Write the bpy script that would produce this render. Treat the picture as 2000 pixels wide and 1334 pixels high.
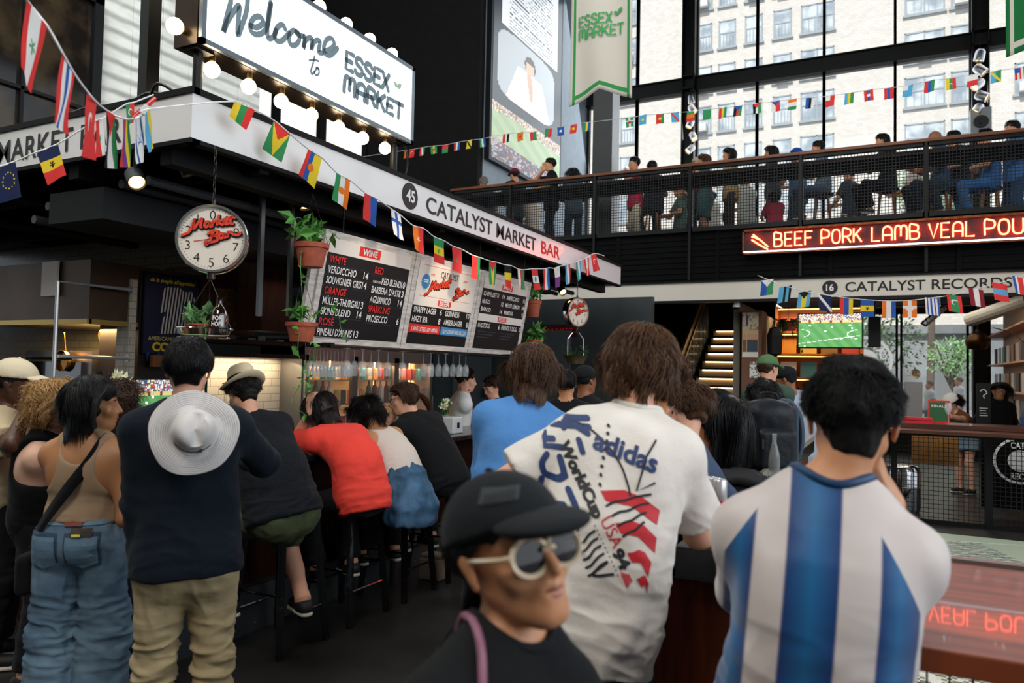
import bpy, bmesh, math, random
import numpy as np
from math import sin, cos, pi, radians, sqrt, atan2
from mathutils import Vector, Matrix
from mathutils.bvhtree import BVHTree
for _o in list(bpy.data.objects): bpy.data.objects.remove(_o)
SC = bpy.context.scene
COL = SC.collection
random.seed(7); RNG = np.random.default_rng(7)
# ---------------------------------------------------------------- camera
FPX, CAMH = 1472.0, 1.65
YAW, PITCH, ROLL = radians(26.9), radians(2.25), radians(1.18)
_f = np.array([-sin(YAW)*cos(PITCH), cos(YAW)*cos(PITCH), sin(PITCH)])
_r0 = np.array([cos(YAW), sin(YAW), 0.0]); _u0 = np.cross(_r0, _f)
_r = _r0*cos(ROLL)+_u0*sin(ROLL); _u = -_r0*sin(ROLL)+_u0*cos(ROLL)
CAM = np.array([0.0, 0.0, CAMH])
cd = bpy.data.cameras.new('camera'); cam = bpy.data.objects.new('camera', cd); COL.objects.link(cam)
M = Matrix(((_r[0], _u[0], -_f[0], 0), (_r[1], _u[1], -_f[1], 0), (_r[2], _u[2], -_f[2], CAMH), (0, 0, 0, 1)))
cam.matrix_world = M
cd.sensor_width = 36; cd.lens = 36*FPX/2000.0; cd.clip_end = 300; cd.clip_start = 0.02
cd.dof.use_dof = True; cd.dof.focus_distance = 5.5; cd.dof.aperture_fstop = 2.8
SC.camera = cam
def ray(x, y): return _f+_r*((x-1000)/FPX)-_u*((y-667)/FPX)
def onX(x, y, X): d = ray(x, y); return CAM+d*(X/d[0])
def onY(x, y, Y): d = ray(x, y); return CAM+d*(Y/d[1])
def onZ(x, y, Z): d = ray(x, y); return CAM+d*((Z-CAMH)/d[2])
def at(x, y, D): return CAM+ray(x, y)*D
# ---------------------------------------------------------------- world, sun, exposure
W = bpy.data.worlds.new('world'); SC.world = W; W.use_nodes = True
_bg = W.node_tree.nodes['Background']; _bg.inputs[0].default_value = (0.80, 0.90, 1.0, 1); _bg.inputs[1].default_value = 1.0
SC.view_settings.view_transform = 'Standard'; SC.view_settings.look = 'None'
SC.view_settings.exposure = 0.0; SC.view_settings.gamma = 1.0; SC.view_settings.use_curve_mapping = False
SC.cycles.max_bounces = 7; SC.cycles.diffuse_bounces = 3; SC.cycles.glossy_bounces = 3; SC.cycles.transparent_max_bounces = 12
SC.cycles.sample_clamp_indirect = 4.0; SC.cycles.caustics_reflective = False; SC.cycles.caustics_refractive = False
def light(name, typ, loc, power, color=(1, 1, 1), size=0.1, rot=None, target=None, sy=None, spot=None):
    L = bpy.data.lights.new(name, typ); L.energy = power; L.color = color
    o = bpy.data.objects.new(name, L); COL.objects.link(o); o.location = loc
    if typ == 'AREA':
        L.size = size
        if sy: L.shape = 'RECTANGLE'; L.size_y = sy
    elif typ == 'SUN': L.angle = radians(size)
    else: L.shadow_soft_size = size
    if spot: L.spot_size = radians(spot[0]); L.spot_blend = spot[1]
    if target is not None: o.rotation_euler = (Vector(target)-Vector(loc)).to_track_quat('-Z', 'Y').to_euler()
    elif rot: o.rotation_euler = rot
    return o
light('sun', 'SUN', (0, -30, 40), 5.6, (1.0, 0.98, 0.94), 1.5, target=(5, 10, 0))
# daylight from the glazed facade, and fill lights added to brighten the hall
light('side_fill', 'AREA', (7.2, 3.0, 4.6), 520, (0.86, 0.93, 1.0), 9.0, target=(-2.0, 4.0, 1.0), sy=5.0)  # added area light filling from the right, no glazing stands there
light('daylight_facade', 'AREA', (-2.0, 18.7, 7.8), 700, (0.86, 0.94, 1.0), 13.0, target=(-2.0, 6.0, 2.5), sy=7.0)
light('hall_fill', 'AREA', (-0.8, -2.2, 7.5), 290, (1.0, 0.95, 0.89), 2.5, target=(-2.0, 3.0, 0.6))  # unseen fill added behind the camera to light backs and floor
light('left_wall_fill', 'AREA', (-5.5, 2.0, 10.5), 750, (0.92, 0.97, 1.0), 5.0, target=(-9.0, 4.5, 5.5))  # added fill that lifts the white tiled wall, no window behind it
light('balcony_fill', 'AREA', (-1.0, 6.5, 9.5), 160, (1.0, 0.97, 0.92), 3.0, target=(-1.5, 12.8, 4.6))  # out-of-view fill added to bring up the people on the balcony
light('bar_corner_fill', 'SPOT', (-3.9, 1.6, 3.6), 24, (1.0, 0.8, 0.55), .06, target=(-4.1, 2.6, 1.4), spot=(70, .9))  # warm spot added for the group at the bar corner, no fixture
# ---------------------------------------------------------------- materials
def lin(c):
    if isinstance(c, str):
        c = c.lstrip('#'); c = tuple(int(c[i:i+2], 16)/255 for i in (0, 2, 4))
    return tuple((v/12.92 if v <= 0.04045 else ((v+0.055)/1.055)**2.4) for v in c)
_MATS = {}
def mat(name, col='808080', rough=0.6, metal=0.0, emit=0.0, bump=0.0, bscale=60.0, var=0.0, vscale=8.0, col2=None, spec=0.5, sheen=0.0,
        coat=0.0, alpha=1.0, trans=0.0, ior=1.45, stretch=(1, 1, 1), sss=0.0, attr=None, edge=(0.42, 0.58), detail=4.0, bdist=0.01):
    if name in _MATS: return _MATS[name]
    m = bpy.data.materials.new(name); m.use_nodes = True; nt = m.node_tree; N = nt.nodes; L = nt.links
    b = N['Principled BSDF']; c = lin(col)+(1,)
    b.inputs['Base Color'].default_value = c; b.inputs['Roughness'].default_value = rough; b.inputs['Metallic'].default_value = metal
    b.inputs['Specular IOR Level'].default_value = spec; b.inputs['IOR'].default_value = ior
    b.inputs['Sheen Weight'].default_value = sheen; b.inputs['Coat Weight'].default_value = coat
    b.inputs['Alpha'].default_value = alpha; b.inputs['Transmission Weight'].default_value = trans
    if sss: b.inputs['Subsurface Weight'].default_value = sss; b.inputs['Subsurface Radius'].default_value = (1, .35, .2); b.inputs['Subsurface Scale'].default_value = .01
    if emit: b.inputs['Emission Color'].default_value = c; b.inputs['Emission Strength'].default_value = emit
    csock = None
    if attr:
        a = N.new('ShaderNodeAttribute'); a.attribute_name = attr; csock = a.outputs['Color']
        L.new(csock, b.inputs['Base Color'])
        if emit: L.new(csock, b.inputs['Emission Color'])
    if bump or var:
        tc = N.new('ShaderNodeTexCoord'); mp = N.new('ShaderNodeMapping'); L.new(tc.outputs['Object'], mp.inputs[0]); mp.inputs['Scale'].default_value = stretch
    if var:
        n = N.new('ShaderNodeTexNoise'); n.inputs['Scale'].default_value = vscale; n.inputs['Detail'].default_value = detail; L.new(mp.outputs[0], n.inputs['Vector'])
        rp = N.new('ShaderNodeMapRange'); rp.inputs[1].default_value = edge[0]; rp.inputs[2].default_value = edge[1]; L.new(n.outputs[0], rp.inputs[0])
        mx = N.new('ShaderNodeMix'); mx.data_type = 'RGBA'; L.new(rp.outputs[0], mx.inputs[0])
        c2 = lin(col2)+(1,) if col2 else tuple(v*(1-var) for v in c[:3])+(1,)
        if csock: L.new(csock, mx.inputs[6])
        else: mx.inputs[6].default_value = c
        mx.inputs[7].default_value = c2; L.new(mx.outputs[2], b.inputs['Base Color'])
        if emit: L.new(mx.outputs[2], b.inputs['Emission Color'])
    if bump:
        n2 = N.new('ShaderNodeTexNoise'); n2.inputs['Scale'].default_value = bscale; n2.inputs['Detail'].default_value = 5; L.new(mp.outputs[0], n2.inputs['Vector'])
        bp = N.new('ShaderNodeBump'); bp.inputs['Strength'].default_value = bump; bp.inputs['Distance'].default_value = bdist; L.new(n2.outputs[0], bp.inputs['Height']); L.new(bp.outputs[0], b.inputs['Normal'])
    _MATS[name] = m; return m
def E_(name, col, s): return mat(name, col, emit=s, rough=0.5)
# ---------------------------------------------------------------- object helpers
def link(name, me, m=None, parent=None, loc=None, smooth=False):
    if m is not None and len(me.materials) == 0:
        for mm in (m if isinstance(m, (list, tuple)) else [m]): me.materials.append(mm)
    if smooth: me.polygons.foreach_set('use_smooth', [True]*len(me.polygons))
    o = bpy.data.objects.new(name, me); COL.objects.link(o)
    if parent is not None: o.parent = parent
    if loc is not None: o.location = loc
    return o
def tag(o, label=None, cat=None, group=None, kind=None):
    if label: o['label'] = label
    if cat: o['category'] = cat
    if group: o['group'] = group
    if kind: o['kind'] = kind
    return o
def empty(name, loc, label=None, cat=None, group=None, rz=0):
    o = bpy.data.objects.new(name, None); COL.objects.link(o); o.location = loc; o.rotation_euler = (0, 0, rz); o.empty_display_size = .1
    return tag(o, label, cat, group)
def copy_tree(o, parent=None):
    c = o.copy(); COL.objects.link(c); c.parent = parent
    for ch in list(o.children): copy_tree(ch, c)
    return c
def npmesh(name, V, F, midx=None):
    V = np.asarray(V, np.float32); me = bpy.data.meshes.new(name)
    F = np.asarray(F, np.int32); n, k = F.shape
    me.vertices.add(len(V)); me.vertices.foreach_set('co', V.ravel())
    me.loops.add(n*k); me.loops.foreach_set('vertex_index', F.ravel())
    me.polygons.add(n); me.polygons.foreach_set('loop_start', np.arange(0, n*k, k, dtype=np.int32))
    if midx is not None: me.polygons.foreach_set('material_index', np.asarray(midx, np.int32))
    me.update(calc_edges=True); me.validate(); return me
class MB:
    """collects simple solids and links them as one mesh"""
    def __init__(s): s.V = []; s.F = []; s.I = []; s.cur = 0
    def add(s, V, F):
        o = len(s.V); s.V += [tuple(v) for v in V]; s.F += [tuple(i+o for i in f) for f in F]; s.I += [s.cur]*len(F); return s
    def mi(s, i): s.cur = i; return s
    def box(s, c, d, R=None):
        c = np.array(c, float); h = np.array(d, float)/2
        P = np.array([(x, y, z) for x in (-1, 1) for y in (-1, 1) for z in (-1, 1)])*h
        if R is not None: P = P@np.array(R).T
        return s.add(P+c, [(0, 1, 3, 2), (4, 6, 7, 5), (0, 4, 5, 1), (2, 3, 7, 6), (0, 2, 6, 4), (1, 5, 7, 3)])
    def bb(s, x0, x1, y0, y1, z0, z1): return s.box(((x0+x1)/2, (y0+y1)/2, (z0+z1)/2), (abs(x1-x0), abs(y1-y0), abs(z1-z0)))
    def bar(s, a, b, w, h=None, up=(0, 0, 1)):
        a = np.array(a, float); b = np.array(b, float); d = b-a; L = np.linalg.norm(d); d /= L
        u = np.array(up, float)
        if abs(d@u) > .98: u = np.array((1., 0, 0))
        x = np.cross(d, u); x /= np.linalg.norm(x); z = np.cross(x, d)
        return s.box((a+b)/2, (w, L, h or w), np.array([x, d, z]).T)
    def tube(s, pts, r, n=8, cap=True):
        pts = np.array(pts, float); m = len(pts); rs = np.full(m, r) if np.isscalar(r) else np.array(r)
        T = np.gradient(pts, axis=0) if m > 2 else np.array([pts[1]-pts[0]]*2); T /= np.linalg.norm(T, axis=1)[:, None]+1e-9
        u = np.array((0, 0, 1.)) if abs(T[0][2]) < .9 else np.array((1., 0, 0)); V = []
        for i in range(m):
            x = np.cross(T[i], u); x /= np.linalg.norm(x)+1e-9; u = np.cross(x, T[i])
            for j in range(n):
                a = 2*pi*j/n; V.append(pts[i]+rs[i]*(cos(a)*x+sin(a)*u))
        F = [(i*n+j, i*n+(j+1) % n, (i+1)*n+(j+1) % n, (i+1)*n+j) for i in range(m-1) for j in range(n)]
        if cap: F += [tuple(range(n))[::-1], tuple(range((m-1)*n, m*n))]
        return s.add(V, F)
    def lathe(s, prof, c=(0, 0, 0), n=20, R=None, sx=1, sy=1):
        V = []; c = np.array(c, float)
        for r, z in prof:
            for j in range(n):
                a = 2*pi*j/n; V.append((r*cos(a)*sx, r*sin(a)*sy, z))
        V = np.array(V)
        if R is not None: V = V@np.array(R).T
        F = [(i*n+j, i*n+(j+1) % n, (i+1)*n+(j+1) % n, (i+1)*n+j) for i in range(len(prof)-1) for j in range(n)]
        if prof[0][0] > 1e-5: F.append(tuple(range(n))[::-1])
        if prof[-1][0] > 1e-5: F.append(tuple(range((len(prof)-1)*n, len(prof)*n)))
        return s.add(V+c, F)
    def quad(s, *P): return s.add(P, [tuple(range(len(P)))])
    def build(s, name, m=None, parent=None, loc=None, smooth=False, bevel=0, org=None):
        me = bpy.data.meshes.new(name); V = s.V
        if org is not None: V = [(a-org[0], b-org[1], c-org[2]) for a, b, c in V]; loc = org if loc is None else loc
        me.from_pydata(V, [], s.F)
        if max(s.I, default=0) > 0: me.polygons.foreach_set('material_index', s.I)
        me.update(); o = link(name, me, m, parent, loc, smooth)
        if smooth and not bevel:
            try: me.set_sharp_from_angle(angle=radians(45))
            except Exception: pass
        if bevel:
            b = o.modifiers.new('bevel', 'BEVEL'); b.width = bevel; b.segments = 2; b.limit_method = 'ANGLE'
        return o
def struct(name, mb, m, **k): o = mb.build(name, m, **k); o['kind'] = 'structure'; return o
def thing(name, mb, m, label, cat, group=None, **k): return tag(mb.build(name, m, **k), label, cat, group)
def Rz(a): return np.array([[cos(a), -sin(a), 0], [sin(a), cos(a), 0], [0, 0, 1.]])
def Rx(a): return np.array([[1., 0, 0], [0, cos(a), -sin(a)], [0, sin(a), cos(a)]])
def Ry(a): return np.array([[cos(a), 0, sin(a)], [0, 1., 0], [-sin(a), 0, cos(a)]])
RY90 = Ry(pi/2)
# ---------------------------------------------------------------- text and stroke lettering
def text_mesh(txt, size=1.0, sx=1.0, weight=0.0, align='CENTER', depth=0.0, spacing=1.0):
    """returns (V, polys) in the x/y plane, cap height about 0.73*size"""
    cu = bpy.data.curves.new('t', 'FONT'); cu.body = txt; cu.size = size; cu.offset = weight; cu.align_x = align; cu.align_y = 'BOTTOM_BASELINE'
    cu.extrude = depth; cu.space_character = spacing; cu.resolution_u = 4
    o = bpy.data.objects.new('t', cu); me = o.to_mesh()
    V = np.array([v.co[:] for v in me.vertices]) if len(me.vertices) else np.zeros((0, 3)); F = [tuple(p.vertices) for p in me.polygons]
    o.to_mesh_clear(); bpy.data.objects.remove(o); bpy.data.curves.remove(cu)
    if len(V): V[:, 0] *= sx
    return V, F
def text_fit(txt, w, h, weight=0.0, depth=0.0, align='CENTER'):
    """text scaled to cap height h and total width w (w None keeps proportion)"""
    V, F = text_mesh(txt, 1.0, 1.0, weight, 'LEFT', depth)
    cap = text_mesh('H')[0][:, 1].max(); V[:, 1] *= h/cap
    if depth: V[:, 2] = np.sign(V[:, 2])*depth
    x0, x1 = V[:, 0].min(), V[:, 0].max(); V[:, 0] -= x0; k = (w/(x1-x0)) if w else h/cap; V[:, 0] *= k
    if align == 'CENTER': V[:, 0] -= (x1-x0)*k/2
    elif align == 'RIGHT': V[:, 0] -= (x1-x0)*k
    return V, F
def put(mb, VF, origin, xd, yd, off=0.0):
    V, F = VF; xd = np.array(xd, float); yd = np.array(yd, float); n = np.cross(xd, yd); n /= np.linalg.norm(n)
    mb.add(np.array(origin)+V[:, :1]*xd+V[:, 1:2]*yd+(V[:, 2:3]+off)*n, F); return mb
def smoothpath(P, n=6):
    P = np.array(P, float)
    if len(P) < 3: return P
    Q = np.vstack([2*P[0]-P[1], P, 2*P[-1]-P[-2]]); out = []
    for i in range(1, len(Q)-2):
        for t in np.linspace(0, 1, n, endpoint=False):
            a, b, c, d = Q[i-1:i+3]; out.append(.5*((2*b)+(-a+c)*t+(2*a-5*b+4*c-d)*t*t+(-a+3*b-3*c+d)*t**3))
    out.append(P[-1]); return np.array(out)
def ribbon(paths, w, smooth=True, z=0.0, wf=None, th=0.0):
    """flat strokes of width w along 2-D paths, round ends -> (V, F)"""
    V = []; F = []
    for k, P in enumerate(paths):
        P = smoothpath(P) if smooth else np.array(P, float)
        T = np.gradient(P, axis=0); T /= np.linalg.norm(T, axis=1)[:, None]+1e-9; Nn = np.stack([-T[:, 1], T[:, 0]], 1)
        ww = np.full(len(P), w/2) if wf is None else w/2*wf(np.linspace(0, 1, len(P)))
        L = P+Nn*ww[:, None]; R = P-Nn*ww[:, None]; o = len(V)
        for i in range(len(P)): V += [(L[i][0], L[i][1], z), (R[i][0], R[i][1], z)]
        F += [(o+2*i, o+2*i+1, o+2*i+3, o+2*i+2) for i in range(len(P)-1)]
        for e, idx in ((0, 0), (1, len(P)-1)):
            c = P[idx]; a0 = atan2(T[idx][1], T[idx][0])+(pi if e == 0 else 0); o = len(V)
            V += [(c[0]+ww[idx]*cos(a0+a), c[1]+ww[idx]*sin(a0+a), z) for a in np.linspace(-pi/2, pi/2, 7)]
            F.append(tuple(range(o, o+7)))
    return np.array(V), F
# rounded upper-case strokes on a 0.6 x 1 cell
SF = {'A': [[(0, 0), (0, .62), (.06, .88), (.28, 1), (.5, .88), (.56, .62), (.56, 0)], [(0, .38), (.56, .38)]],
 'B': [[(0, 0), (0, 1), (.3, 1), (.47, .93), (.5, .76), (.46, .6), (.3, .54), (0, .54)], [(.3, .54), (.5, .47), (.56, .27), (.5, .07), (.3, 0), (0, 0)]],
 'C': [[(.55, .82), (.45, .97), (.28, 1), (.08, .92), (0, .7), (0, .3), (.08, .08), (.28, 0), (.45, .03), (.55, .18)]],
 'E': [[(.5, 1), (0, 1), (0, 0), (.5, 0)], [(0, .52), (.42, .52)]], 'F': [[(.5, 1), (0, 1), (0, 0)], [(0, .52), (.42, .52)]],
 'K': [[(0, 0), (0, 1)], [(.52, 1), (.02, .45)], [(.17, .6), (.56, 0)]], 'L': [[(0, 1), (0, 0), (.5, 0)]],
 'M': [[(0, 0), (0, .7), (.05, .93), (.18, 1), (.31, .93), (.36, .7), (.36, .25)], [(.36, .7), (.41, .93), (.54, 1), (.67, .93), (.72, .7), (.72, 0)]],
 'O': [[(.29, 1), (.08, .9), (0, .5), (.08, .1), (.29, 0), (.5, .1), (.58, .5), (.5, .9), (.29, 1)]],
 'P': [[(0, 0), (0, 1), (.3, 1), (.5, .92), (.56, .72), (.5, .52), (.3, .44), (0, .44)]],
 'R': [[(0, 0), (0, 1), (.3, 1), (.5, .92), (.56, .72), (.5, .54), (.3, .46), (0, .46)], [(.28, .46), (.56, 0)]],
 'S': [[(.52, .84), (.42, .97), (.26, 1), (.08, .93), (.02, .76), (.1, .6), (.28, .52), (.46, .43), (.54, .26), (.46, .07), (.27, 0), (.1, .04), (0, .18)]],
 'T': [[(0, 1), (.56, 1)], [(.28, 1), (.28, 0)]], 'U': [[(0, 1), (0, .3), (.08, .07), (.28, 0), (.48, .07), (.56, .3), (.56, 1)]],
 'V': [[(0, 1), (.28, 0), (.56, 1)]], 'X': [[(0, 1), (.52, 0)], [(.52, 1), (0, 0)]], 'Y': [[(0, 1), (.28, .5), (.56, 1)], [(.28, .5), (.28, 0)]]}
def strokes(txt, h, adv=None, cond=1.0, gap=.2):
    x = 0; out = []
    for ch in txt:
        if ch == ' ': x += .5*h*cond; continue
        P = SF[ch]; wd = max(p[0] for s in P for p in s)
        for s_ in P:
            pp = np.array(s_)*[h*cond, h]+[x, 0]
            if ch not in 'EFKLTVXY' and not (ch == 'A' and len(s_) == 2): pp = smoothpath(pp, 4)
            out.append(pp)
        x += (wd+gap)*h*cond
    return out, x-gap*h*cond
# leaf sprig of the market mark
SPRIG = [[(0, 0), (.02, .25), (.1, .45)]]
def leaf(c, L, wd, ang, n=8):
    t = np.linspace(0, 1, n); up = np.stack([t*L, wd*np.sin(pi*t**.8)], 1); dn = np.stack([t[::-1]*L, -wd*np.sin(pi*t[::-1]**.8)], 1)
    P = np.vstack([up, dn[1:-1]]); R = np.array([[cos(ang), -sin(ang)], [sin(ang), cos(ang)]]); P = P@R.T+c
    return np.column_stack([P, np.zeros(len(P))]), [tuple(range(len(P)))]
# ================================================================ implicit modelling for figures
def unit(v): v = np.array(v, float); return v/(np.linalg.norm(v)+1e-9)
def nz(P, f, seed=0, o=2):
    """cheap smooth noise in about -1..1"""
    r = np.random.default_rng(seed); out = np.zeros(len(P)); a = 1.0; tot = 0
    for k in range(o):
        D = r.normal(size=(5, 3)); D /= np.linalg.norm(D, axis=1)[:, None]; ph = r.uniform(0, 6.28, 5)
        q = P*f; w = np.sin(q[:, [1, 2, 0]]*1.7+ph[:3])*.5; s = 0
        for i in range(5): s = s+np.sin((q+w)@D[i]*2.2+ph[i])
        out += a*s/3.0; tot += a; a *= .55; f *= 2.1
    return np.clip(out/tot, -1.3, 1.3)
class SDF:
    def __init__(s): s.P = []
    def _p(s, fn, lo, hi, op, k, pad=0.0): s.P.append((fn, np.array(lo)-k-pad, np.array(hi)+k+pad, op, k)); return s
    def cap(s, a, b, ra, rb=None, k=.03, op='u', R=None, sc=None, cut0=False, cut1=False):
        """tapered capsule; R rows + sc squash it across its own axes"""
        a = np.array(a, float); b = np.array(b, float); rb = ra if rb is None else rb; m = max(ra, rb)*(max(sc) if sc is not None else 1)
        def fn(p):
            if sc is not None:
                S = np.array(sc); A = (a@R.T)/S; B = (b@R.T)/S; q = (p@R.T)/S; ms = S.min()
            else: A, B, q, ms = a, b, p, 1.0
            d = B-A; pa = q-A; t = np.clip((pa@d)/(d@d+1e-12), 0, 1)
            r = np.linalg.norm(pa-t[..., None]*d, axis=-1)-(ra+(rb-ra)*t); r = r*ms
            if cut0 or cut1:
                e = unit(b-a)
                if cut1: r = np.maximum(r, (p-b)@e)
                if cut0: r = np.maximum(r, (a-p)@e)
            return r
        return s._p(fn, np.minimum(a, b)-m, np.maximum(a, b)+m, op, k)
    def ell(s, c, r, R=None, k=.03, op='u'):
        c = np.array(c, float); r = np.array(r, float); R = np.eye(3) if R is None else R; m = r.max()
        def fn(p):
            q = (p-c)@R.T; k0 = np.linalg.norm(q/r, axis=-1); k1 = np.linalg.norm(q/(r*r), axis=-1)+1e-9
            return k0*(k0-1)/k1
        return s._p(fn, c-m, c+m, op, k)
    def box(s, c, h, R=None, rd=.01, k=.02, op='u'):
        c = np.array(c, float); h = np.array(h, float); R = np.eye(3) if R is None else R; m = np.linalg.norm(h)+rd
        def fn(p):
            q = np.abs((p-c)@R.T)-h+rd; return np.linalg.norm(np.maximum(q, 0), axis=-1)+np.minimum(q.max(-1), 0)-rd
        return s._p(fn, c-m, c+m, op, k)
    def plane(s, o, n, op='i', k=.002):
        """keep the side the normal points away from"""
        o = np.array(o, float); n = unit(n); s.P.append((lambda p: (p-o)@n, None, None, op, k)); return s
    def mesh(s, h, crop=None):
        u = [q for q in s.P if q[3] == 'u']; lo = np.min([q[1] for q in u], 0)-2*h; hi = np.max([q[2] for q in u], 0)+2*h
        if crop is not None: lo = np.maximum(lo, crop[0]); hi = np.minimum(hi, crop[1])
        n = np.ceil((hi-lo)/h).astype(int)+1; D = np.full(n, 9.0, np.float32)
        ax = [lo[i]+h*np.arange(n[i]) for i in range(3)]
        for fn, a, b, op, k in s.P:
            if a is None: i0 = np.zeros(3, int); i1 = n
            else: i0 = np.clip(np.floor((a-lo)/h).astype(int)-1, 0, n); i1 = np.clip(np.ceil((b-lo)/h).astype(int)+2, 0, n)
            if np.any(i1 <= i0): continue
            sl = tuple(slice(i0[i], i1[i]) for i in range(3)); G = np.stack(np.meshgrid(*[ax[i][sl[i]] for i in range(3)], indexing='ij'), -1)
            d = fn(G); o = D[sl]
            if op == 'u':
                hh = np.clip(.5+.5*(d-o)/k, 0, 1); D[sl] = d*(1-hh)+o*hh-k*hh*(1-hh)
            elif op == 's':
                d = -d; hh = np.clip(.5-.5*(d-o)/k, 0, 1); D[sl] = d*(1-hh)+o*hh+k*hh*(1-hh)
            else: D[sl] = np.maximum(o, d)
        D[0] = D[-1] = 9; D[:, 0] = D[:, -1] = 9; D[:, :, 0] = D[:, :, -1] = 9
        I = D < 0; nn = n-1; cnt = np.zeros(nn, np.int8)
        for x in (0, 1):
            for y in (0, 1):
                for z in (0, 1): cnt += I[x:x+nn[0], y:y+nn[1], z:z+nn[2]]
        act = np.argwhere((cnt > 0) & (cnt < 8)); idx = np.full(nn, -1, np.int32); idx[tuple(act.T)] = np.arange(len(act))
        C = [(x, y, z) for x in (0, 1) for y in (0, 1) for z in (0, 1)]
        val = {c: D[act[:, 0]+c[0], act[:, 1]+c[1], act[:, 2]+c[2]] for c in C}
        acc = np.zeros((len(act), 3)); w = np.zeros(len(act))
        for c in C:
            for i in range(3):
                if c[i]: continue
                e = list(c); e[i] = 1; v0 = val[c]; v1 = val[tuple(e)]; m = (v0 < 0) != (v1 < 0)
                t = np.where(m, v0/(v0-v1+1e-12), 0); pt = np.array(c, float)[None]+np.eye(3)[i][None]*t[:, None]
                acc[m] += pt[m]; w[m] += 1
        V = lo+h*(act+acc/np.maximum(w, 1)[:, None]); F = []
        for i in range(3):
            j, k_ = (i+1) % 3, (i+2) % 3; a = [slice(None)]*3; b = [slice(None)]*3; a[i] = slice(0, -1); b[i] = slice(1, None)
            s0 = I[tuple(a)]; s1 = I[tuple(b)]; q = np.argwhere(s0 != s1); q = q[(q[:, j] > 0) & (q[:, k_] > 0) & (q[:, j] < n[j]-1) & (q[:, k_] < n[k_]-1)]
            if not len(q): continue
            ej = np.eye(3, dtype=int)[j]; ek = np.eye(3, dtype=int)[k_]
            Q = np.stack([idx[tuple((q-ej-ek).T)], idx[tuple((q-ek).T)], idx[tuple(q.T)], idx[tuple((q-ej).T)]], 1)
            flip = ~s0[tuple(q.T)]; Q[flip] = Q[flip][:, ::-1]; F.append(Q)
        F = np.vstack(F); F = F[(F >= 0).all(1)]; return V, F
def vnormals(V, F):
    n = np.cross(V[F[:, 2]]-V[F[:, 0]], V[F[:, 3]]-V[F[:, 1]]); N = np.zeros_like(V)
    for i in range(4): np.add.at(N, F[:, i], n)
    return N/(np.linalg.norm(N, axis=1)[:, None]+1e-12)
def relax(V, F, it=1, w=.5):
    for _ in range(it):
        A = np.zeros_like(V); c = np.zeros(len(V))
        for i in range(4):
            np.add.at(A, F[:, i], V[F[:, (i+1) % 4]]); np.add.at(c, F[:, i], 1)
        V = V*(1-w)+w*A/np.maximum(c, 1)[:, None]
    return V
def sdf_obj(name, S, h, m, parent, disp=None, it=1, crop=None):
    V, F = S.mesh(h, crop)
    V = relax(V, F, it)
    if disp is not None: V = V+vnormals(V, F)*disp(V)[:, None]
    o = link(name, npmesh(name, V, F), m, parent, smooth=True); return o, V, F
# ---------------------------------------------------------------- people
SKIN = {k: mat('skin_'+k, c, rough=.48, sss=.12, bump=.12, bscale=220, bdist=.002) for k, c in dict(light='d9a184', tan='c88c64', olive='a8744c', brown='94603f', dark='4f3022', pale='e3b49a').items()}
def ik(a, t, l1, l2, hint):
    a = np.array(a, float); t = np.array(t, float); d = t-a; D = np.linalg.norm(d)
    if D > (l1+l2)*.999: d = d/D*(l1+l2)*.999; t = a+d; D = (l1+l2)*.999
    u = d/D; x = (l1*l1-l2*l2+D*D)/(2*D); hh = sqrt(max(l1*l1-x*x, 0)); hn = np.array(hint, float); hn = unit(hn-(hn@u)*u)
    return a+u*x+hn*hh, t
def frame(z, fwd):
    z = unit(z); y = np.array(fwd, float); y = unit(y-(y@z)*z); x = np.cross(y, z); return np.array([x, y, z])
def hand(S, w, d, palm, curl, s, k=.012, spread=.0):
    """w wrist, d finger direction, palm normal (towards what is held), curl 0..1"""
    d = unit(d); n = unit(np.array(palm)-(np.array(palm)@d)*d); x = np.cross(d, n)
    S.cap(w, w+d*.03*s, .026*s, .03*s, k=.02, R=np.array([x, d, n]), sc=(1, 1, .75))
    S.box(w+d*.06*s, (.037*s, .042*s, .012*s), np.array([x, d, n]), .01*s, k=.015)
    for i, (off, L) in enumerate(((-.031, .062), (-.010, .074), (.011, .070), (.031, .054))):
        p = w+d*.095*s+x*off*s; dd = d+x*off*spread*10
        for j, f in enumerate((.46, .31, .23)):
            a = curl*(.7+.9*j); dj = unit(unit(dd)*cos(a)+n*sin(a)); q = p+dj*L*f*s*1.05
            S.cap(p, q, (.0092-.0009*j)*s, (.0085-.001*j)*s, k=.006); p = q
    return w, d, n, x
def thumb(S, w, d, n, x, sg, curl, s):
    p = w+d*.028*s-x*.028*s*sg; q = p+unit(d*.75-x*.75*sg+n*.35)*.045*s; r = q+unit(d*.95-x*.1*sg+n*(.3+curl*.5))*.034*s
    S.cap(p, q, .014*s, .0105*s, k=.014).cap(q, r, .0105*s, .0085*s, k=.006)
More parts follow.
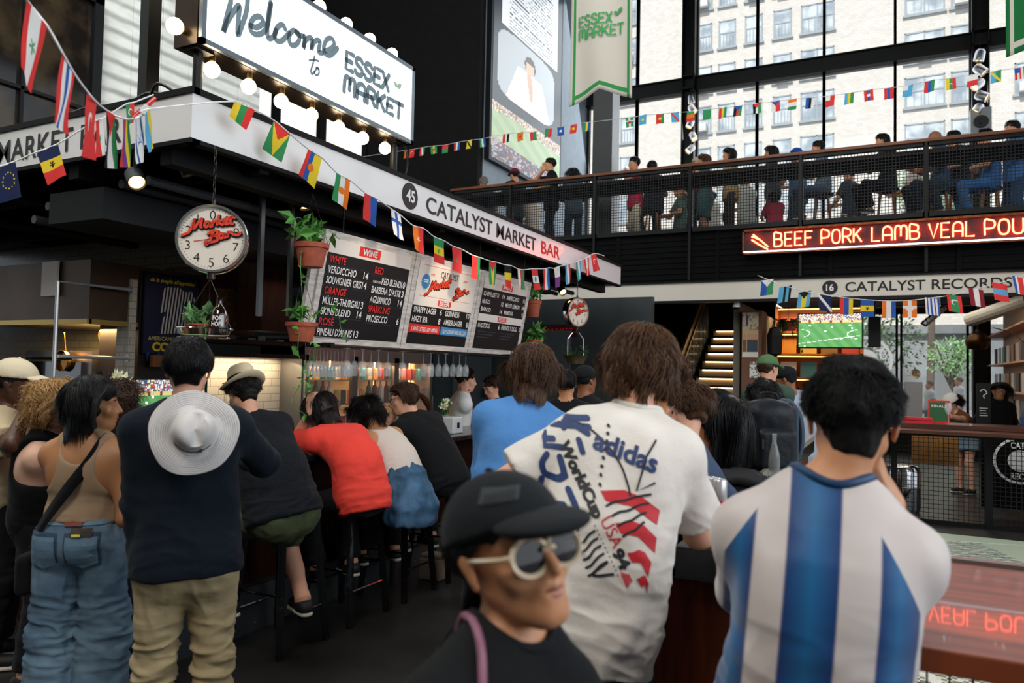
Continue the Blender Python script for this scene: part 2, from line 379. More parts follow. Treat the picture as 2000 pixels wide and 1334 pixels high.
def person(name_label, root, yaw=0, hgt=1.74, sex='m', skin='light', lean=0, lean2=None, side=0, twist=0, head=(0, 0, 0), neckf=0, pel=None, legs='stand', arms=None,
           top=None, bottom=None, shoes='1a1a1c', hair=None, res=.008, girth=1.0, group=None, face=1, hands_k=None, shrug=0, foot_t=None, knee=None, hw=None, pw=None, slouch=0, band=None, lips='a35a50', swf=1.0, hx=0.0):
    s = hgt/1.75; fm = sex == 'f'
    if pw is not None: root = np.array((pw[0], pw[1], root if np.isscalar(root) else root[2])); pel = (0, 0, pw[2]-root[2])
    root = np.array(root, float); spf = 1.0
    o = empty('person', root, name_label, 'person', group, rz=yaw)
    toL = lambda P: Rz(-yaw)@(np.array(P, float)-root)        # world -> local
    # pelvis, spine
    P = np.array([0, 0, .93*s]) if pel is None else np.array(pel, float)
    if hw is not None:
        Hl = toL(hw); fz = Rz(radians(twist+head[0]))@np.array([0, 1., 0]); d = Hl-np.array([hx, 0, 0])-fz*(.015+neckf)*s-np.array([0, 0, .16*s])-np.array([0, neckf*s*.3, 0])-P; L_ = np.linalg.norm(d); spf = L_/(.525*s)
        lean = math.degrees(atan2(d[1], d[2])); side = math.degrees(math.asin(max(-1, min(1, d[0]/L_)))); lean, lean2 = lean-slouch, lean+slouch*1.35
    a1 = radians(lean); a2 = radians(lean if lean2 is None else lean2); b = radians(side)
    def updir(a): return unit((sin(b), sin(a)*cos(b), cos(a)*cos(b)))
    u1, u2 = updir(a1), updir(a2); W = P+u1*.20*s*spf; Cc = W+u2*.17*s*spf; Nk = Cc+u2*.155*s*spf+np.array([0, neckf*s*.3, 0]); ti = radians(twist)
    fw1 = np.array([0, 1., 0]); fw2 = np.array([-sin(ti), cos(ti), 0]); Fp = frame(u1, fw1); Ft = frame(u2, fw2)
    sw = (.142 if fm else .166)*s*swf; hw = (.098 if fm else .09)*s
    shp = {sg: Nk-u2*(.078-shrug)*s+Ft[0]*sg*sw for sg in (-1, 1)}
    # head
    hy, hp, hr = [radians(v) for v in head]
    hu = unit(u2+np.array([0, 0, 1.2])); fwh = Rz(ti+hy)@np.array([0, 1., 0]); Fh0 = frame(hu, fwh)
    Rr = Ry(hr)@Rx(hp); Fh = (Fh0.T@Rr).T
    Hc = Nk+hu*.115*s+fwh*(.015+neckf)*s+Fh[2]*.045*s+np.array([hx, 0, 0]); hd = lambda x, y, z: Hc+(np.array([x, y, z])*s)@Fh
    # arms
    AL, FL = .285*s, .25*s; arms = arms or {}; J = {}
    for sg, nm in ((-1, 'l'), (1, 'r')):
        sp = arms.get(nm, None) or dict(t=(sg*.24, .06, .80))
        t = toL(sp['w']) if 'w' in sp else np.array(sp['t'], float)
        e, wv = ik(shp[sg], t, AL, FL, sp.get('h', (sg*.5, -1, -.3)))
        J[nm] = (shp[sg], e, wv, sp)
    # legs
    TL, CL = .43*s, .42*s; LG = {}
    for sg, nm in ((-1, 'l'), (1, 'r')):
        hj = P+Fp[0]*sg*hw-Fp[2]*.04*s
        if foot_t and nm in foot_t: ft = np.array(foot_t[nm], float)
        elif legs == 'stand': ft = np.array([sg*.11*s, -.01, .085*s])
        else: ft = np.array([sg*.14*s, P[1]+.34*s, P[2]-.48*s])
        if legs == 'stand' and not foot_t: TL = CL = np.linalg.norm(hj-ft)*.503
        kn, an = ik(hj, ft, TL, CL, (knee or {}).get(nm, (sg*.15, 1, .15 if legs == 'stand' else 1))); LG[nm] = (hj, kn, an)
    g = girth
    def torso(S, e=0.0, ez=0.0, bulk=1.0, seat=True):
        sc = (1, .68, 1)
        S.cap(P+Fp[2]*-.01*s, P+Fp[2]*.05*s, ((.155 if fm else .145)*g)*s+e, ((.14 if fm else .138)*g)*s+e, k=.05, R=Fp, sc=(1, .74, 1))
        S.cap(P+u1*.06*s, W, ((.125 if fm else .135)*g*bulk)*s+e, ((.113 if fm else .132)*g*bulk)*s+e, k=.06, R=Fp, sc=(1, .72, 1))
        S.cap(W, Cc, ((.113 if fm else .134)*g*bulk)*s+e, ((.128 if fm else .152)*(.6+.4*g))*s+e, k=.06, R=Ft, sc=(1, .68, 1))
        S.cap(Cc, Cc+u2*.07*s, ((.125 if fm else .15)*(.6+.4*g))*s+e, ((.105 if fm else .12))*s+e, k=.05, R=Ft, sc=(1, .62, 1))
        S.cap(shp[-1], shp[1], .052*s+e, .052*s+e, k=.06)
        for sg in (-1, 1):
            S.cap(Nk+u2*.02*s+Ft[0]*sg*.02*s, shp[sg]+u2*.01*s, .034*s+e, .042*s+e, k=.05)
            S.ell(shp[sg]-u2*.075*s-Ft[0]*sg*.075*s-Ft[1]*.055*s, np.array((.07, .045, .09))*s+e, Ft, k=.05)
        if fm:
            for sg in (-1, 1): S.ell(Cc+Ft[0]*sg*.062*s+Ft[1]*.085*s-u2*.01*s, np.array((.058, .05, .058))*s+e, k=.03)
        if seat:
            for sg in (-1, 1): S.ell(P+Fp[0]*sg*.066*s*g-Fp[1]*.040*s-Fp[2]*.045*s, np.array((.082, .076, .088))*s*g+e, Fp, k=.06)
        return S
    def legprims(S, e, t1=1.0, flare=None, k=.04, hip=True):
        """t1: how far down (0..2, knee = 1)"""
        for nm in 'lr':
            hj, kn, an = LG[nm]; th, kr, ca, ak = .088*s*g, .058*s, .056*s, .038*s
            if fm: th = .09*s*g
            fl = flare or (0, 0)
            if t1 <= 1: q = hj+(kn-hj)*t1; S.cap(hj, q, th+e, th+(kr-th)*t1+e+fl[0], k=k, cut1=True)
            else:
                S.cap(hj, kn, th+e, kr+e+fl[0], k=k); q = kn+(an-kn)*(t1-1)
                S.cap(kn, q, kr+e+fl[0], (kr+(ak-kr)*(t1-1)*.8)+e+fl[1], k=k, cut1=True)
                if e < .01: S.cap(kn+(an-kn)*.12+np.array([0, -.012, 0]), kn+(an-kn)*.5+np.array([0, -.016, 0]), .042*s, .04*s, k=.04)
        return S
    near = res <= .0085
    # ---- body mesh
    S = SDF(); torso(S)
    S.cap(Nk-u2*.03*s, Hc-Fh[2]*.03*s-Fh[1]*.026*s, (.054 if not fm else .045)*s, (.052 if not fm else .043)*s, k=.02)
    S.ell(hd(0, -.014, .035), (.077*s, .098*s, .088*s), Fh, k=.03)
    S.ell(hd(0, .032, -.024), ((.052 if fm else .057)*s, .066*s, (.068 if fm else .072)*s), Fh, k=.025)
    jw = .75 if fm else 1; S.cap(hd(-.02*jw, .046, -.078), hd(.02*jw, .046, -.078), (.0255 if fm else .029)*s, k=.03); [S.cap(hd(sg*.048*(.94 if fm else 1), .0, -.046), hd(sg*.018*jw, .062, -.088), (.012 if fm else .017)*s, (.012 if fm else .015)*s, k=.03) for sg in (-1, 1)]
    S.cap(hd(-.008, .078, -.092), hd(.008, .078, -.092), .019*s, .019*s, k=.02); S.cap(hd(0, .082, -.042), hd(0, .080, -.066), .022*s, .02*s, k=.025)
    S.cap(hd(-.04, .066, .028), hd(.04, .066, .028), .019*s, .019*s, k=.02)
    for sg in (-1, 1):
        S.ell(hd(sg*.041, .062, -.022), (.024*s, .02*s, .022*s), Fh, k=.02)
        S.ell(hd(sg*.031, .099, .006), (.017*s, .015*s, .011*s), Fh, k=.012, op='s')
        S.ell(hd(sg*.031, .0785, .006), (.0155*s, .0135*s, .0125*s), Fh, k=.006)
        if near: S.ell(hd(sg*.031, .095, .0045), (.0115*s, .014*s, .0042*s), Fh, k=.003, op='s')
        S.cap(hd(sg*.083, -.014, .012), hd(sg*.078, -.004, -.03), .0165*s, .0095*s, k=.006, R=Fh, sc=(.5, 1.1, 1))
        if near: S.cap(hd(sg*.094, -.008, .014), hd(sg*.09, -.002, -.012), .006*s, .005*s, k=.006, op='s')
    S.cap(hd(0, .09, .02), hd(0, .116, -.022), .0075*s, .0105*s, k=.012)
    S.cap(hd(-.011, .101, -.028), hd(.011, .101, -.028), .0075*s, .0075*s, k=.008); [S.ell(hd(sg*.007, .107, -.037), (.0035*s, .004*s, .003*s), Fh, k=.003, op='s') for sg in ((-1, 1) if near else ())]
    S.cap(hd(-.018, .092, -.0505), hd(0, .1, -.049), .0055*s, .0075*s, k=.007); S.cap(hd(.018, .092, -.0505), hd(0, .1, -.049), .0055*s, .0075*s, k=.007)
    S.cap(hd(-.013, .093, -.063), hd(.013, .093, -.063), .0085*s, .0085*s, k=.008)
    S.cap(hd(-.02, .102, -.0565), hd(0, .108, -.0562), .0022*s, .003*s, k=.003, op='s'); S.cap(hd(.02, .102, -.0565), hd(0, .108, -.0562), .0022*s, .003*s, k=.003, op='s')
    for nm in 'lr':
        a, e, w, sp = J[nm]; sg = -1 if nm == 'l' else 1; m = .9 if fm else 1.05
        S.cap(a, e, .052*s*m, .039*s*m, k=.04); S.cap(e, w, .041*s*m, .027*s*m, k=.02)
        d = unit(sp.get('d', w-e)); pn = sp.get('p', (-sg*.9, .3, -.1)); ww, dd, nn, xx = hand(S, w, d, pn, sp.get('c', .35), s)
        thumb(S, ww, dd, nn, xx, sp.get('th', 1 if (np.cross(dd, nn)@np.array([0, 1, .4])) < 0 else -1), sp.get('c', .35), s)
    legprims(S, 0, 2.0)
    for nm in 'lr':
        hj, kn, an = LG[nm]; fd = unit(np.array([(an-P)[0]*.6, 1, 0])); S.cap(an, an-np.array([0, 0, .045*s])+fd*.02, .038*s, .034*s, k=.03)
        S.cap(an-np.array([0, 0, .05*s])-fd*.03*s, an-np.array([0, 0, .06*s])+fd*.13*s, .032*s, .026*s, k=.03)
    body, BV, BF = sdf_obj('body', S, res, SKIN[skin], o)
    skin_c = SKIN[skin]
    info = dict(o=o, s=s, P=P, W=W, Cc=Cc, Nk=Nk, u1=u1, u2=u2, Fp=Fp, Ft=Ft, Fh=Fh, Hc=Hc, hd=hd, J=J, LG=LG, shp=shp, torso=torso, legprims=legprims, res=res, toL=toL)
    # ---- face details
    if face:
        for sg in (-1, 1):
            mb = MB(); mb.lathe([(0, .0112*s), (.0055*s, .0098*s), (.0097*s, .0056*s), (.0112*s, 0), (.0097*s, -.0056*s), (0, -.0112*s)], n=12, R=np.column_stack([Fh[0], -Fh[2], Fh[1]]), c=hd(sg*.031, .0785, .005))
            e = mb.build('eye', mat('eye_white', 'd8d2cc', rough=.2), o, smooth=True)
            mb = MB(); mb.lathe([(0, .0012), (.0055*s, 0), (.0055*s, -.002)], n=12, R=np.column_stack([Fh[0], -Fh[2], Fh[1]]), c=hd(sg*.031, .0896, .005)); mb.build('iris', mat('iris', '20140e', rough=.1), e)
            mb = MB(); mb.tube([hd(sg*.016, .0915, .026), hd(sg*.034, .0895, .031), hd(sg*.052, .079, .026)], [.0025*s, .0035*s, .0015*s], 5); mb.build('eyebrow', mat('eyebrow', '1c1310', rough=.9), o)
        mb = MB(); up_ = [(-.019, .0985, -.0535), (-.008, .1068, -.0505), (0, .1078, -.0518), (.008, .1068, -.0505), (.019, .0985, -.0535)]; mb.tube(smoothpath([hd(*q) for q in up_], 3), [.0012+.0026*s*sin(pi*t) for t in np.linspace(0, 1, 13)], 6)
        mb.tube(smoothpath([hd(-.017, .0975, -.0585), hd(-.008, .1015, -.0625), hd(0, .1025, -.064), hd(.008, .1015, -.0625), hd(.017, .0975, -.0585)], 3), [.0012+.0035*s*sin(pi*t) for t in np.linspace(0, 1, 13)], 6); mb.build('lips', mat('lips_'+lips, lips, rough=.45), o, smooth=True)
    # ---- top
    if top:
        e = top.get('ease', .014); T = SDF(); torso(T, e, bulk=top.get('bulk', 1.08), seat=top.get('hem', .12) > .03)
        if top.get('boxy'): T.cap(P-u1*(top['hem']+.1)*s, Cc, .166*s*g+e, .146*s*g+e, k=.05, R=Fp, sc=(1, .74, 1))
        else: T.cap(P-u1*(top.get('hem', .12)+.1)*s, P+u1*.02, .166*s*g+e, .15*s*g+e, k=.05, R=Fp, sc=(1, .8, 1))
        sl = top.get('sl', .62); es = top.get('es', .018)
        for nm in 'lr':
            a, el, w, sp = J[nm]
            if sl <= 0: continue
            if sl <= 1:
                q = a+(el-a)*sl; T.cap(a-(el-a)*.02, q, .058*s+e, (.055-.012*sl)*s+es+e*.6, k=.045, cut1=True)
            else:
                q = el+(w-el)*(sl-1); T.cap(a, el, .056*s+e, .043*s+es, k=.045); T.cap(el, q, .043*s+es, (.041-.012*(sl-1))*s+es*.8, k=.03, cut1=True)
        hem = P-u1*top.get('hem', .12)*s
        T.plane(hem+np.array([0, 0, 0]), -Fp[2]+np.array([0, top.get('hy', 0), 0]))
        if sl <= 0:        # tank or straps
            cut = top.get('cut', .16)
            for sg in (-1, 1): T.ell(shp[sg]+Ft[0]*sg*.005*s-u2*.02*s, (.062*s+e, .2, .12*s), Ft, k=.02, op='s')
            T.cap(Nk-u2*.02*s+Ft[1]*-.13, Nk-u2*.02*s+Ft[1]*.13, .075*s, k=.01, op='s')
        nr = top.get('neck', .066)
        T.cap(Nk-u2*.012*s, Nk+u2*.25*s+Ft[1]*.02, nr*s, (nr+.02)*s, k=.006, op='s')
        wr = top.get('wr', .006); sd = top.get('seed', 3); pl = Cc
        def fold(V):
            q = (V-P)@Fp.T; n1 = nz(q*np.array([1.4, 1.4, .75])+5, 9, sd, 2); n2 = nz(q*np.array([.8, .8, 2.2])+3, 11, sd+7, 2)
            low = np.clip((pl[2]-V[:, 2])/.35, 0, 1); r1 = 1-np.abs(n1)*1.6; r2 = 1-np.abs(n2)*1.6
            n4 = nz(q*np.array([.9, .9, 1.1])+9, 5.5, sd+3, 1); f = wr*.5*n4+wr*(.45*n1+.55*np.clip(r1, -.3, 1)*(.35+.65*low)+.7*np.clip(r2, -.3, 1)*low)
            f = f*np.clip((np.linalg.norm(V-Nk, axis=1)-.07)/.12, 0, 1)
            for nm in 'lr':
                a, el, w, sp = J[nm]; da = np.linalg.norm(V-el, axis=1); f += wr*.8*np.exp(-(da/.1)**2)*np.sin(((V-el)@unit(w-a))*75+n1*2)
            return np.maximum(f, -.6*e)
        o2, TV, TF = sdf_obj('shirt' if not top.get('name') else top['name'], T, top.get('res', res), top['m'], o, fold, it=2)
        info['top'] = (o2, TV, TF)
        if top.get('collar'):
            mb = MB(); ring = []
            for i in range(25):
                a = 2*pi*i/24; ring.append(Nk+u2*.02*s+Ft[0]*cos(a)*(nr+.002)*s+Ft[1]*sin(a)*(nr+.004)*s)
            r2_ = [p+u2*.035*s for p in ring]; r3 = [p-u2*.012*s+unit(p-Nk)*.014*s for p in ring]; V = ring+r2_+r3; n = 25
            mb.add(V, [(i, i+1, n+i+1, n+i) for i in range(24)]+[(n+i, n+i+1, 2*n+i+1, 2*n+i) for i in range(24)]); c = mb.build('collar', top['m'], o, smooth=True); sm = c.modifiers.new('s', 'SOLIDIFY'); sm.thickness = .003
        if top.get('band'):
            bv_ = BVHTree.FromPolygons([tuple(v) for v in TV], [tuple(f) for f in TF]); ring = []; mb = MB()
            for a in np.linspace(0, 2*pi, 41):
                rd_ = Ft[0]*cos(a)*(nr+.007)*s+Ft[1]*sin(a)*(nr+.007)*s; h_ = bv_.ray_cast(Vector(Nk+u2*.3+rd_), Vector(-u2), .6)
                if h_[0] is not None: ring.append(np.array(h_[0])+u2*.001)
            if len(ring) > 12:
                ring = np.array(ring); ring = (np.roll(ring[:-1], 1, 0)+ring[:-1]+np.roll(ring[:-1], -1, 0))/3; ring = np.vstack([ring, ring[:1]])
            mb.tube(ring, .0095*s, 8, cap=False); mb.build('neckband', top['band'], o, smooth=True)
    # ---- bottom
    if bottom:
        B = SDF(); e = bottom.get('ease', .006); ty = bottom.get('ty', 'pants')
        B.cap(P-Fp[2]*.02*s, P+Fp[2]*bottom.get('rise', .1)*s, (.15*g)*s+e, (.132 if not fm else .128)*g*s+e, k=.05, R=Fp, sc=(1, .76, 1), cut1=True)
        for sg in (-1, 1): B.ell(P+Fp[0]*sg*.066*s*g-Fp[1]*.040*s-Fp[2]*.045*s, np.array((.082, .076, .088))*s*g+e, Fp, k=.06)
        if ty == 'skirt':
            for nm in 'lr':
                hj, kn, an = LG[nm]; B.cap(hj, hj+(kn-hj)*bottom.get('len', .8), .1*s+e, .1*s+e+.03, k=.12, cut1=True)
        else: legprims(B, e, bottom.get('len', 1.93), bottom.get('flare', (.008, .02)))
        def bf(V):
            q = V; sd_ = bottom.get('seed', 5); n1 = nz(q*np.array([1, 1, 1.3]), 10, sd_, 2); f = .0035*n1; wrb = bottom.get('wr', .005); n2 = nz(q*np.array([.55, .55, 1.9]), 15, sd_+1, 2); n3 = nz(q*np.array([1.2, 1.2, .5]), 16, sd_+2, 2); f += wrb*.5*(1-np.abs(n3)*2)
            for nm in 'lr':
                hj, kn, an = LG[nm]; dk = np.linalg.norm((V-kn), axis=1); f += wrb*1.5*np.exp(-(dk/.17)**2)*(1-np.abs(n2)*2.2)+wrb*np.exp(-(np.linalg.norm(V-hj, axis=1)/.12)**2)*n2
                f += wrb*1.6*np.exp(-(np.linalg.norm(V-an, axis=1)/.16)**2)*(1-np.abs(n2)*2.2)
            return np.maximum(f, -.003)
        info['bottom'] = sdf_obj({'skirt': 'skirt', 'shorts': 'shorts', 'jeans': 'jeans'}.get(ty, 'trousers'), B, bottom.get('res', res), bottom['m'], o, bf, it=2)
    if shoes:
        for nm in 'lr':
            hj, kn, an = LG[nm]; fd = unit(np.array([(an-P)[0]*.6, 1, 0])); K = SDF(); z = np.array([0, 0, 1.]); bz = an-z*.083*s
            K.cap(bz+z*.045-fd*.035*s, bz+z*.04+fd*.12*s, .042*s, .036*s, k=.03).cap(bz+z*.06, an-z*.01, .042*s, .045*s, k=.03, cut1=True)
            K.plane(bz+z*.012, -z); m_ = mat('shoe_'+shoes, shoes, rough=.6); so, _, _ = sdf_obj('shoe', K, max(res, .01), m_, o)
            K = SDF(); K.cap(bz+z*.008-fd*.04*s, bz+z*.008+fd*.125*s, .042*s, .04*s, k=.02); K.plane(bz, -z); K.plane(bz+z*.024, z); sdf_obj('sole', K, max(res, .01), mat('shoe_sole', 'cfc8bb', rough=.7), so)
    if hair: info['hair'] = make_hair(info, **hair)
    return info
def make_hair(I, col='1b1412', ln=.06, vol=.012, curl=0.0, n=2600, front=.045, low=-.03, wid=.0019, wave=0.0, fall=.5, col2=None, seed=1, bald=None, tuft=1.0, bsw=0.0, back=None, ear=1, rough=.4, part=None, cf=30, msh=None, sweep=1.0):
    """a close shell over the scalp plus many tapered locks flowing from the crown, one mesh"""
    s, Fh, hd, o, res = I['s'], I['Fh'], I['hd'], I['o'], I['res']; rg = np.random.default_rng(seed)
    m = mat('hair_'+col+(col2 or ''), col, rough=rough, spec=.35, var=.3 if not col2 else 1, vscale=60, col2=col2, edge=(.3, .7), stretch=(1, 1, .3), bump=.3, bscale=150)
    R = np.array((.081, .102, .094)); c0 = np.array((0, -.014, .035)); bk = low if back is None else back
    S = SDF(); S.ell(hd(*c0), (R+vol*.3)*s, Fh, k=.01)
    if ln > .12: S.ell(hd(0, -.04, -.02), np.array((.078, .07, .09))*s+vol*.5, Fh, k=.03)
    # cut the face open: everything in front of a slanted plane below the hairline
    S.ell(hd(0, .115, -.035), np.array((.069, .095, .088))*s, Fh, k=.012, op='s')
    for sg in (-1, 1): S.ell(hd(sg*.085, .004, -.018), np.array((.028, .034*ear, .045*ear**.5))*s, Fh, k=.008, op='s')
    for sg in (-1, 1): S.ell(hd(sg*.085, .05, .005), np.array((.03, .045, .05))*s, Fh, k=.008, op='s')
    if ln < .08:
        S.ell(hd(0, -.046, -.04), np.array((.047, .044, .055))*s, Fh, k=.03)
        for sg in (-1, 1): S.ell(hd(sg*.095, -.035, -.058), np.array((.045, .06, .05))*s, Fh, k=.02, op='s')
    S.plane(hd(0, -.05, bk), -(Fh[2]*1+Fh[1]*.35)); h = max(min(res, .008), .005) if res < .012 else res
    V, F = S.mesh(h); V = relax(V, F, 1); Nn = vnormals(V, F)
    L = (V-I['Hc'])@Fh.T; amp = .002+vol*.12
    V = V+Nn*(amp*(1-np.abs(nz(L*np.array([1, 1, .6]), cf, seed, 2))*1.3))[:, None]
    VV = [V]; FF = [F]; off = len(V)
    # locks
    cnt = int(n*tuft); k = 0; G = rg.normal(size=(cnt*3, 3)); G /= np.linalg.norm(G, axis=1)[:, None]; st = []
    for g_ in G:
        p = c0+g_*R
        if p[2] < bk-.0+(.0 if p[1] < 0 else 0)-.35*(p[1]+.05)*0: continue
        fr = (p[1] > front-.0+.4*(p[2]-.06)) and p[2] < .095
        if fr or (abs(p[0]) > .05 and p[1] > .012 and p[2] < .03) or (abs(p[0]) > .068 and -.03 < p[1] < .03 and p[2] < .012): continue
        if ln < .08 and abs(p[0]) > .06+.5*(p[2]+.01) and p[2] < .0: continue
        st.append(g_)
        if len(st) >= cnt: break
    G = np.array(st); cnt = len(G); seg = 6 if ln < .1 else 10; crown = np.array((part or 0.0, -.045, .13)); Pp = c0+G*R; ph = rg.uniform(0, 6.28, cnt); lnv = ln*rg.uniform(.65, 1.15, cnt); lay = rg.uniform(.25, 1.0, cnt)*vol; fd_ = np.clip((Pp[:, 2]+.03)/.07, .25, 1) if ln < .08 else 1.0; lnv = lnv*fd_; lay = lay*fd_
    grav = np.array((0, 0, -1.)); g_loc = Fh@np.array((0, 0, -1.)); T0 = Pp-crown; path = [Pp.copy()]; p = Pp.copy(); dprev = None
    for i in range(seg):
        nrm = (p-c0)/(R*R); nrm /= np.linalg.norm(nrm, axis=1)[:, None]
        fl = (p-crown); fl = fl-(fl*nrm).sum(1)[:, None]*nrm; fl /= np.linalg.norm(fl, axis=1)[:, None]+1e-6
        nzv = np.stack([nz(Pp*np.array([1., 1, 1]), 34, seed+11+j, 1) for j in range(3)], 1)
        d = fl*(1-fall)+g_loc*fall*(.4+i/seg)+nzv*(.22+curl*.8)+nrm*(.5*(i == 0)+curl*.15)
        if curl or wave: d = d+np.stack([np.sin(ph+i*(1.5+curl)), np.cos(ph*1.3+i*(1.5+curl)), np.sin(ph*.7+i*1.9)], 1)*(curl*.9+wave)
        if bsw: d = d+np.array((0, -bsw, -.15*bsw))
        fz = np.clip((p[:, 1]-.0)/.06, 0, 1)*np.clip((.115-p[:, 2])/.05, 0, 1); d = d+fz[:, None]*np.stack([np.sign(p[:, 0])*1.2, -1.3+0*fz, 0*fz], 1)*sweep
        if dprev is not None: d = d*.6+dprev*.4
        d /= np.linalg.norm(d, axis=1)[:, None]; dprev = d; p = p+d*(lnv/seg)[:, None]
        q = (p-c0)/(R+.004+lay[:, None]*(.35+.65*i/seg)); rr = np.linalg.norm(q, axis=1); ins = (rr < 1) & (p[:, 2] > -.09); p[ins] = c0+(q[ins]/rr[ins][:, None])*(R+.004+lay[ins][:, None]*(.35+.65*i/seg))
        if ln > .1:   # keep long hair outside the neck
            rad = np.sqrt(p[:, 0]**2+(p[:, 1]+.03)**2); lo_ = (p[:, 2] < -.06) & (rad < .075); kf = (.075/np.maximum(rad, .01)); p[lo_, 0] *= kf[lo_]; p[lo_, 1] = -.03+(p[lo_, 1]+.03)*kf[lo_]
        path.append(p.copy())
    path = np.array(path)*s; m_ = seg+1; wv = wid*rg.uniform(.6, 1.4, cnt)*s
    T = np.gradient(path, axis=0); T /= np.linalg.norm(T, axis=2)[..., None]+1e-9; nr_ = (path/s-c0)/(R*R); nr_ /= np.linalg.norm(nr_, axis=2)[..., None]; X = np.cross(T, nr_); X /= np.linalg.norm(X, axis=2)[..., None]+1e-9
    prof = np.sin(np.linspace(.35, pi*.98, m_))[:, None, None]
    A = path+X*wv[None, :, None]*prof; B_ = path-X*wv[None, :, None]*prof; C_ = path+nr_*wv[None, :, None]*prof*.8
    LV = np.stack([A, C_, B_], 2)  # seg+1, cnt, 3, 3
    LV = LV.transpose(1, 0, 2, 3).reshape(-1, 3)@Fh+I['Hc']; base = np.arange(cnt)[:, None]*(m_*3)
    fq = []
    for i in range(seg):
        for a_, b_ in ((0, 1), (1, 2), (2, 0)): fq.append(base+np.array([i*3+a_, i*3+b_, (i+1)*3+b_, (i+1)*3+a_]))
    LF = np.vstack(fq); VV.append(LV); FF.append(LF+off)
    me = npmesh('hair', np.vstack(VV), np.vstack(FF)); return link('hair', me, m if msh is None else msh, o, smooth=True)
def drape(VF, origin, xd, yd, bvh, off=.0025, reach=.5, maxe=.02):
    """lay a flat drawing on a curved surface"""
    V, F = VF; bm = bmesh.new(); vs = [bm.verts.new(v) for v in V]
    for f in F:
        try: bm.faces.new([vs[i] for i in f])
        except ValueError: pass
    bmesh.ops.triangulate(bm, faces=bm.faces[:])
    for _ in range(6):
        es = [e for e in bm.edges if e.calc_length() > maxe]
        if not es: break
        bmesh.ops.subdivide_edges(bm, edges=es, cuts=1, use_grid_fill=False); bmesh.ops.triangulate(bm, faces=[f for f in bm.faces if len(f.verts) > 3])
    xd = np.array(xd, float); yd = np.array(yd, float); n = unit(np.cross(xd, yd)); og = np.array(origin, float); out = []; bm.verts.index_update(); ok = []
    for v in bm.verts:
        p = og+xd*v.co.x+yd*v.co.y+n*reach; hit = bvh.ray_cast(Vector(p), Vector(-n), 2*reach)
        if hit[0] is None: out.append(og+xd*v.co.x+yd*v.co.y); ok.append(False)
        else: out.append(np.array(hit[0])+np.array(hit[1])*off*.5+n*off*.5); ok.append(True)
    Fo = [tuple(v.index for v in f.verts) for f in bm.faces if all(ok[v.index] for v in f.verts)]; bm.free(); return np.array(out), Fo
# ================================================================ the hall
ORD = ['first', 'second', 'third', 'fourth', 'fifth', 'sixth', 'seventh', 'eighth', 'ninth', 'tenth', 'eleventh', 'twelfth', 'thirteenth', 'fourteenth', 'fifteenth', 'sixteenth', 'seventeenth', 'eighteenth', 'nineteenth', 'twentieth']
ORD += ['twenty-'+o_ for o_ in ORD[:9]]+['thirtieth']+['thirty-'+o_ for o_ in ORD[:9]]
BLK = mat('black_steel', '08090a', rough=.45, metal=.0, spec=.3)
DRK = mat('dark_panel', '050506', rough=.7, spec=.12)
STEEL = mat('brushed_steel', '9a9a9c', rough=.3, metal=1.0, bump=.15, bscale=120, stretch=(1, 1, 12))
CHROME = mat('chrome', 'd0d0d0', rough=.12, metal=1.0)
GLS = mat('window_glass', 'ffffff', rough=.02, alpha=.12, spec=.5)
WOODR = mat('red_brown_wood', '5a2a17', rough=.32, var=.45, vscale=3, stretch=(1, 14, 14), bump=.1, bscale=30, coat=.4)
mb = MB(); mb.bb(-22, 10, -7, 26, -.12, 0)
struct('floor', mb, mat('polished_concrete', '2b2926', rough=.38, var=.35, vscale=1.7, bump=.12, bscale=18, bdist=.004))
CEIL = mat('black_ceiling', '16171a', rough=.8)
mb = MB(); mb.bb(-22, 10, -7, 19.3, 12.0, 12.3)
for y in range(-5, 19, 3): mb.bb(-22, 10, y, y+.3, 11.6, 12)
struct('ceiling', mb, CEIL)
DW = mat('charcoal_wall', '1a1a18', rough=.85, spec=.1, var=.12, vscale=5, bump=.15, bscale=30)
mb = MB(); mb.bb(-10.2, -7.45, 13, 13.2, 0, 12); mb.bb(-22, -10.2, 13, 13.2, 0, 4.2); mb.bb(-22, -10.2, 13, 13.2, 8.6, 12)
for x in (-21, -18.3, -15.6, -13.0, -11.6, -10.3): mb.bb(x-.06, x+.06, 12.98, 13.18, 4.2, 8.6)
struct('wall_left', mb, DW)
mb = MB(); mb.bb(-7.65, -7.45, 13.2, 19, 0, 12); struct('wall_alcove', mb, mat('blue_grey_wall', '7f8b96', rough=.55, var=.1))
mb = MB(); mb.bb(-22, 10, -7.2, -7, 0, 12); struct('wall_rear', mb, mat('rear_wall_plaster', '8a8782', rough=.9))
# white ribbed tile wall on the far left with a dark inner window
mb = MB(); y = -3.0
while y < 8.6:
    mb.bb(-9.6, -9.0, y, y+.445, 3.0, 12); y += .45
RIB = mat('white_glazed_tile', 'dfe0d6', rough=.35, bump=.5, bscale=5, stretch=(1, 1.2, 4), bdist=.03, var=.12, vscale=2, coat=.3)
nt = RIB.node_tree; wv = nt.nodes.new('ShaderNodeTexWave'); wv.wave_type = 'BANDS'; wv.bands_direction = 'Z'; wv.inputs['Scale'].default_value = 1.6; wv.inputs['Distortion'].default_value = .6; wv.inputs['Detail Scale'].default_value = 3
tc = nt.nodes.new('ShaderNodeTexCoord'); nt.links.new(tc.outputs['Object'], wv.inputs['Vector']); bp = nt.nodes.new('ShaderNodeBump'); bp.inputs['Distance'].default_value = .05; bp.inputs['Strength'].default_value = .7
nt.links.new(wv.outputs['Fac'], bp.inputs['Height']); nt.links.new(bp.outputs[0], nt.nodes['Principled BSDF'].inputs['Normal'])
struct('wall_tiled', mb, RIB)
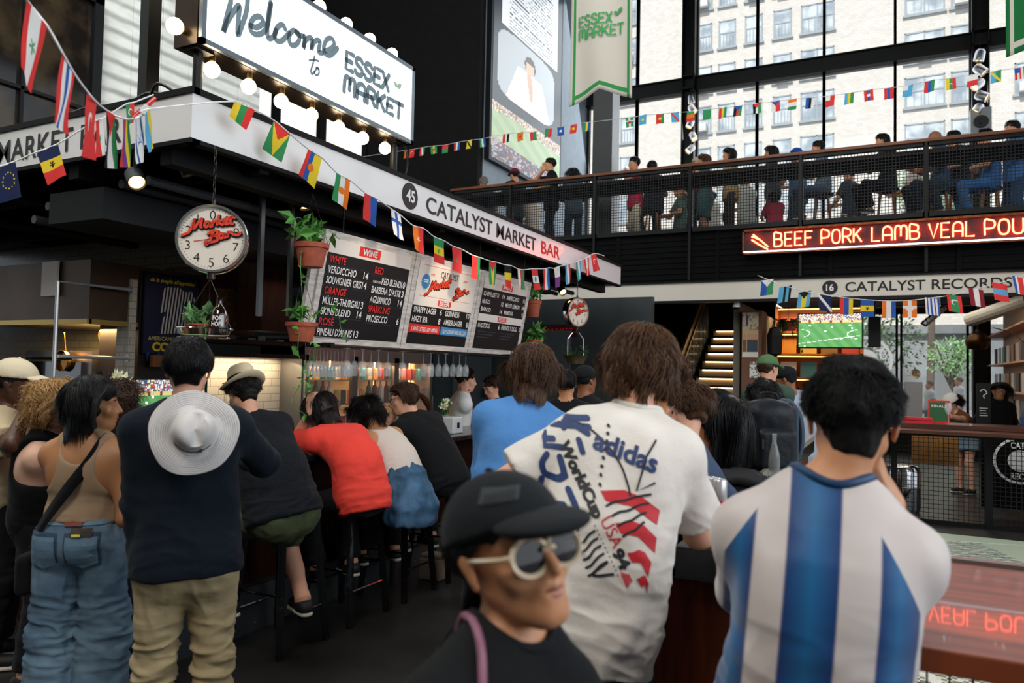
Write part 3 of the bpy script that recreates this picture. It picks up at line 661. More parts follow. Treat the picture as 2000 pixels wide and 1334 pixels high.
wf = MB(); wf.bb(-9.0, -8.86, 3.2, 5.95, 4.05, 4.15); wf.bb(-9, -8.86, 3.2, 5.95, 6.13, 6.23); wf.bb(-9, -8.86, 5.83, 5.95, 4.05, 6.23); wf.bb(-9, -8.88, 5.0, 5.04, 4.1, 6.2); wf.bb(-9, -8.88, 3.2, 5.9, 4.75, 4.79)
w = struct('window_inner', wf, BLK); mb = MB(); mb.bb(-8.98, -8.93, 3.2, 5.9, 4.1, 6.2); mb.build('pane', mat('dark_glass', '1a1512', rough=.08, var=.6, vscale=2, col2='3a3022', spec=.7), w)
mb = MB(); mb.bb(-9.6, -8.2, 2.0, 8.6, 2.9, 3.02); struct('trim_ledge', mb, BLK)
# ---------------------------------------------------------------- facade glazing
YF = 19.0; ZM = 3.93
mb = MB()
for z in (9.02,):
    mb.bb(-7.45, 9, YF-.15, YF+.1, z-.16, z+.16); mb.bb(-7.45, 9, YF-.22, YF+.12, z+.16, z+.19); mb.bb(-7.45, 9, YF-.22, YF+.12, z-.19, z-.16)
mb.bb(-7.45, 9, YF-.1, YF+.1, ZM-.25, ZM+.12); mb.bb(-7.45, 9, YF-.15, YF+.1, 11.7, 12)
struct('trim_transom', mb, BLK)
for i, x in enumerate((-4.63, 1.65, 7.93)):
    mb = MB(); mb.bb(x-.16, x-.13, YF-.4, YF, 0, 12).bb(x+.13, x+.16, YF-.4, YF, 0, 12).bb(x-.16, x+.16, YF-.22, YF-.19, 0, 12)
    for z in (8.86, 9.18): mb.bb(x-.16, x+.16, YF-.4, YF, z-.02, z+.02)
    for k in range(12):
        mb.bb(x-.2, x+.2, YF-.36, YF-.34, 5.3+k*.11, 5.33+k*.11)
    struct('trim_column', mb, BLK)
n = 0
for x0, x1 in ((-7.4, -6.05), (-6.05, -4.79), (-4.47, -3.0), (-3.0, -1.48), (-1.48, .02), (.02, 1.49), (1.81, 3.3), (3.3, 4.8)):
    n += 1; mb = MB(); mb.bb(x0-.03, x0+.03, YF-.12, YF+.02, 4.05, 11.7); mb.bb(x1-.03, x1+.03, YF-.12, YF+.02, 4.05, 11.7)
    w = struct('window_%d' % n, mb, BLK); g = MB(); g.bb(x0+.03, x1-.03, YF-.02, YF-.01, 4.05, 8.84); g.bb(x0+.03, x1-.03, YF-.02, YF-.01, 9.2, 11.7); g.build('pane', GLS, w)
# big dark pier at the landing
mb = MB(); mb.bb(-5.0, -4.62, 13, 13.4, 3.93, 12); struct('trim_pier', mb, mat('pier_paint', '0a0b0d', rough=.4, coat=.15))
# ---------------------------------------------------------------- street outside
mb = MB(); mb.bb(-80, 80, 20.5, 80, -.2, -.05); struct('ground', mb, mat('street', '8a8a88', rough=.9))
BW = mat('pale_brick', 'cfcac2', rough=.9, var=.16, vscale=.7, bump=.2, bscale=8)
_b = BW.node_tree; br = _b.nodes.new('ShaderNodeTexBrick'); tcb = _b.nodes.new('ShaderNodeTexCoord'); mpb = _b.nodes.new('ShaderNodeMapping'); mpb.inputs['Rotation'].default_value = (pi/2, 0, 0)
_b.links.new(tcb.outputs['Object'], mpb.inputs[0]); _b.links.new(mpb.outputs[0], br.inputs['Vector'])
br.inputs['Scale'].default_value = 1.6; br.inputs['Color1'].default_value = lin('d6d2cb')+(1,); br.inputs['Color2'].default_value = lin('c9c3ba')+(1,); br.inputs['Mortar'].default_value = lin('bdb8b0')+(1,); br.inputs['Mortar Size'].default_value = .02
_b.links.new(br.outputs['Color'], _b.nodes['Principled BSDF'].inputs['Base Color'])
bl = empty('apartment_building', (-5, 50, 0), 'pale brick apartment block across the street, seen through the tall windows', 'building')
off = (5, -50, 0)
def rel(mb_, o_): mb_.V = [(a+o_[0], b+o_[1], c+o_[2]) for a, b, c in mb_.V]; return mb_
mb = MB(); mb.bb(-60, 45, 50, 62, -.2, 45); rel(mb, off).build('wall', BW, bl)
mb = MB(); mb.bb(-60, 45, 49.7, 50, -.2, 4.3); [mb.bb(x, x+.5, 49.5, 49.7, -.2, 4.3) for x in range(-40, 40, 4)]; mb.bb(-60, 45, 49.3, 50, 4.3, 4.8); rel(mb, off).build('shopfront', mat('shopfront_grey', '84898c', rough=.7, var=.4, vscale=.4), bl)
WFR = mat('window_frame_pale', '8f989e', rough=.6); WPN = mat('street_pane', '8b9aa6', rough=.15, var=.3, vscale=.8, col2='c8d0d4'); ACM = mat('air_conditioner_white', 'd8d8d4', rough=.6)
cols = [(-22.1, 1.1, 0), (-16.6, 1.1, 0), (-11.4, 1.1, 1), (-9.86, 1.1, 0), (-8.16, 1.1, 0), (-6.39, 1.1, 1), (-4.3, 1.95, 0), (1.6, 2.1, 1), (3.5, 1.1, 0), (6.6, 1.1, 0), (9.2, 2, 0)]
nw = 0
for r_, z in enumerate((10.3, 13.1, 15.9, 18.7, 21.4, 24.3, 27.1)):
    for c_, (x, wd, ac) in enumerate(cols):
        if nw > 88: break
        nw += 1
        f = MB(); h = 1.75
        f.bb(x-wd/2, x+wd/2, 49.93, 50.01, z-h/2-.08, z-h/2); f.bb(x-wd/2-.1, x+wd/2+.1, 49.86, 50, z-h/2-.2, z-h/2-.08); f.bb(x-wd/2, x+wd/2, 49.93, 50.01, z+h/2-.08, z+h/2)
        for xx in (x-wd/2, x+wd/2-.08)+((x-.04,) if wd > 1.5 else ()): f.bb(xx, xx+.08, 49.93, 50.01, z-h/2, z+h/2)
        f.bb(x-wd/2, x+wd/2, 49.94, 50.01, z-.04, z+.04)
        for k in range(5): f.bb(x-wd/2+.1+k*wd/5.5, x-wd/2+.13+k*wd/5.5, 49.92, 49.94, z-h/2, z-.1)
        w_ = rel(f, off).build('window', WFR, bl)
        p = MB(); p.bb(x-wd/2+.06, x+wd/2-.06, 49.97, 49.99, z-h/2, z+h/2); rel(p, off).build('pane', WPN, w_)
        if (ac and r_ % 2 == 0) or (c_*3+r_*5) % 7 == 0:
            a = MB(); a.bb(x-.36, x+.3, 49.5, 49.95, z-h/2, z-h/2+.5); a.bb(x-.3, x+.24, 49.48, 49.5, z-h/2+.08, z-h/2+.42); rel(a, off).build('air_conditioner', ACM, w_)
# street tree and shrubs
LEAF = {c: mat('leaf_'+c, c, rough=.5, var=.4, vscale=9, trans=0) for c in ('6f9a5e', '3f7a34', '5fa043', '2f5a2a', '8ab87a')}
def leafball(mb_, c, r, n, size, rg, flat=1.0):
    D = rg.normal(size=(n, 3)); D /= np.linalg.norm(D, axis=1)[:, None]; P = np.array(c)+D*np.array(r)*rg.uniform(.45, 1.0, (n, 1))
    for p, d in zip(P, D):
        a = unit(d+rg.normal(size=3)*.6); b = unit(np.cross(a, rg.normal(size=3))); L = size*rg.uniform(.6, 1.2); w_ = L*.45
        mb_.add([p, p+a*L*.5+b*w_*.5, p+a*L, p+a*L*.5-b*w_*.5], [(0, 1, 2, 3)])
def tree(x, y, z, r, h, lab, col='8ab87a', n=1400, size=.28, seed=1):
    t = empty('tree', (x, y, 0), lab, 'tree'); rg = np.random.default_rng(seed); mb = MB(); mb.tube([(0, 0, 0), (.1, 0, h*.4), (0, .1, h*.8)], [.16, .12, .05], 8)
    for k in range(5): mb.tube([(0, 0, h*.4), (rg.uniform(-r, r)*.6, rg.uniform(-r, r)*.5, h*rg.uniform(.6, .95))], [.06, .02], 5)
    mb.build('trunk', mat('bark', '5b5048', rough=.9), t); mb = MB()
    for k in range(6): leafball(mb, (rg.uniform(-r, r)*.5, rg.uniform(-r, r)*.5, h*.75+rg.uniform(-.3, .3)*r), (r*.55, r*.55, r*.55), n//6, size, rg)
    mb.build('foliage', LEAF[col], t)
_t = onY(1815, 290, 36); tree(_t[0], 36, 0, 2.2, _t[2]+1.0, 'pale green street tree behind the glass right of the tall mullion', seed=4)
_t = onY(1700, 700, 27); tree(_t[0], 27, 0, 1.7, 3.6, 'leafy street tree outside the record shop window', seed=5, n=1500, size=.16)
_t = onY(1862, 690, 31); tree(_t[0], 31, 0, 1.2, 3.2, 'smaller street tree outside, towards the right of the shop window', seed=6, n=1000, size=.16)
# ---------------------------------------------------------------- mezzanine
mb = MB(); mb.bb(-7.45, 9, 12.02, YF, 3.72, ZM); struct('floor_upper', mb, mat('upper_floor', '3a3835', rough=.5))
mb = MB(); mb.bb(-7.45, 9, 12.0, 12.1, 3.12, 3.93)
for x in np.arange(-7.4, 9, 1.64): mb.bb(x-.03, x+.03, 11.97, 12.0, 3.12, 3.93)
for z in np.arange(3.18, 3.9, .09): mb.bb(-7.45, 9, 11.985, 12.0, z, z+.04)
mb.bb(-12, -7.45, 12.0, 12.1, 3.12, 5.0)
struct('trim_fascia', mb, DRK)
rl = empty('balcony_railing', (-2, 12, ZM), 'long black balcony railing with brown wood handrail and wire mesh panels', 'railing')
ro = (2, -12, -ZM)
mb = MB(); mb.bb(-7.4, 9, 11.9, 12.06, 4.98, 5.03); rel(mb, ro).build('handrail', mat('handrail_wood', '7a4526', rough=.35, var=.3, vscale=6, stretch=(.3, 4, 4)), rl, bevel=.01)
PX = [-7.38, -6.14, -4.53, -2.91, -1.25, .40, 2.05, 3.7, 5.4]
for x in PX: mb = MB(); mb.bb(x-.035, x+.035, 11.93, 12.0, 3.93, 4.98).bb(x-.02, x+.02, 11.9, 11.93, 3.15, 4.98); rel(mb, ro).build('post', BLK, rl)
mb = MB(); mb.bb(-7.4, 9, 11.93, 12.0, 3.93, 4.0).bb(-7.4, 9, 11.93, 12.0, 4.93, 4.98); rel(mb, ro).build('bottom_rail', BLK, rl)
WIRE = mat('wire_mesh', '1a1b1d', rough=.5, metal=.3)
def meshpanel(x0, x1, y, z0, z1, p=.045, t=.008):
    mb_ = MB()
    for x in np.arange(x0+p/2, x1, p): mb_.bb(x-t/2, x+t/2, y-t/2, y+t/2, z0, z1)
    for z in np.arange(z0+p/2, z1, p): mb_.bb(x0, x1, y-t/2, y+t/2, z-t/2, z+t/2)
    return mb_
for a, b in zip(PX[:-1], PX[1:]): rel(meshpanel(a+.035, b-.035, 11.96, 4.0, 4.93), ro).build('mesh_panel', WIRE, rl)
# drinks ledge on the inside of the railing
mb = MB(); mb.bb(-7.4, 9, 12.1, 12.5, 4.88, 4.93); lg = thing('drinks_ledge', mb, mat('ledge_wood', '4a2f20', rough=.4), 'long narrow drinks ledge running behind the balcony railing', 'ledge')
mb = MB(); mb.bb(-7.4, 9, 12.14, 12.18, 4.68, 4.88); mb.build('apron', DRK, lg)
# ---------------------------------------------------------------- stall fascia below the balcony
WF = mat('sign_white_gloss', 'e6e4e2', rough=.25, coat=.4, spec=.5)
FW = mat('sign_cream', 'cfc6b8', rough=.45)
INK = mat('sign_ink', '0c0c0e', rough=.5); RED = mat('sign_red', 'd8231f', rough=.5)
fs = empty('stall_fascia', (-3, 12, 3), 'long cream fascia lettered CATALYST RECORDS under the balcony', 'sign'); fo = (3, -12, -3)
mb = MB(); mb.bb(-10, 9, 11.93, 11.98, 2.83, 3.11); rel(mb, fo).build('board', FW, fs)
mb = MB(); mb.bb(-10, 9, 11.9, 12.0, 3.11, 3.13).bb(-10, 9, 11.9, 12.0, 2.79, 2.83); rel(mb, fo).build('trim_strip', BLK, fs)
def xat(px_, py_): return onY(px_, py_, 11.93)[0]
mb = MB(); x0, x1 = xat(1651, 560), xat(1977, 552); put(mb, text_fit('CATALYST RECORDS', x1-x0, .135, align='LEFT', weight=.012), (x0, 11.925, 2.905), (1, 0, 0), (0, 0, 1)); rel(mb, fo).build('lettering', INK, fs)
xc = xat(1621, 564); mb = MB(); mb.lathe([(0, 0), (.105, 0), (.105, .006), (0, .006)], c=(xc, 11.93, 2.97), n=32, R=Rx(pi/2)); rel(mb, fo).build('number_disc', INK, fs)
mb = MB(); put(mb, text_fit('16', .105, .09, weight=.02), (xc, 11.92, 2.925), (1, 0, 0), (0, 0, 1)); rel(mb, fo).build('number', WF, fs)
mb = MB(); x1 = xat(1061, 578); put(mb, text_fit('MARKET', .72, .13, align='RIGHT'), (x1, 11.925, 2.9), (1, 0, 0), (0, 0, 1)); rel(mb, fo).build('lettering', INK, fs)
# neon sign
ns = empty('neon_sign', (0, 11.88, 3.5), 'long rusty red butcher neon sign glowing BEEF PORK LAMB VEAL', 'sign'); no = (0, -11.88, -3.5)
RU = mat('rusted_sign_enamel', '4a0f0a', rough=.5, var=1, vscale=5, col2='1c0805', edge=(.45, .6), bump=.3, bscale=25)
xl = -2.07; mb = MB(); mb.bb(xl, 3.6, 11.84, 11.9, 3.5, 3.88); rel(mb, no).build('panel', RU, ns)
mb = MB(); mb.bb(xl, 3.6, 11.80, 11.84, 3.85, 3.88).bb(xl, xl+.02, 11.8, 11.84, 3.5, 3.88); mb.bb(xl, 3.6, 11.8, 11.84, 3.5, 3.52); rel(mb, no).build('frame', mat('copper_trim', '8a4a24', rough=.4, metal=.6, var=.5, vscale=20), ns)
NEON = E_('neon_red_glow', 'ff5238', 14.0); NW = E_('neon_white_glow', 'dff4ff', 4.0)
def neon(word, pxl, pxr):
    a, b = onY(pxl, 470, 11.84)[0], onY(pxr, 470, 11.84)[0]; st, wd = strokes(word, 1.0); k = (b-a)/wd; mb_ = MB()
    for P in st: mb_.tube(np.column_stack([a+P[:, 0]*k, np.full(len(P), 11.80), 3.60+P[:, 1]*.2]), .013, 6)
    rel(mb_, no).build('neon_tube', NEON, ns, smooth=True)
for w_, a, b in (('BEEF', 1513, 1587), ('PORK', 1605, 1683), ('LAMB', 1703, 1795), ('VEAL', 1814, 1903), ('POULTRY', 1923, 2110)): neon(w_, a, b)
mb = MB(); mb.tube([(xl+.02, 11.8, 3.535), (3.5, 11.8, 3.535)], .011, 6); rel(mb, no).build('white_tube', NW, ns)
a = onY(1468, 462, 11.8); b = onY(1500, 482, 11.8); mb = MB(); mb.tube([a, a+(.05, 0, -.02), (a+b)/2+(.0, 0, .03), b], .014, 6); mb.tube([a+(.02, 0, .03), (a+b)/2+(.03, 0, 0)], .012, 5); mb.tube([a+(0, 0, -.05), (a+b)/2-(.02, 0, .04), b+(0, 0, -.04)], .013, 5); rel(mb, no).build('neon_ornament', NEON, ns)
light('neon_glow', 'AREA', (.8, 11.6, 3.7), 14, (1, .12, .05), 5.5, target=(.8, 9, 3.2), sy=.3)
# ---------------------------------------------------------------- wide screen on the alcove wall
bb_ = empty('wall_screen', (-7.35, 14.8, 8), 'tall black-framed screen on the alcove wall showing a football pitch', 'screen'); bo = (7.35, -14.8, -8)
mb = MB(); mb.bb(-7.45, -7.33, 13.25, 16.9, 5.95, 11.9); rel(mb, bo).build('frame', BLK, bb_)
def painted(name, nu, nv, fn, org, xd, yd, parent, emit=0.0, rough=.4, label=None):
    """flat grid coloured by fn(u, v) -> hex/rgb; u right, v up"""
    V = []; F = []; C = []; xd = np.array(xd, float); yd = np.array(yd, float); org = np.array(org, float)
    for j in range(nv+1):
        for i in range(nu+1): V.append(org+xd*i/nu+yd*j/nv)
    for j in range(nv):
        for i in range(nu):
            F.append((j*(nu+1)+i, j*(nu+1)+i+1, (j+1)*(nu+1)+i+1, (j+1)*(nu+1)+i)); c = fn((i+.5)/nu, (j+.5)/nv); C.append(lin(c)+(1,))
    me = npmesh(name, V, F); at_ = me.color_attributes.new('col', 'FLOAT_COLOR', 'CORNER'); at_.data.foreach_set('color', np.repeat(np.array(C, np.float32), 4, axis=0).ravel())
    m = mat('painted_%s_%s' % (emit, rough), 'ffffff', rough=rough, emit=emit, attr='col'); o = link(name, me, m, parent); return o
def rnd(u, v, s=0): return (sin(u*12.9898+v*78.233+s*37.7)*43758.5453) % 1
def pitch_pic(u, v, crowd=.72, seed=0, stand='b9bcc8'):
    if v > crowd:
        q = rnd(int(u*90), int(v*70), seed); return ('d9dce4', '7d8796', 'b24b40', '3f5470', 'e8d9a0')[int(q*5)] if v > crowd+.06 else ('c9b878' if (int(u*30) % 5) else '6a3a34')
    g = (int((u*1.2+v*.6)*9) % 2); c = '4f8a4e' if g else '5a9657'
    if abs(v-(.10+.25*u)) < .008 or (abs(((u-.98)/.2)**2+((v-.38)/.14)**2-1) < .09) or abs(((u-.02)/.16)**2+((v-.42)/.12)**2-1) < .09: return 'dfe8df'
    if rnd(int(u*36), int(v*24), seed+3) > .985: return 'f0f0f0'
    return c
def bill(u, v):
    # lower part: pitch and crowd; upper: photo card of a person and a quote bubble
    if v < .205:
        if v < .055+.02*(1-u): return ('5b5560', '8a4648', '3e4450', 'a9a6b0')[int(rnd(int(u*60), int(v*180), 2)*4)]
        if v > .168+.01*sin(u*5): return ('c7a86c', 'b9aaa0', 'd8d0c8', '8f6f6a')[int(rnd(int(u*70), int(v*220), 5)*4)]
        return 'a9bb92' if (int((u+v*4)*8) % 2) else '9db287'
    a, b = (u-.47)/.42, (v-.37)/.125
    if max(abs(a), abs(b)) < 1 and not (abs(a)**5+abs(b)**5 > 1.0):
        x, y = (u-.5)/.16, (v-.365)/.075
        if (x/.5)**2+((y-.85)/.48)**2 < 1: return '4a3a34' if y > .98 or abs(x) > .38 else 'd9b39a'
        if abs(x) < .3 and -.9 < y < .45 and abs(x+y*.3) < .22: return 'd2a88e'
        if abs(x) < 1.3-.5*y and y < .42: return 'e9e3da'
        return 'b5babd'
    if v > .505 and .1 < u < .93:
        if abs((v*75) % 1-.5) < .16 and .2 < u < .85 and rnd(int(u*60), int(v*75), 4) > .25: return '5f666c'
        return 'eceef0'
    return '343c42'
rg_ = painted('picture', 70, 240, bill, (-7.325, 13.32, 6.02), (0, 3.5, 0), (0, 0, 5.8), bb_, emit=.42, rough=.35); rg_.data.transform(Matrix.Translation(bo))
# red stair rail glimpsed on the landing
mb = MB(); a = onY(962, 335, 14.5); b = onY(1000, 362, 14.5); mb.tube([a, b], .025, 8); mb.tube([b, (b[0], b[1], ZM)], .02, 8).tube([a, (a[0], a[1], ZM)], .02, 8); thing('stair_rail', mb, RED, 'short sloping red rail on the landing below the big screen', 'railing')
def translucent(m, f=.4):
    nt_ = m.node_tree; b_ = nt_.nodes['Principled BSDF']; t_ = nt_.nodes.new('ShaderNodeBsdfTranslucent'); t_.inputs[0].default_value = b_.inputs['Base Color'].default_value; x_ = nt_.nodes.new('ShaderNodeMixShader'); x_.inputs[0].default_value = f
    nt_.links.new(b_.outputs[0], x_.inputs[1]); nt_.links.new(t_.outputs[0], x_.inputs[2]); nt_.links.new(x_.outputs[0], nt_.nodes['Material Output'].inputs[0]); return m
# hanging cloth banners
def banner(px0, px1, D, zt, zb_, Y, cols_, lab, txt, notch=.17, w=.86, xl_=None, flip=False):
    x0 = xl_; o = empty('banner', (x0+w/2, Y, zb_), lab, 'banner', 'cloth banners hung in the hall'); nx, nz_ = 24, 30; V = []; F = []; MI = []
    def pt(u, v):
        lowz = notch*(1-abs(2*u-1)); z = zb_+lowz+(zt-zb_-lowz)*v; return (x0+w*u-(x0+w/2), .035*sin(u*9+v*2)*(1-.3*v), z-zb_)
    for j in range(nz_+1):
        for i in range(nx+1): V.append(pt(i/nx, j/nz_))
    for j in range(nz_):
        for i in range(nx):
            F.append((j*(nx+1)+i, j*(nx+1)+i+1, (j+1)*(nx+1)+i+1, (j+1)*(nx+1)+i)); u = (i+.5)/nx; edge_ = min(u, 1-u)*nx; MI.append(1 if 1 <= edge_ < 2 or (j == 1 and edge_ > 1) else 0)
    me = npmesh('cloth', V, F, MI); c = link('cloth', me, [translucent(mat('banner_'+cols_[0], cols_[0], rough=.9)), translucent(mat('banner_'+cols_[1], cols_[1], rough=.9))], o, smooth=True)
    sm = c.modifiers.new('s', 'SOLIDIFY'); sm.thickness = .004
    mb_ = MB(); mb_.tube([(-w/2-.05, 0, zt-zb_), (w/2+.05, 0, zt-zb_)], .015, 8); mb_.build('rod', BLK, o)
    if txt:
        bv = BVHTree.FromPolygons([tuple(v) for v in V], [tuple(f) for f in F]); k = w/.86
        for word, zz in (('ESSEX', 1.03), ('MARKET', .86)):
            st, wd = strokes(word, .13, cond=.8 if word == 'ESSEX' else .72); tw = .44 if word == 'ESSEX' else .6; sc_ = tw/wd; st = [np.column_stack([p[:, 0]*sc_, p[:, 1]]) for p in st]
            VF = drape(ribbon(st, .022, smooth=False), (-.30, 0, zz), (1, 0, 0), (0, 0, 1), bv, off=.02, maxe=.06); m2 = MB(); m2.add(*VF); m2.build('lettering', mat('banner_green', '2f8a45', rough=.8), o)
        m2 = MB()
        for L in (leaf((.23, 1.13), .09, .025, .9), leaf((.23, 1.11), .08, .024, 2.4)): m2.add(*drape(L, (0, 0, 0), (1, 0, 0), (0, 0, 1), bv, off=.02, maxe=.06))
        m2.build('leaf_mark', mat('banner_green', '2f8a45', rough=.8), o)
    return o
banner(0, 0, 0, 6.9, 5.12, 9.0, ('d8d2c6', '3f9a54'), 'white banner lettered ESSEX MARKET in green, hanging before the glass', True, xl_=-3.80, w=.85)
banner(0, 0, 0, 6.9, 4.95, 9.0, ('1f7a3e', 'd8d2c6'), 'green banner with white border at the upper right corner', False, xl_=1.02, w=.85)
# ================================================================ the bar: canopy, signs, boards
XB = -3.49; Y0, Y1 = 2.88, 10.27
cn = empty('bar_canopy', (-5, 6, 3), 'white-fasciaed canopy over the bar lettered CATALYST MARKET BAR', 'canopy'); co = (5, -6, -3)
def cbuild(mb_, name, m, **k): return rel(mb_, co).build(name, m, cn, **k)
CT = mat('canopy_black', '08090a', rough=.6, spec=.2)
mb = MB(); mb.bb(-9, XB-.02, Y0+.02, Y1-.02, 3.10, 3.15); cbuild(mb, 'deck', CT)
mb = MB(); mb.bb(XB-.03, XB, Y0, Y1, 2.91, 3.165); cbuild(mb, 'fascia_panel', WF)
mb = MB(); mb.bb(-9, XB-.03, Y0, Y0+.03, 2.91, 3.165); cbuild(mb, 'fascia_panel', WF)
mb = MB(); mb.bb(-9, XB+.012, Y0-.012, Y0+.04, 3.165, 3.20).bb(XB-.04, XB+.012, Y0, Y1, 3.165, 3.20).bb(-9, XB+.012, Y0-.012, Y0+.05, 2.885, 2.91).bb(XB-.05, XB+.012, Y0, Y1, 2.885, 2.91); cbuild(mb, 'edge_trim', CT)
mb = MB()
for y in np.arange(Y0+.6, Y1, 1.05): mb.bb(-9, XB-.05, y-.04, y+.04, 2.86, 3.1)
for x in (-3.75, -4.6, -5.6, -6.8): mb.bb(x-.05, x+.05, Y0+.05, Y1-.05, 2.8, 3.0)
cbuild(mb, 'beams', CT)
mb = MB()
for x, z in ((-4.1, 2.78), (-4.35, 2.78), (-5.1, 2.7), (-5.25, 2.62)): mb.tube([(x, Y0+.2, z), (x, Y1-.3, z)], .03, 8)
cbuild(mb, 'conduits', mat('grey_conduit', '3a3c40', rough=.4))
mb = MB(); mb.bb(-4.95, -4.4, 3.0, 7.6, 2.55, 2.75); cbuild(mb, 'duct', mat('duct_grey', '16191c', rough=.6, spec=.25))
ya, yb_ = onX(832, 400, XB)[1], onX(1045, 470, XB)[1]
mb = MB(); put(mb, text_fit('CATALYST MARKET', yb_-ya+.02, .135, align='LEFT', weight=.012), (XB+.004, ya, 2.965), (0, 1, 0), (0, 0, 1)); cbuild(mb, 'lettering', INK)
mb = MB(); y2 = onX(1093, 495, XB)[1]; put(mb, text_fit('BAR', y2-yb_-.16, .135, align='RIGHT', weight=.012), (XB+.004, y2, 2.965), (0, 1, 0), (0, 0, 1)); cbuild(mb, 'red_lettering', RED)
mb = MB(); mb.lathe([(0, 0), (.107, 0), (.107, .006), (0, .006)], c=(XB, 5.0, 3.045), n=36, R=RY90); cbuild(mb, 'number_disc', INK)
mb = MB(); put(mb, text_fit('45', .12, .09, weight=.025), (XB+.01, 5.0, 3.0), (0, 1, 0), (0, 0, 1)); cbuild(mb, 'number', WF)
mb = MB(); xr = onY(238, 270, Y0)[0]; put(mb, text_fit('CATALYST MARKET BAR', 2.35, .145, align='RIGHT', weight=.012), (xr, Y0-.004, 2.96), (1, 0, 0), (0, 0, 1)); cbuild(mb, 'side_lettering', INK)
for x, y in ((-4.2, 3.13),):
    mb = MB(); mb.bb(x-.04, x+.04, y-.045, y+.045, 3.15, 12); struct('trim_post', mb, BLK)
mb = MB(); mb.tube(smoothpath([(-3.75, 2.95, 3.2), (-4.0, 2.98, 3.27), (-4.2, 2.95, 3.2), (-4.5, 2.97, 3.26), (-4.9, 2.94, 3.2)]), .012, 6); mb.tube(smoothpath([(-3.7, 3.0, 3.2), (-3.85, 2.93, 3.29), (-4.05, 3.0, 3.22), (-4.4, 3.02, 3.2)]), .01, 6); thing('cable', mb, INK, 'tangle of black cable lying on the canopy corner', 'cable')
# ---------------------------------------------------------------- lit welcome sign
ws = empty('welcome_sign', (XB-.1, 3.9, 3.8), 'lit white box sign lettered Welcome to ESSEX MARKET with globe bulbs', 'sign'); wo = (-XB+.1, -3.9, -3.8)
def wbuild(mb_, name, m, **k): return rel(mb_, wo).build(name, m, ws, **k)
A0, A1, Z0, Z1 = 2.92, 5.02, 3.47, 4.10
mb = MB(); mb.bb(XB-.22, XB-.02, A0, A1, Z0, Z1); wbuild(mb, 'box', mat('bronze_box', '2a2018', rough=.3, metal=.7))
mb = MB()
for z in (Z0, Z1-.03): mb.bb(XB-.03, XB+.008, A0, A1, z, z+.03)
for y in (A0, A1-.03): mb.bb(XB-.03, XB+.008, y, y+.03, Z0, Z1)
wbuild(mb, 'frame', mat('sign_frame_grey', '6d7880', rough=.35, metal=.5))
mb = MB(); mb.bb(XB-.02, XB, A0+.03, A1-.03, Z0+.03, Z1-.03); wbuild(mb, 'lit_face', E_('lightbox_white', 'fbfffc', 1.25))
SLATE = mat('sign_slate', '66767d', rough=.6, emit=.35)
def face(px_, py_): p = onX(px_, py_, XB); return p[1], p[2]
def script(strs, w, parent_build, name, m):
    """strs: lists of photo points on the sign plane"""
    P = [np.array([face(*q) for q in s_]) for s_ in strs]; VF = ribbon(P, w); mb_ = MB(); put(mb_, VF, (XB+.003, 0, 0), (0, 1, 0), (0, 0, 1)); parent_build(mb_, name, m)
_k = lambda L: [(350+x/3.176, y/3.176) for x, y in L]
script([_k([(310, -30), (318, 10), (300, 80), (272, 196), (300, 130), (352, 50), (372, 40), (365, 120), (362, 218), (390, 150), (415, 70), (425, -30)]),
        _k([(442, 160), (480, 170), (520, 140), (500, 105), (465, 110), (440, 150), (445, 195), (480, 215), (520, 200), (545, 160), (560, 80), (568, 20), (562, 30), (548, 120), (545, 220), (560, 240), (585, 225), (600, 190)]),
        _k([(655, 180), (640, 155), (612, 165), (590, 210), (600, 250), (630, 255), (655, 235), (680, 205)]), _k([(735, 205), (705, 190), (680, 225), (685, 270), (712, 283), (740, 255), (742, 215), (720, 195), (735, 215), (765, 225)]),
        _k([(775, 225), (775, 260), (768, 300), (780, 255), (805, 235), (822, 245), (818, 305), (832, 265), (855, 250), (872, 262), (862, 320), (885, 330)]),
        _k([(902, 315), (935, 305), (960, 275), (945, 240), (915, 245), (895, 290), (900, 330), (930, 345), (960, 325), (980, 300)])], .036, wbuild, 'lettering', SLATE)
script([_k([(838, 350), (828, 395), (815, 440), (822, 460), (838, 445)]), _k([(806, 375), (835, 372), (862, 380)]), _k([(850, 425), (838, 450), (848, 468), (865, 455), (862, 425), (848, 420), (865, 432)])], .016, wbuild, 'lettering', SLATE)
def block(word, tl, tr, bl_, wb, name='lettering'):
    """stroke letters stretched between three photo points"""
    a, b, c = [np.array(face(*q)) for q in (tl, tr, bl_)]; st, wd = strokes(word, 1.0, cond=1.0); P = [c+np.outer(p[:, 0]/wd, b-a)+np.outer(p[:, 1], a-c) for p in st]
    VF = ribbon(P, .038, smooth=False); mb_ = MB(); put(mb_, VF, (XB+.003, 0, 0), (0, 1, 0), (0, 0, 1)); wb(mb_, name, SLATE)
block('ESSEX', *_k([(1038, 322), (1300, 468), (1032, 425)]), wbuild); block('MARKET', *_k([(1028, 470), (1384, 655), (1020, 565)]), wbuild)
mb = MB(); c = np.array(face(*_k([(1352, 545)])[0])); put(mb, leaf((0, 0), .07, .022, .7), (XB+.003, *c), (0, 1, 0), (0, 0, 1)); put(mb, leaf((0, 0), .06, .02, 2.5), (XB+.003, *c), (0, 1, 0), (0, 0, 1)); wbuild(mb, 'leaf_mark', mat('pale_leaf', 'a9c9a8', rough=.6))
BULB = E_('bulb_glow', 'ffe2b8', 14.0); BRS = mat('bulb_cap', '8a6a40', rough=.3, metal=.9)
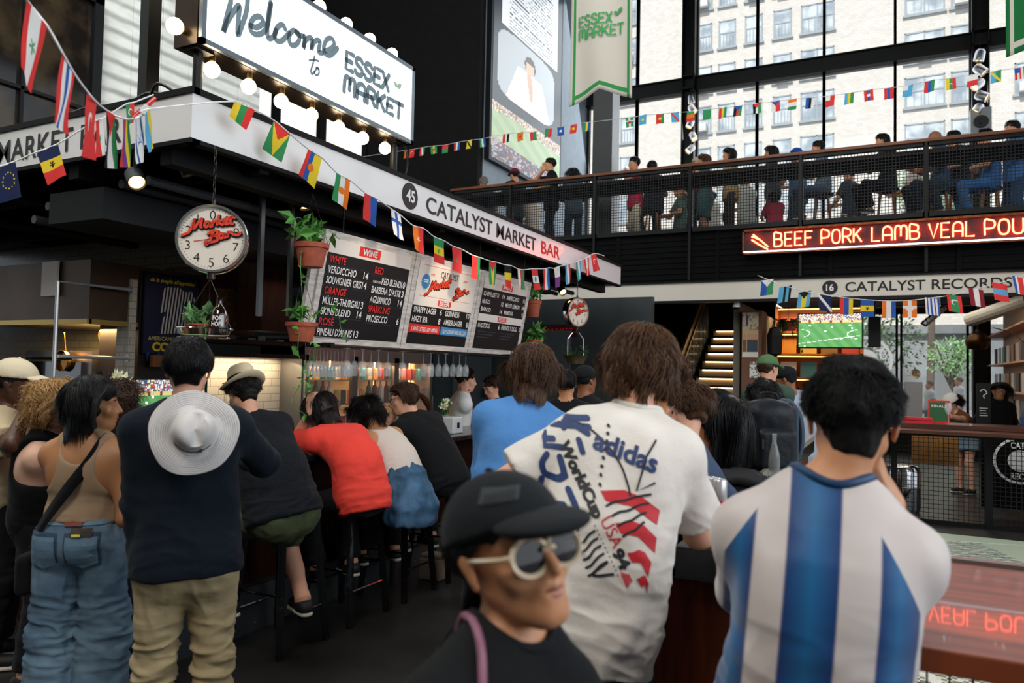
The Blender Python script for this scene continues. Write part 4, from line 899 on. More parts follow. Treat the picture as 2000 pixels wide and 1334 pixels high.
def bulb(c, d):
    d = unit(d); x = unit(np.cross(d, (.3, .9, .2))); R = np.column_stack([x, np.cross(d, x), d]); mb_ = MB(); r = .047
    prof = [(.014, 0), (.016, .02)]+[(r*sin(a), .062+r*-cos(a)*1.0) for a in np.linspace(.5, pi, 10)]; mb_.lathe([(p[0], p[1]) for p in prof], c=np.array(c), n=16, R=R); o_ = rel(mb_, wo).build('bulb', BULB, ws, smooth=True)
    m2 = MB(); m2.lathe([(.02, -.015), (.02, .012), (.014, .02)], c=np.array(c), n=12, R=R); rel(m2, wo).build('socket', BRS, o_)
for y in (3.10, 3.385, 3.665, 3.955, 4.24, 4.52, 4.80): bulb((XB-.11, y, Z0-.015), (0, 0, -1)); light('bulb_lamp', 'POINT', (XB-.11, y, Z0-.09), 2.6, (1, .72, .42), .045)
for y in (3.15, 3.43, 3.715, 4.0, 4.29, 4.57, 4.86): bulb((XB-.11, y, Z1+.015), (0, 0, 1))
for z in (3.55, 3.85): bulb((XB-.12, A0-.015, z), (0, -1, 0)); light('bulb_lamp', 'POINT', (XB-.12, A0-.09, z), 2.0, (1, .72, .42), .045)
for y in (3.0, 4.92):
    mb = MB(); mb.tube([(XB-.11, y, 3.15), (XB-.11, y, Z0)], .028, 12); mb.bb(XB-.17, XB-.05, y-.06, y+.06, Z0-.015, Z0).bb(XB-.17, XB-.05, y-.06, y+.06, 3.15, 3.17); wbuild(mb, 'support_post', BLK)
mb = MB(); mb.tube(smoothpath([(XB-.1, 5.05, 3.5), (XB-.1, 5.1, 3.35), (XB-.1, 5.06, 3.2)]), .006, 5); wbuild(mb, 'power_cord', INK)
# ---------------------------------------------------------------- menu boards
mn = empty('menu_board', (-3.7, 5.8, 2.2), 'three-panel hanging drinks menu in a white wood frame above the bar', 'menu board'); mo = (3.7, -5.8, -2.2)
def mbuild(mb_, name, m, **k): return rel(mb_, mo).build(name, m, mn, **k)
bo_, to_ = np.array((-3.75, 4.14, 1.825)), np.array((-3.60, 4.14, 2.635)); yd = to_-bo_; YH = np.linalg.norm(yd); yu = yd/YH; nn = np.cross((0, 1, 0), yu)
def bp_(y, v, off=0.0): return np.array((bo_[0], y, bo_[2]))+yu*v*YH+nn*off     # point on the board plane
MW = mat('whitewashed_wood', 'd9d0c6', rough=.55, var=.25, vscale=5, stretch=(8, 1.2, 8), bump=.15, bscale=20)
MBK = mat('menu_black', '0f1012', rough=.45); MCR = mat('menu_cream', 'e6dcd0', rough=.5); MWT = mat('menu_letter', 'ece8e2', rough=.5); MRD = mat('menu_red', 'e0312a', rough=.5); MGY = mat('menu_grey', '3c3f45', rough=.5)
PB = [(4.14, 5.285), (5.285, 6.42), (6.42, 7.56)]
def panel(y0, y1, v0, v1, off, m, name='panel', th=.004):
    mb_ = MB(); P = [bp_(y0, v0, off), bp_(y1, v0, off), bp_(y1, v1, off), bp_(y0, v1, off)]; Q = [p-nn*th for p in P]
    mb_.add(P+Q, [(0, 1, 2, 3), (7, 6, 5, 4), (0, 4, 5, 1), (1, 5, 6, 2), (2, 6, 7, 3), (3, 7, 4, 0)]); return mbuild(mb_, name, m)
for y0, y1 in PB: panel(y0+.005, y1-.005, 0, 1, 0, MW, 'frame', .04)
panel(4.08, 4.145, 0, .97, -.02, MW, 'frame', .03)
def mtext(t, y, v, h, w, m, al='LEFT', wt=.01):
    mb_ = MB(); put(mb_, text_fit(t, w, h, weight=wt, align=al), bp_(y, v, .0075), (0, 1, 0), yu); return mbuild(mb_, 'lettering', m)
a0 = 4.14
panel(a0+.06, a0+1.08, .06, .94, .003, MBK); panel(a0+.06, a0+1.08, .81, .94, .006, MCR); panel(a0+.40, a0+.66, .835, .925, .007, MRD); mtext('WINE', a0+.53, .852, .045, .18, MWT, 'CENTER', .03)
for i, (t, pr, rd) in enumerate((('WHITE', 0, 1), ('VERDICCHIO', '14', 0), ('SOUVIGNIER GRIS', '14', 0), ('ORANGE', 0, 1), ('MÜLLER-THURGAU', '13', 0), ('SKINS BLEND', '14', 0), ('ROSÉ', 0, 1), ("PINEAU D'AUNIS", '13', 0))):
    v = .725-.093*i; w = {'SOUVIGNIER GRIS': .40, 'MÜLLER-THURGAU': .42, 'VERDICCHIO': .32, 'SKINS BLEND': .33, "PINEAU D'AUNIS": .39, 'WHITE': .18, 'ORANGE': .24, 'ROSÉ': .16}[t]
    mtext(t, a0+.085, v, .052, w, MRD if rd else MWT)
    if pr: mtext(pr, a0+.55, v, .052, .055, MWT, 'RIGHT')
    panel(a0+.07, a0+.565, v-.021, v-.018, .0045, MGY, 'divider')
for i, (t, pr, rd, w) in enumerate((('RED', 0, 1, .11), ('RED BLEND', '10', 0, .26), ("BARBERA D'ASTI", '13', 0, .37), ('AGLIANICO', '14', 0, .27), ('SPARKLING', 0, 1, .28), ('PROSECCO', '6', 0, .27))):
    v = .705-.093*i; mtext(t, a0+(.62 if i != 1 else .73), v, .052, w, MRD if rd else MWT)
    if i == 1: mtext('FROM THE TANK', a0+.62, v+.005, .018, .1, MWT)
    if pr: mtext(pr, a0+1.05, v, .052, .055 if len(pr) > 1 else .03, MWT, 'RIGHT')
    panel(a0+.59, a0+1.07, v-.021, v-.018, .0045, MGY, 'divider')
a0 = 5.285
panel(a0+.07, a0+1.06, .06, .93, .003, MBK); panel(a0+.07, a0+1.06, .47, .93, .006, MCR)
mtext('CATALYST', a0+.57, .80, .055, .30, INK, 'CENTER'); mtext('EST.', a0+.3, .80, .02, .07, MRD, 'CENTER'); mtext('2019', a0+.85, .80, .02, .07, MRD, 'CENTER'); panel(a0+.45, a0+.67, .49, .555, .007, MRD); mtext('BEER', a0+.56, .50, .04, .17, MWT, 'CENTER', .03)
for P in ([(a0+.13, .90), (a0+1.0, .90)], [(a0+.13, .575), (a0+1.0, .575)]): panel(P[0][0], P[1][0], P[0][1], P[0][1]+.004, .0065, MRD, 'divider')
mb = MB(); V, F = [], []; t = np.linspace(0, 2*pi, 33)[:-1]; rr = np.where(np.arange(32) % 2, .072, .06); c = (a0+.2, .70*YH)
V = np.column_stack([rr*np.cos(t), rr*np.sin(t), 0*t]); put(mb, (V, [tuple(range(32))]), bp_(a0+.2, .73, .0075), (0, 1, 0), yu); mbuild(mb, 'badge', mat('menu_blue', '3f86b8', rough=.5)); [panel(a0+.165, a0+.235, v_, v_+.012, .008, MWT, 'badge_bar') for v_ in (.72, .74)]
for i, (t, p, t2, p2) in enumerate((('SNAPPY LAGER', '6', 'GUINNESS', '10'), ('HAZY IPA', '8', 'AMBER LAGER', '8'))):
    v = .395-.10*i; mtext(t, a0+.09, v, .05, .36 if i == 0 else .24, MWT); mtext(p, a0+.54, v, .05, None, MWT, 'RIGHT'); mtext(t2, a0+.6, v, .05, .25 if i == 0 else .33, MWT); mtext(p2, a0+1.04, v, .05, None, MWT, 'RIGHT')
panel(a0+.07, a0+.56, .18, .27, .006, MRD); mtext('CANS LISTED ON MENU', a0+.315, .20, .035, .42, MWT, 'CENTER'); panel(a0+.575, a0+1.06, .18, .27, .006, mat('menu_blue', '3f86b8', rough=.5)); mtext('SOFT DRINKS AND SELTZER', a0+.82, .20, .035, .42, MWT, 'CENTER')
a0 = 6.42
panel(a0+.08, a0+1.06, .06, .93, .003, MBK); panel(a0+.08, a0+1.06, .80, .93, .006, MCR); panel(a0+.46, a0+.7, .82, .89, .007, MRD); mtext('SPRITZ', a0+.58, .835, .035, .2, MWT, 'CENTER', .03)
for i, (t, p, t2, p2) in enumerate((('CAPPELLETTI', '14', 'AMERICANO', '12'), ('HUGO', '12', 'MEYER LEMON', '14'), ('BIANCO', '14', 'MIMOSA', '9'))):
    v = .71-.095*i; mtext(t, a0+.1, v, .042, (.32, .16, .2)[i], MWT); mtext(p, a0+.55, v, .042, None, MWT, 'RIGHT'); mtext(t2, a0+.6, v, .042, (.29, .33, .2)[i], MWT); mtext(p2, a0+1.04, v, .042, None, MWT, 'RIGHT')
panel(a0+.08, a0+1.06, .40, .49, .006, MCR); panel(a0+.49, a0+.68, .415, .475, .007, MRD); mtext('FOOD', a0+.585, .425, .035, .14, MWT, 'CENTER', .03)
mtext('RHOTDOG', a0+.1, .32, .045, .25, MWT); mtext('6', a0+.56, .32, .045, None, MWT, 'RIGHT'); mtext('FRIENDLY DOG', a0+.6, .32, .045, .36, MWT); mtext('5', a0+1.04, .32, .045, None, MWT, 'RIGHT')
for i in range(3): [panel(a0+x_+.055*k, a0+x_+.045+.055*k, .265-.035*i, .277-.035*i, .005, MGY, 'small_print') for x_, n_ in ((.12, 7-i), (.6, 6-i)) for k in range(n_)]
def market_bar(parent, R_, c_, sc_, nm='script_lettering', flat=False):
    """red script mark drawn on a plane: R_ columns x,y,n"""
    M1 = [[(-.95, -.05), (-.85, .02), (-.72, .12), (-.6, .5), (-.55, .75)], [(-.55, .75), (-.58, .4), (-.55, .3), (-.42, .6), (-.3, .82), (-.33, .45), (-.3, .38)], [(-.02, .6), (-.12, .68), (-.2, .5), (-.14, .4), (-.04, .55), (0, .65), (-.02, .45), (.06, .45)],
          [(.08, .72), (.07, .5)], [(.08, .6), (.16, .74), (.22, .72)], [(.28, 1.0), (.24, .55)], [(.42, .8), (.27, .7), (.42, .56)], [(.46, .68), (.56, .75), (.58, .86), (.48, .85), (.46, .68), (.56, .6), (.64, .66)], [(.76, 1.1), (.7, .85), (.7, .66), (.78, .64)], [(.62, .95), (.86, .96)],
          [(-.1, -.45), (-.15, -.3), (0, -.35), (.06, .0), (.12, .2)], [(-.05, .1), (.1, .25), (.26, .22), (.22, .06), (.05, .0)], [(.05, .0), (.24, -.02), (.26, -.22), (.08, -.32), (-.1, -.4)], [(.48, .12), (.36, .12), (.32, -.06), (.42, -.1), (.5, .1), (.5, -.06), (.58, -.02)],
          [(.62, .22), (.62, 0)], [(.62, .1), (.7, .24), (.8, .12), (.95, .1), (1.05, .18), (1.0, .22)]]
    out = None
    for k, (w_, col, off_, d_) in enumerate(((.15, '2a1412', .004, .025), (.09, 'e2462f', .010, 0))):
        mb_ = MB(); P = [(np.array(q)*[1, .75]+(([1.02, .30] if i >= 10 else [-.42, 0]) if flat else [0, 0]))*sc_+[d_*sc_, -d_*sc_] for i, q in enumerate(M1)]; V, F = ribbon(P, w_*sc_); o_ = np.array(c_)+R_[:, 2]*off_; V2 = o_+V[:, :1]*R_[:, 0]+V[:, 1:2]*R_[:, 1]; mb_.add(V2, F)
        yield mb_, mat('mark_'+col, col, rough=.35)
for mb_, m_ in market_bar(None, np.column_stack([(0, 1, 0), yu, nn]), bp_(5.285+.50, .60, .004), .21, flat=True): mbuild(mb_, 'script_lettering', m_)
for y in (4.35, 5.3, 6.4, 7.4):
    mb = MB(); mb.tube([bp_(y, 1, -.02), (bp_(y, 1)[0]-.02, y, 2.9)], .006, 5); mbuild(mb, 'hanger', BLK)
light('menu_spot', 'SPOT', (-2.75, 5.6, 2.75), 26, (1, .82, .6), .04, target=(-3.7, 5.85, 2.3), spot=(55, .8))
light('menu_spot', 'SPOT', (-2.7, 4.5, 2.85), 16, (1, .86, .7), .04, target=(-3.7, 4.8, 2.2), spot=(70, .9))
# ---------------------------------------------------------------- hanging dial scales
def dial(c, nrm, R0, lab, small=False):
    c = np.array(c, float); n = unit(nrm); x = unit(np.cross((0, 0, 1), n)); R = np.column_stack([x, (0, 0, 1.), n]) if abs(n[2]) < .01 else np.column_stack([x, np.cross(n, x), n])
    o = empty('hanging_scale', c, lab, 'scale'); k = R0/.19
    mb_ = MB(); mb_.lathe([(0, -.09*k), (R0*.9, -.09*k), (R0*1.0, -.075*k), (R0*1.03, -.03*k), (R0*1.03, .015*k), (R0*1.0, .03*k), (R0*.93, .03*k), (R0*.92, .01*k)], n=48, R=R); mb_.build('housing', CHROME, o, smooth=True)
    mb_ = MB(); mb_.lathe([(0, .012*k), (R0*.92, .012*k), (R0*.92, .008*k)], n=48, R=R); mb_.build('dial_face', mat('dial_cream', 'e8dccb', rough=.4), o)
    mb_ = MB()
    for i, t_ in enumerate('0987654321'):
        if t_ in '823': pass
        a = pi/2-2*pi*i/10; V, F = text_fit(t_, None, .05*k, weight=-.01); put(mb_, (V, F), R@np.array((R0*.70*cos(a), R0*.70*sin(a)-.025*k, .014*k)), R[:, 0], R[:, 1])
    tt = np.linspace(0, 2*pi, 61)
    for a in tt[:-1]: p = lambda r: R@np.array((r*cos(a), r*sin(a), .014*k)); mb_.bar(p(R0*.84), p(R0*.88), .0015*k)
    mb_.build('numerals', INK, o)
    for m_, mt_ in market_bar(None, R, R@np.array((-.01, .015*k, .016*k)), R0*.80): m_.build('script_lettering', mt_, o)
    mb_ = MB(); mb_.tube([R@np.array((0, 0, .016*k)), R@np.array((-R0*.5, -R0*.1, .016*k))], .002, 4); mb_.build('needle', RED, o)
    mb_ = MB(); mb_.lathe([(.0, R0*1.0), (.012*k, R0*1.02), (.012*k, R0*1.15), (0, R0*1.15)], n=10); mb_.lathe([(.022*k, -R0*1.18), (.022*k, -R0*1.0), (.012*k, -R0*.98)], n=12)
    for i in range(int((2.88-c[2]-R0*1.1)/.035)): z = R0*1.12+i*.035; mb_.tube([(.008*cos(a)*(i % 2), .008*cos(a)*(1-i % 2), z+.022*sin(a)+.015) for a in np.linspace(0, 2*pi, 9)], .003, 4, cap=False)
    mb_.build('chain', mat('dark_chain', '3a3632', rough=.4, metal=.8), o)
    return o, c, R
def pot(mb_, c, r, h, n=18): mb_.lathe([(0, 0), (r*.72, 0), (r*.95, h*.8), (r*1.06, h*.8), (r*1.08, h), (r*.96, h), (r*.9, h*.9), (0, h*.88)], c=c, n=n)
TERRA = mat('terracotta', 'b2583c', rough=.7, var=.2, vscale=20)
o, c, R = dial(at(415, 467, 4.22), (.62, -.78, 0), .19, 'round Market Bar dial scale hanging at the canopy corner, numbered face')
S1c = c
# its hanging tray with plant and growler
tc_ = at(398, 655, 4.25); tr = empty('scale_tray', tc_, 'chrome weighing tray hung by chains below the nearer dial scale', 'tray'); mb = MB(); X_ = unit(np.cross((0, 0, 1), (.62, -.78, 0))); Rt = np.column_stack([X_, np.cross((0, 0, 1), X_), (0, 0, 1)])
mb.lathe([(.115, 0), (.125, .002), (.14, .035), (.135, .035), (.12, .006), (0, .006)], n=32, R=Rt, sx=1.05, sy=.8); mb.tube([Rt@np.array((.155*cos(a), .12*sin(a), .038)) for a in np.linspace(0, 2*pi, 33)], .004, 6, cap=False); mb.tube([Rt@np.array((.14*cos(a), .11*sin(a), -.012)) for a in np.linspace(0, 2*pi, 33)], .003, 6, cap=False); mb.build('basket', CHROME, tr, smooth=True)
mb = MB(); top_ = at(411, 545, 4.22)-tc_
for a in (.2, 2.94, 1.57): mb.tube([Rt@np.array((.145*cos(a), .11*sin(a), .04)), top_*np.array((1, 1, 1))], .003, 5)
mb.tube([top_-(0, 0, .004), S1c-tc_+np.array((0, 0, -.21))], .006, 6); mb.build('chain', mat('dark_chain', '3a3632', rough=.4, metal=.8), tr)
def vine(mb_, pts, n, size, rg, w=.5):
    P = smoothpath(pts, 8); mb_.tube(P, .0025, 4)
    for i in range(n):
        p = P[rg.integers(0, len(P))]; a = unit(rg.normal(size=3)+(0, 0, -.2)); b = unit(np.cross(a, rg.normal(size=3))); L = size*rg.uniform(.6, 1.2); c_ = unit(np.cross(a, b))*L*.12
        mb_.add([p, p+a*L*.4+b*L*w*.5+c_, p+a*L, p+a*L*.4-b*L*w*.5+c_], [(0, 1, 2, 3)])
def potted(name, c, r, h, lab, rg, kind='bush', lcol='5fa043', size=.06, n=40, spread=1.6, hgt=1.6, cat='plant', trail=None, group=None, hang=None):
    o_ = empty(name, c, lab, cat, group); mb_ = MB(); pot(mb_, (0, 0, 0), r, h); mb_.build('pot', TERRA, o_, smooth=True)
    mb_ = MB(); mb_.lathe([(0, h*.9), (r*.9, h*.9)], n=14); mb_.build('soil', mat('soil', '2a1d15', rough=.95), o_)
    mb_ = MB()
    for k in range(max(6, n//6)):
        a = rg.uniform(0, 6.28); e = np.array((cos(a)*r*spread*rg.uniform(.4, 1), sin(a)*r*spread*rg.uniform(.4, 1), h+h*hgt*rg.uniform(.2, 1))); mid = (e+np.array((0, 0, h)))/2+np.array((0, 0, h*.5)); vine(mb_, [(0, 0, h*.9), mid, e], 6, size, rg)
    if trail:
        for T_ in trail: vine(mb_, [np.array(q) for q in T_], max(4, int(len(T_)*2.5)), size*.7, rg)
    mb_.build('leaves', LEAF[lcol], o_)
    if hang: m2 = MB(); [m2.tube([(r*cos(a), r*sin(a), h), (0, 0, hang)], .002, 4) for a in (.5, 2.6, 4.7)]; m2.build('hanger', BLK, o_)
    return o_
rg = np.random.default_rng(3)
p_ = at(391, 646, 4.24); potted('potted_plant', (p_[0], p_[1], tc_[2]+.008), .07, .055, 'small striped-leaf plant in terracotta pot on the nearer scale tray', rg, size=.075, n=60, hgt=1.6, spread=1.7, trail=[[(.03, -.02, .05), (.09, -.05, .05), (.12, -.06, -.03)]], lcol='6f9a5e')
p_ = at(432, 640, 4.22); gw = empty('glass_growler', (p_[0]-.02, p_[1], tc_[2]+.008), 'dark glass growler bottle lettered FOR HOPE on the scale tray', 'bottle')
mb = MB(); mb.lathe([(0, 0), (.048, 0), (.05, .01), (.05, .1), (.035, .14), (.015, .165), (.014, .2), (.018, .205), (0, .205)], n=20); mb.build('glass', mat('brown_glass', '1c0f08', rough=.05, spec=.8, coat=1), gw, smooth=True)
mb = MB(); nv = np.array((.62, -.78, 0)); put(mb, text_fit('FOR', .05, .024, weight=.02), nv*.051+(0, 0, .075), np.cross((0, 0, 1), nv), (0, 0, 1)); put(mb, text_fit('HOPE', .06, .025, weight=.02), nv*.051+(0, 0, .042), np.cross((0, 0, 1), nv), (0, 0, 1)); mb.build('lettering', MWT, gw)
o, c, R = dial(at(1127, 610, 9.75), (.92, -.39, 0), .19, 'smaller-looking Market Bar dial scale hanging near the far canopy end')
tc_ = at(1124, 700, 9.75); tr = empty('scale_tray', tc_, 'brass pan with bent wire yoke hung below the farther dial scale', 'tray'); mb = MB(); mb.lathe([(.1, -.07), (.155, .03), (.17, .035), (.15, .03), (.095, -.06), (0, -.06)], n=28); mb.build('basin', mat('brass_pan', 'b09a70', rough=.3, metal=.8), tr, smooth=True)
mb = MB(); mb.tube([(-.14*R[0, 0], -.14*R[1, 0], .03), (-.14*R[0, 0], -.14*R[1, 0], .25), (-.05*R[0, 0], -.05*R[1, 0], .34), (.05*R[0, 0], .05*R[1, 0], .34), (.14*R[0, 0], .14*R[1, 0], .25), (.14*R[0, 0], .14*R[1, 0], .03)], .007, 6); mb.tube([(0, 0, .34), (0, 0, .42)], .005, 5); mb.build('yoke', CHROME, tr)
pl = empty('trailing_plant', tc_, 'spiky green plant growing in the far scale pan', 'plant'); mb = MB()
for k in range(26): a = rg.uniform(0, 6.28); vine(mb, [(0, 0, -.05), (cos(a)*.08, sin(a)*.08, .08), (cos(a)*.17, sin(a)*.17, rg.uniform(0, .2))], 8, .035, rg, .3)
mb.build('leaves', LEAF['2f5a2a'], pl)
# pots hung at the ends of the menu
p_ = at(607, 522, 5.1); potted('hanging_pot', p_, .11, .16, 'terracotta pot with bright green pothos hung high left of the menu', rg, size=.11, n=60, spread=2.0, hgt=1.0, trail=[[(0, -.08, .15), (.02, -.12, 0), (.03, -.1, -.3), (.02, -.12, -.55), (.04, -.08, -.75), (-.02, -.12, -.9), (.05, -.05, -1.0)]], lcol='5fa043', hang=.5)
p_ = at(588, 668, 5.05); potted('hanging_pot', p_, .1, .13, 'lower terracotta pot with trailing stems left of the menu', rg, size=.08, n=6, spread=1.0, hgt=.6, trail=[[(.05, .02, .12), (.1, .12, .25), (.14, .2, .2), (.13, .25, .1), (.16, .3, .02)], [(.03, 0, .1), (.08, .05, -.05), (.05, .03, -.25), (.1, .0, -.3), (.03, 0, -.35)], [(.02, 0, .1), (.0, .05, -.1), (-.02, .03, -.28)]], lcol='5fa043', hang=.45)
p_ = at(1040, 620, 9.0); potted('hanging_pot', p_, .1, .2, 'terracotta pot with upright green plant right of the menu', rg, size=.1, n=50, hgt=.8, lcol='5fa043', hang=.5)
p_ = at(1042, 680, 9.2); potted('hanging_pot', p_, .09, .1, 'small fern pot half hidden below the right end of the menu', rg, size=.14, n=50, hgt=1.2, lcol='5fa043', hang=.5)
# spot lamps under the canopy
def spot(c, d, lab, L=.13, r=.05, on=None, grp='track spotlights under the bar canopy', parent=None):
    d = unit(d); x = unit(np.cross(d, (.2, .3, .9))); R = np.column_stack([x, np.cross(d, x), d]); o_ = empty('spotlight', c, lab, 'spotlight', grp)
    mb_ = MB(); mb_.lathe([(0, -L*.4), (r*.7, -L*.4), (r, -L*.2), (r, L*.6), (r*.9, L*.6), (r*.85, L*.45)], n=18, R=R); mb_.build('can', BLK if not on == 'steel' else STEEL, o_, smooth=True)
    mb_ = MB(); mb_.lathe([(0, L*.46), (r*.86, L*.46)], n=16, R=R); mb_.build('lens', E_('lens_warm', 'ffd9a0', 2.2), o_)
    mb_ = MB(); mb_.tube([(0, 0, L*.2), (0, 0, r+.12)], .01, 6); mb_.bb(-.03, .03, -.03, .03, r+.1, r+.13); mb_.build('bracket', BLK, o_); return o_
for (px_, py_, D, d, lb) in ((263, 345, 4.4, (.7, -.3, -.6), 'black spotlight hanging under the canopy edge near the flag cluster'), (362, 318, 4.3, (.2, .3, -.9), 'dim black spotlight just inside the canopy corner'), (594, 388, 5.0, (.3, .0, -.9), 'black spotlight above the left end of the menu'),
        (980, 498, 7.5, (.5, -.3, -.7), 'black dome spotlight above the right end of the menu'), (1011, 508, 8.2, (.6, -.2, -.6), 'small spotlight left of the hanging far scale, warm lens'), (1096, 565, 9.3, (.5, -.4, -.5), 'small spotlight glowing near the far canopy end')):
    spot(onX(px_, py_, -3.85), d, lb)
# ================================================================ bar counter, stools, back bar, kitchen
CTP = mat('counter_black', '17171a', rough=.25, coat=.3); WPN2 = mat('counter_wood_front', '2e130b', spec=.15, rough=.6, var=.35, vscale=4, stretch=(14, 14, 1))
bc = empty('bar_counter', (-3.7, 5, 0), 'long black-topped bar counter under the menu boards', 'counter')
mb = MB(); mb.bb(-4.1, -3.4, 2.95, 9.6, 1.03, 1.07).bb(-9, -3.4, 2.7, 3.3, 1.03, 1.07); rel(mb, (3.7, -5, 0)).build('countertop', CTP, bc, bevel=.006)
mb = MB(); mb.bb(-4.0, -3.62, 3.1, 9.5, 0, 1.03).bb(-9, -3.62, 2.95, 3.2, 0, 1.03); rel(mb, (3.7, -5, 0)).build('front_panel', WPN2, bc)
mb = MB(); mb.bb(-3.62, -3.55, 2.95, 9.5, .0, .28); [mb.lathe([(0, 0), (.012, 0), (0, .006)], c=(-3.55, y, z), n=8, R=RY90) for y in np.arange(3.1, 9.4, .22) for z in (.05, .23)]; rel(mb, (3.7, -5, 0)).build('kick_plate', mat('kick_steel', '5a6064', rough=.4, metal=.7), bc)
ST = mat('stool_gloss_black', '0d0e10', rough=.22, metal=.3, coat=.6)
def stool(lab, x, y, rz=0, grp='black metal bar stools along the bar'):
    o = empty('bar_stool', (x, y, 0), lab, 'stool', grp, rz); h = .76
    mb_ = MB(); mb_.bb(-.155, .155, -.155, .155, h-.012, h).bb(-.165, .165, -.165, .165, h-.04, h-.012); mb_.build('seat', ST, o, bevel=.012)
    for sx in (-1, 1):
        for sy in (-1, 1):
            m2 = MB(); a = np.array((sx*.14, sy*.14, h-.03)); b = np.array((sx*.195, sy*.195, 0)); m2.bar(a, b, .045, .012, up=(sx, -sy, 0)); m2.bar(a, b, .012, .045, up=(sx, -sy, 0)); m2.lathe([(.016, 0), (.018, .03)], c=b, n=8); m2.build('leg', ST, o)
    m2 = MB()
    for z, e in ((.22, .182), (.34, .175)):
        if z < .3: m2.tube([(e, -e, z), (e, e, z)], .008, 6).tube([(-e, -e, z), (-e, e, z)], .008, 6)
        else: m2.tube([(-e, e, z), (e, e, z)], .008, 6).tube([(-e, -e, z), (e, -e, z)], .008, 6)
    m2.build('footrest', ST, o); return o
stool('glossy black stool under the man in the straw hat, nearest of the row', -3.27, 3.45)
stool('glossy black stool under the person in the red shirt', -3.27, 4.06)
stool('glossy black stool under the woman in the white lace top', -3.27, 4.66)
stool('glossy black stool under the ponytailed man in black', -3.27, 5.25)
# counter bits
def thingz(name, mb_, m, lab, cat, c, **k): return thing(name, mb_, m, lab, cat, loc=c, **k)
mb = MB(); mb.bb(-.1, .1, -.07, .07, 0, .002); o = thingz('paper_menu', mb, MCR, 'white paper sheet on the bar before the red-shirted person', 'paper', (-3.55, 3.72, 1.071)); o.rotation_euler = (0, 0, .4)
p_ = onX(882, 838, -3.62); vb = empty('white_caddy', (p_[0], p_[1], 1.07), 'small white metal box with black mark on the bar', 'box'); mb = MB(); mb.bb(-.07, .07, -.09, .09, 0, .15); mb.build('box', mat('caddy_white', 'd5d8da', rough=.4), vb, bevel=.01); mb = MB(); mb.bb(.071, .073, -.02, .02, .05, .1); mb.build('mark', INK, vb)
PET = mat('petal_cream', 'e6e6c8', rough=.7); VASE = mat('vase_glass', 'cfd8d4', rough=.05, alpha=.35)
def bouquet(c, lab, n, r, R0, rg, cat='flowers'):
    o_ = empty('flower_vase', c, lab, cat); mb_ = MB(); mb_.lathe([(.035, 0), (.04, .02), (.035, .12), (.045, .16)], n=16); mb_.build('vase', VASE, o_, smooth=True); mb_ = MB(); m2 = MB()
    for k in range(n):
        a = rg.uniform(0, 6.28); q = np.array((cos(a)*R0*rg.uniform(0, 1), sin(a)*R0*rg.uniform(0, 1), .24+rg.uniform(-.03, .07)*R0*10)); m2.tube([(0, 0, .03), q*.6, q], .003, 4)
        for j in range(26): d = unit(rg.normal(size=3)); b = unit(np.cross(d, rg.normal(size=3))); mb_.add([q+d*r*.2-b*r*.3, q+d*r, q+d*r*.2+b*r*.3], [(0, 1, 2)])
        for j in range(3): d = unit(rg.normal(size=3)); b = unit(np.cross(d, rg.normal(size=3))); p = q*.8; m2.add([p, p+d*.05+b*.02, p+d*.1, p+d*.05-b*.02], [(0, 1, 2, 3)])
    mb_.build('blooms', PET, o_); m2.build('stems', LEAF['3f7a34'], o_); return o_
rg = np.random.default_rng(5)
p_ = onX(868, 845, -3.75); bouquet((p_[0], p_[1], 1.07), 'cream flowers in a glass vase beside the white box on the bar', 7, .045, .06, rg)
p_ = at(775, 800, 6.9); bouquet((p_[0], p_[1], 1.07), 'cream flowers behind the ponytailed man, left of his face', 4, .04, .04, rg)
p_ = at(80, 750, 4.0); bouquet((-4.2, 2.95, 1.25), 'bunch of pale chrysanthemums above the blonde woman', 6, .07, .10, rg)
# back bar: wood cabinet, fridges, shelves
XK = -5.6
bb2 = empty('back_bar', (XK, 6, 0), 'wooden back bar cabinet with cork panel, shelves and warm lit tiled splashback', 'cabinet'); ko = (-XK, -6, 0)
def kb(mb_, name, m, **k): return rel(mb_, ko).build(name, m, bb2, **k)
CAB = mat('cabinet_wood', '5a2f1e', rough=.45, var=.35, vscale=3, stretch=(8, 8, 1)); CABD = mat('cabinet_dark', '24130d', rough=.5, var=.3, vscale=3)
TILE = mat('white_tile', 'd8cfc0', rough=.2, coat=.3)
def tilemat(m, sx=.2, sz=.08):
    nt_ = m.node_tree; b_ = nt_.nodes.new('ShaderNodeTexBrick'); t_ = nt_.nodes.new('ShaderNodeTexCoord'); v_ = nt_.nodes.new('ShaderNodeVectorMath'); v_.operation = 'DOT_PRODUCT'; v_.inputs[1].default_value = (1, 1, 0); s_ = nt_.nodes.new('ShaderNodeSeparateXYZ'); c_ = nt_.nodes.new('ShaderNodeCombineXYZ')
    nt_.links.new(t_.outputs['Object'], v_.inputs[0]); nt_.links.new(t_.outputs['Object'], s_.inputs[0]); nt_.links.new(v_.outputs['Value'], c_.inputs[0]); nt_.links.new(s_.outputs[2], c_.inputs[1]); nt_.links.new(c_.outputs[0], b_.inputs['Vector'])
    b_.inputs['Scale'].default_value = 1; b_.inputs['Brick Width'].default_value = sx; b_.inputs['Row Height'].default_value = sz; b_.inputs['Mortar Size'].default_value = .003
    c0 = m.node_tree.nodes['Principled BSDF'].inputs['Base Color'].default_value[:]; b_.inputs['Color1'].default_value = c0; b_.inputs['Color2'].default_value = tuple(v*.93 for v in c0[:3])+(1,); b_.inputs['Mortar'].default_value = tuple(v*.45 for v in c0[:3])+(1,); nt_.links.new(b_.outputs['Color'], nt_.nodes['Principled BSDF'].inputs['Base Color'])
tilemat(TILE)
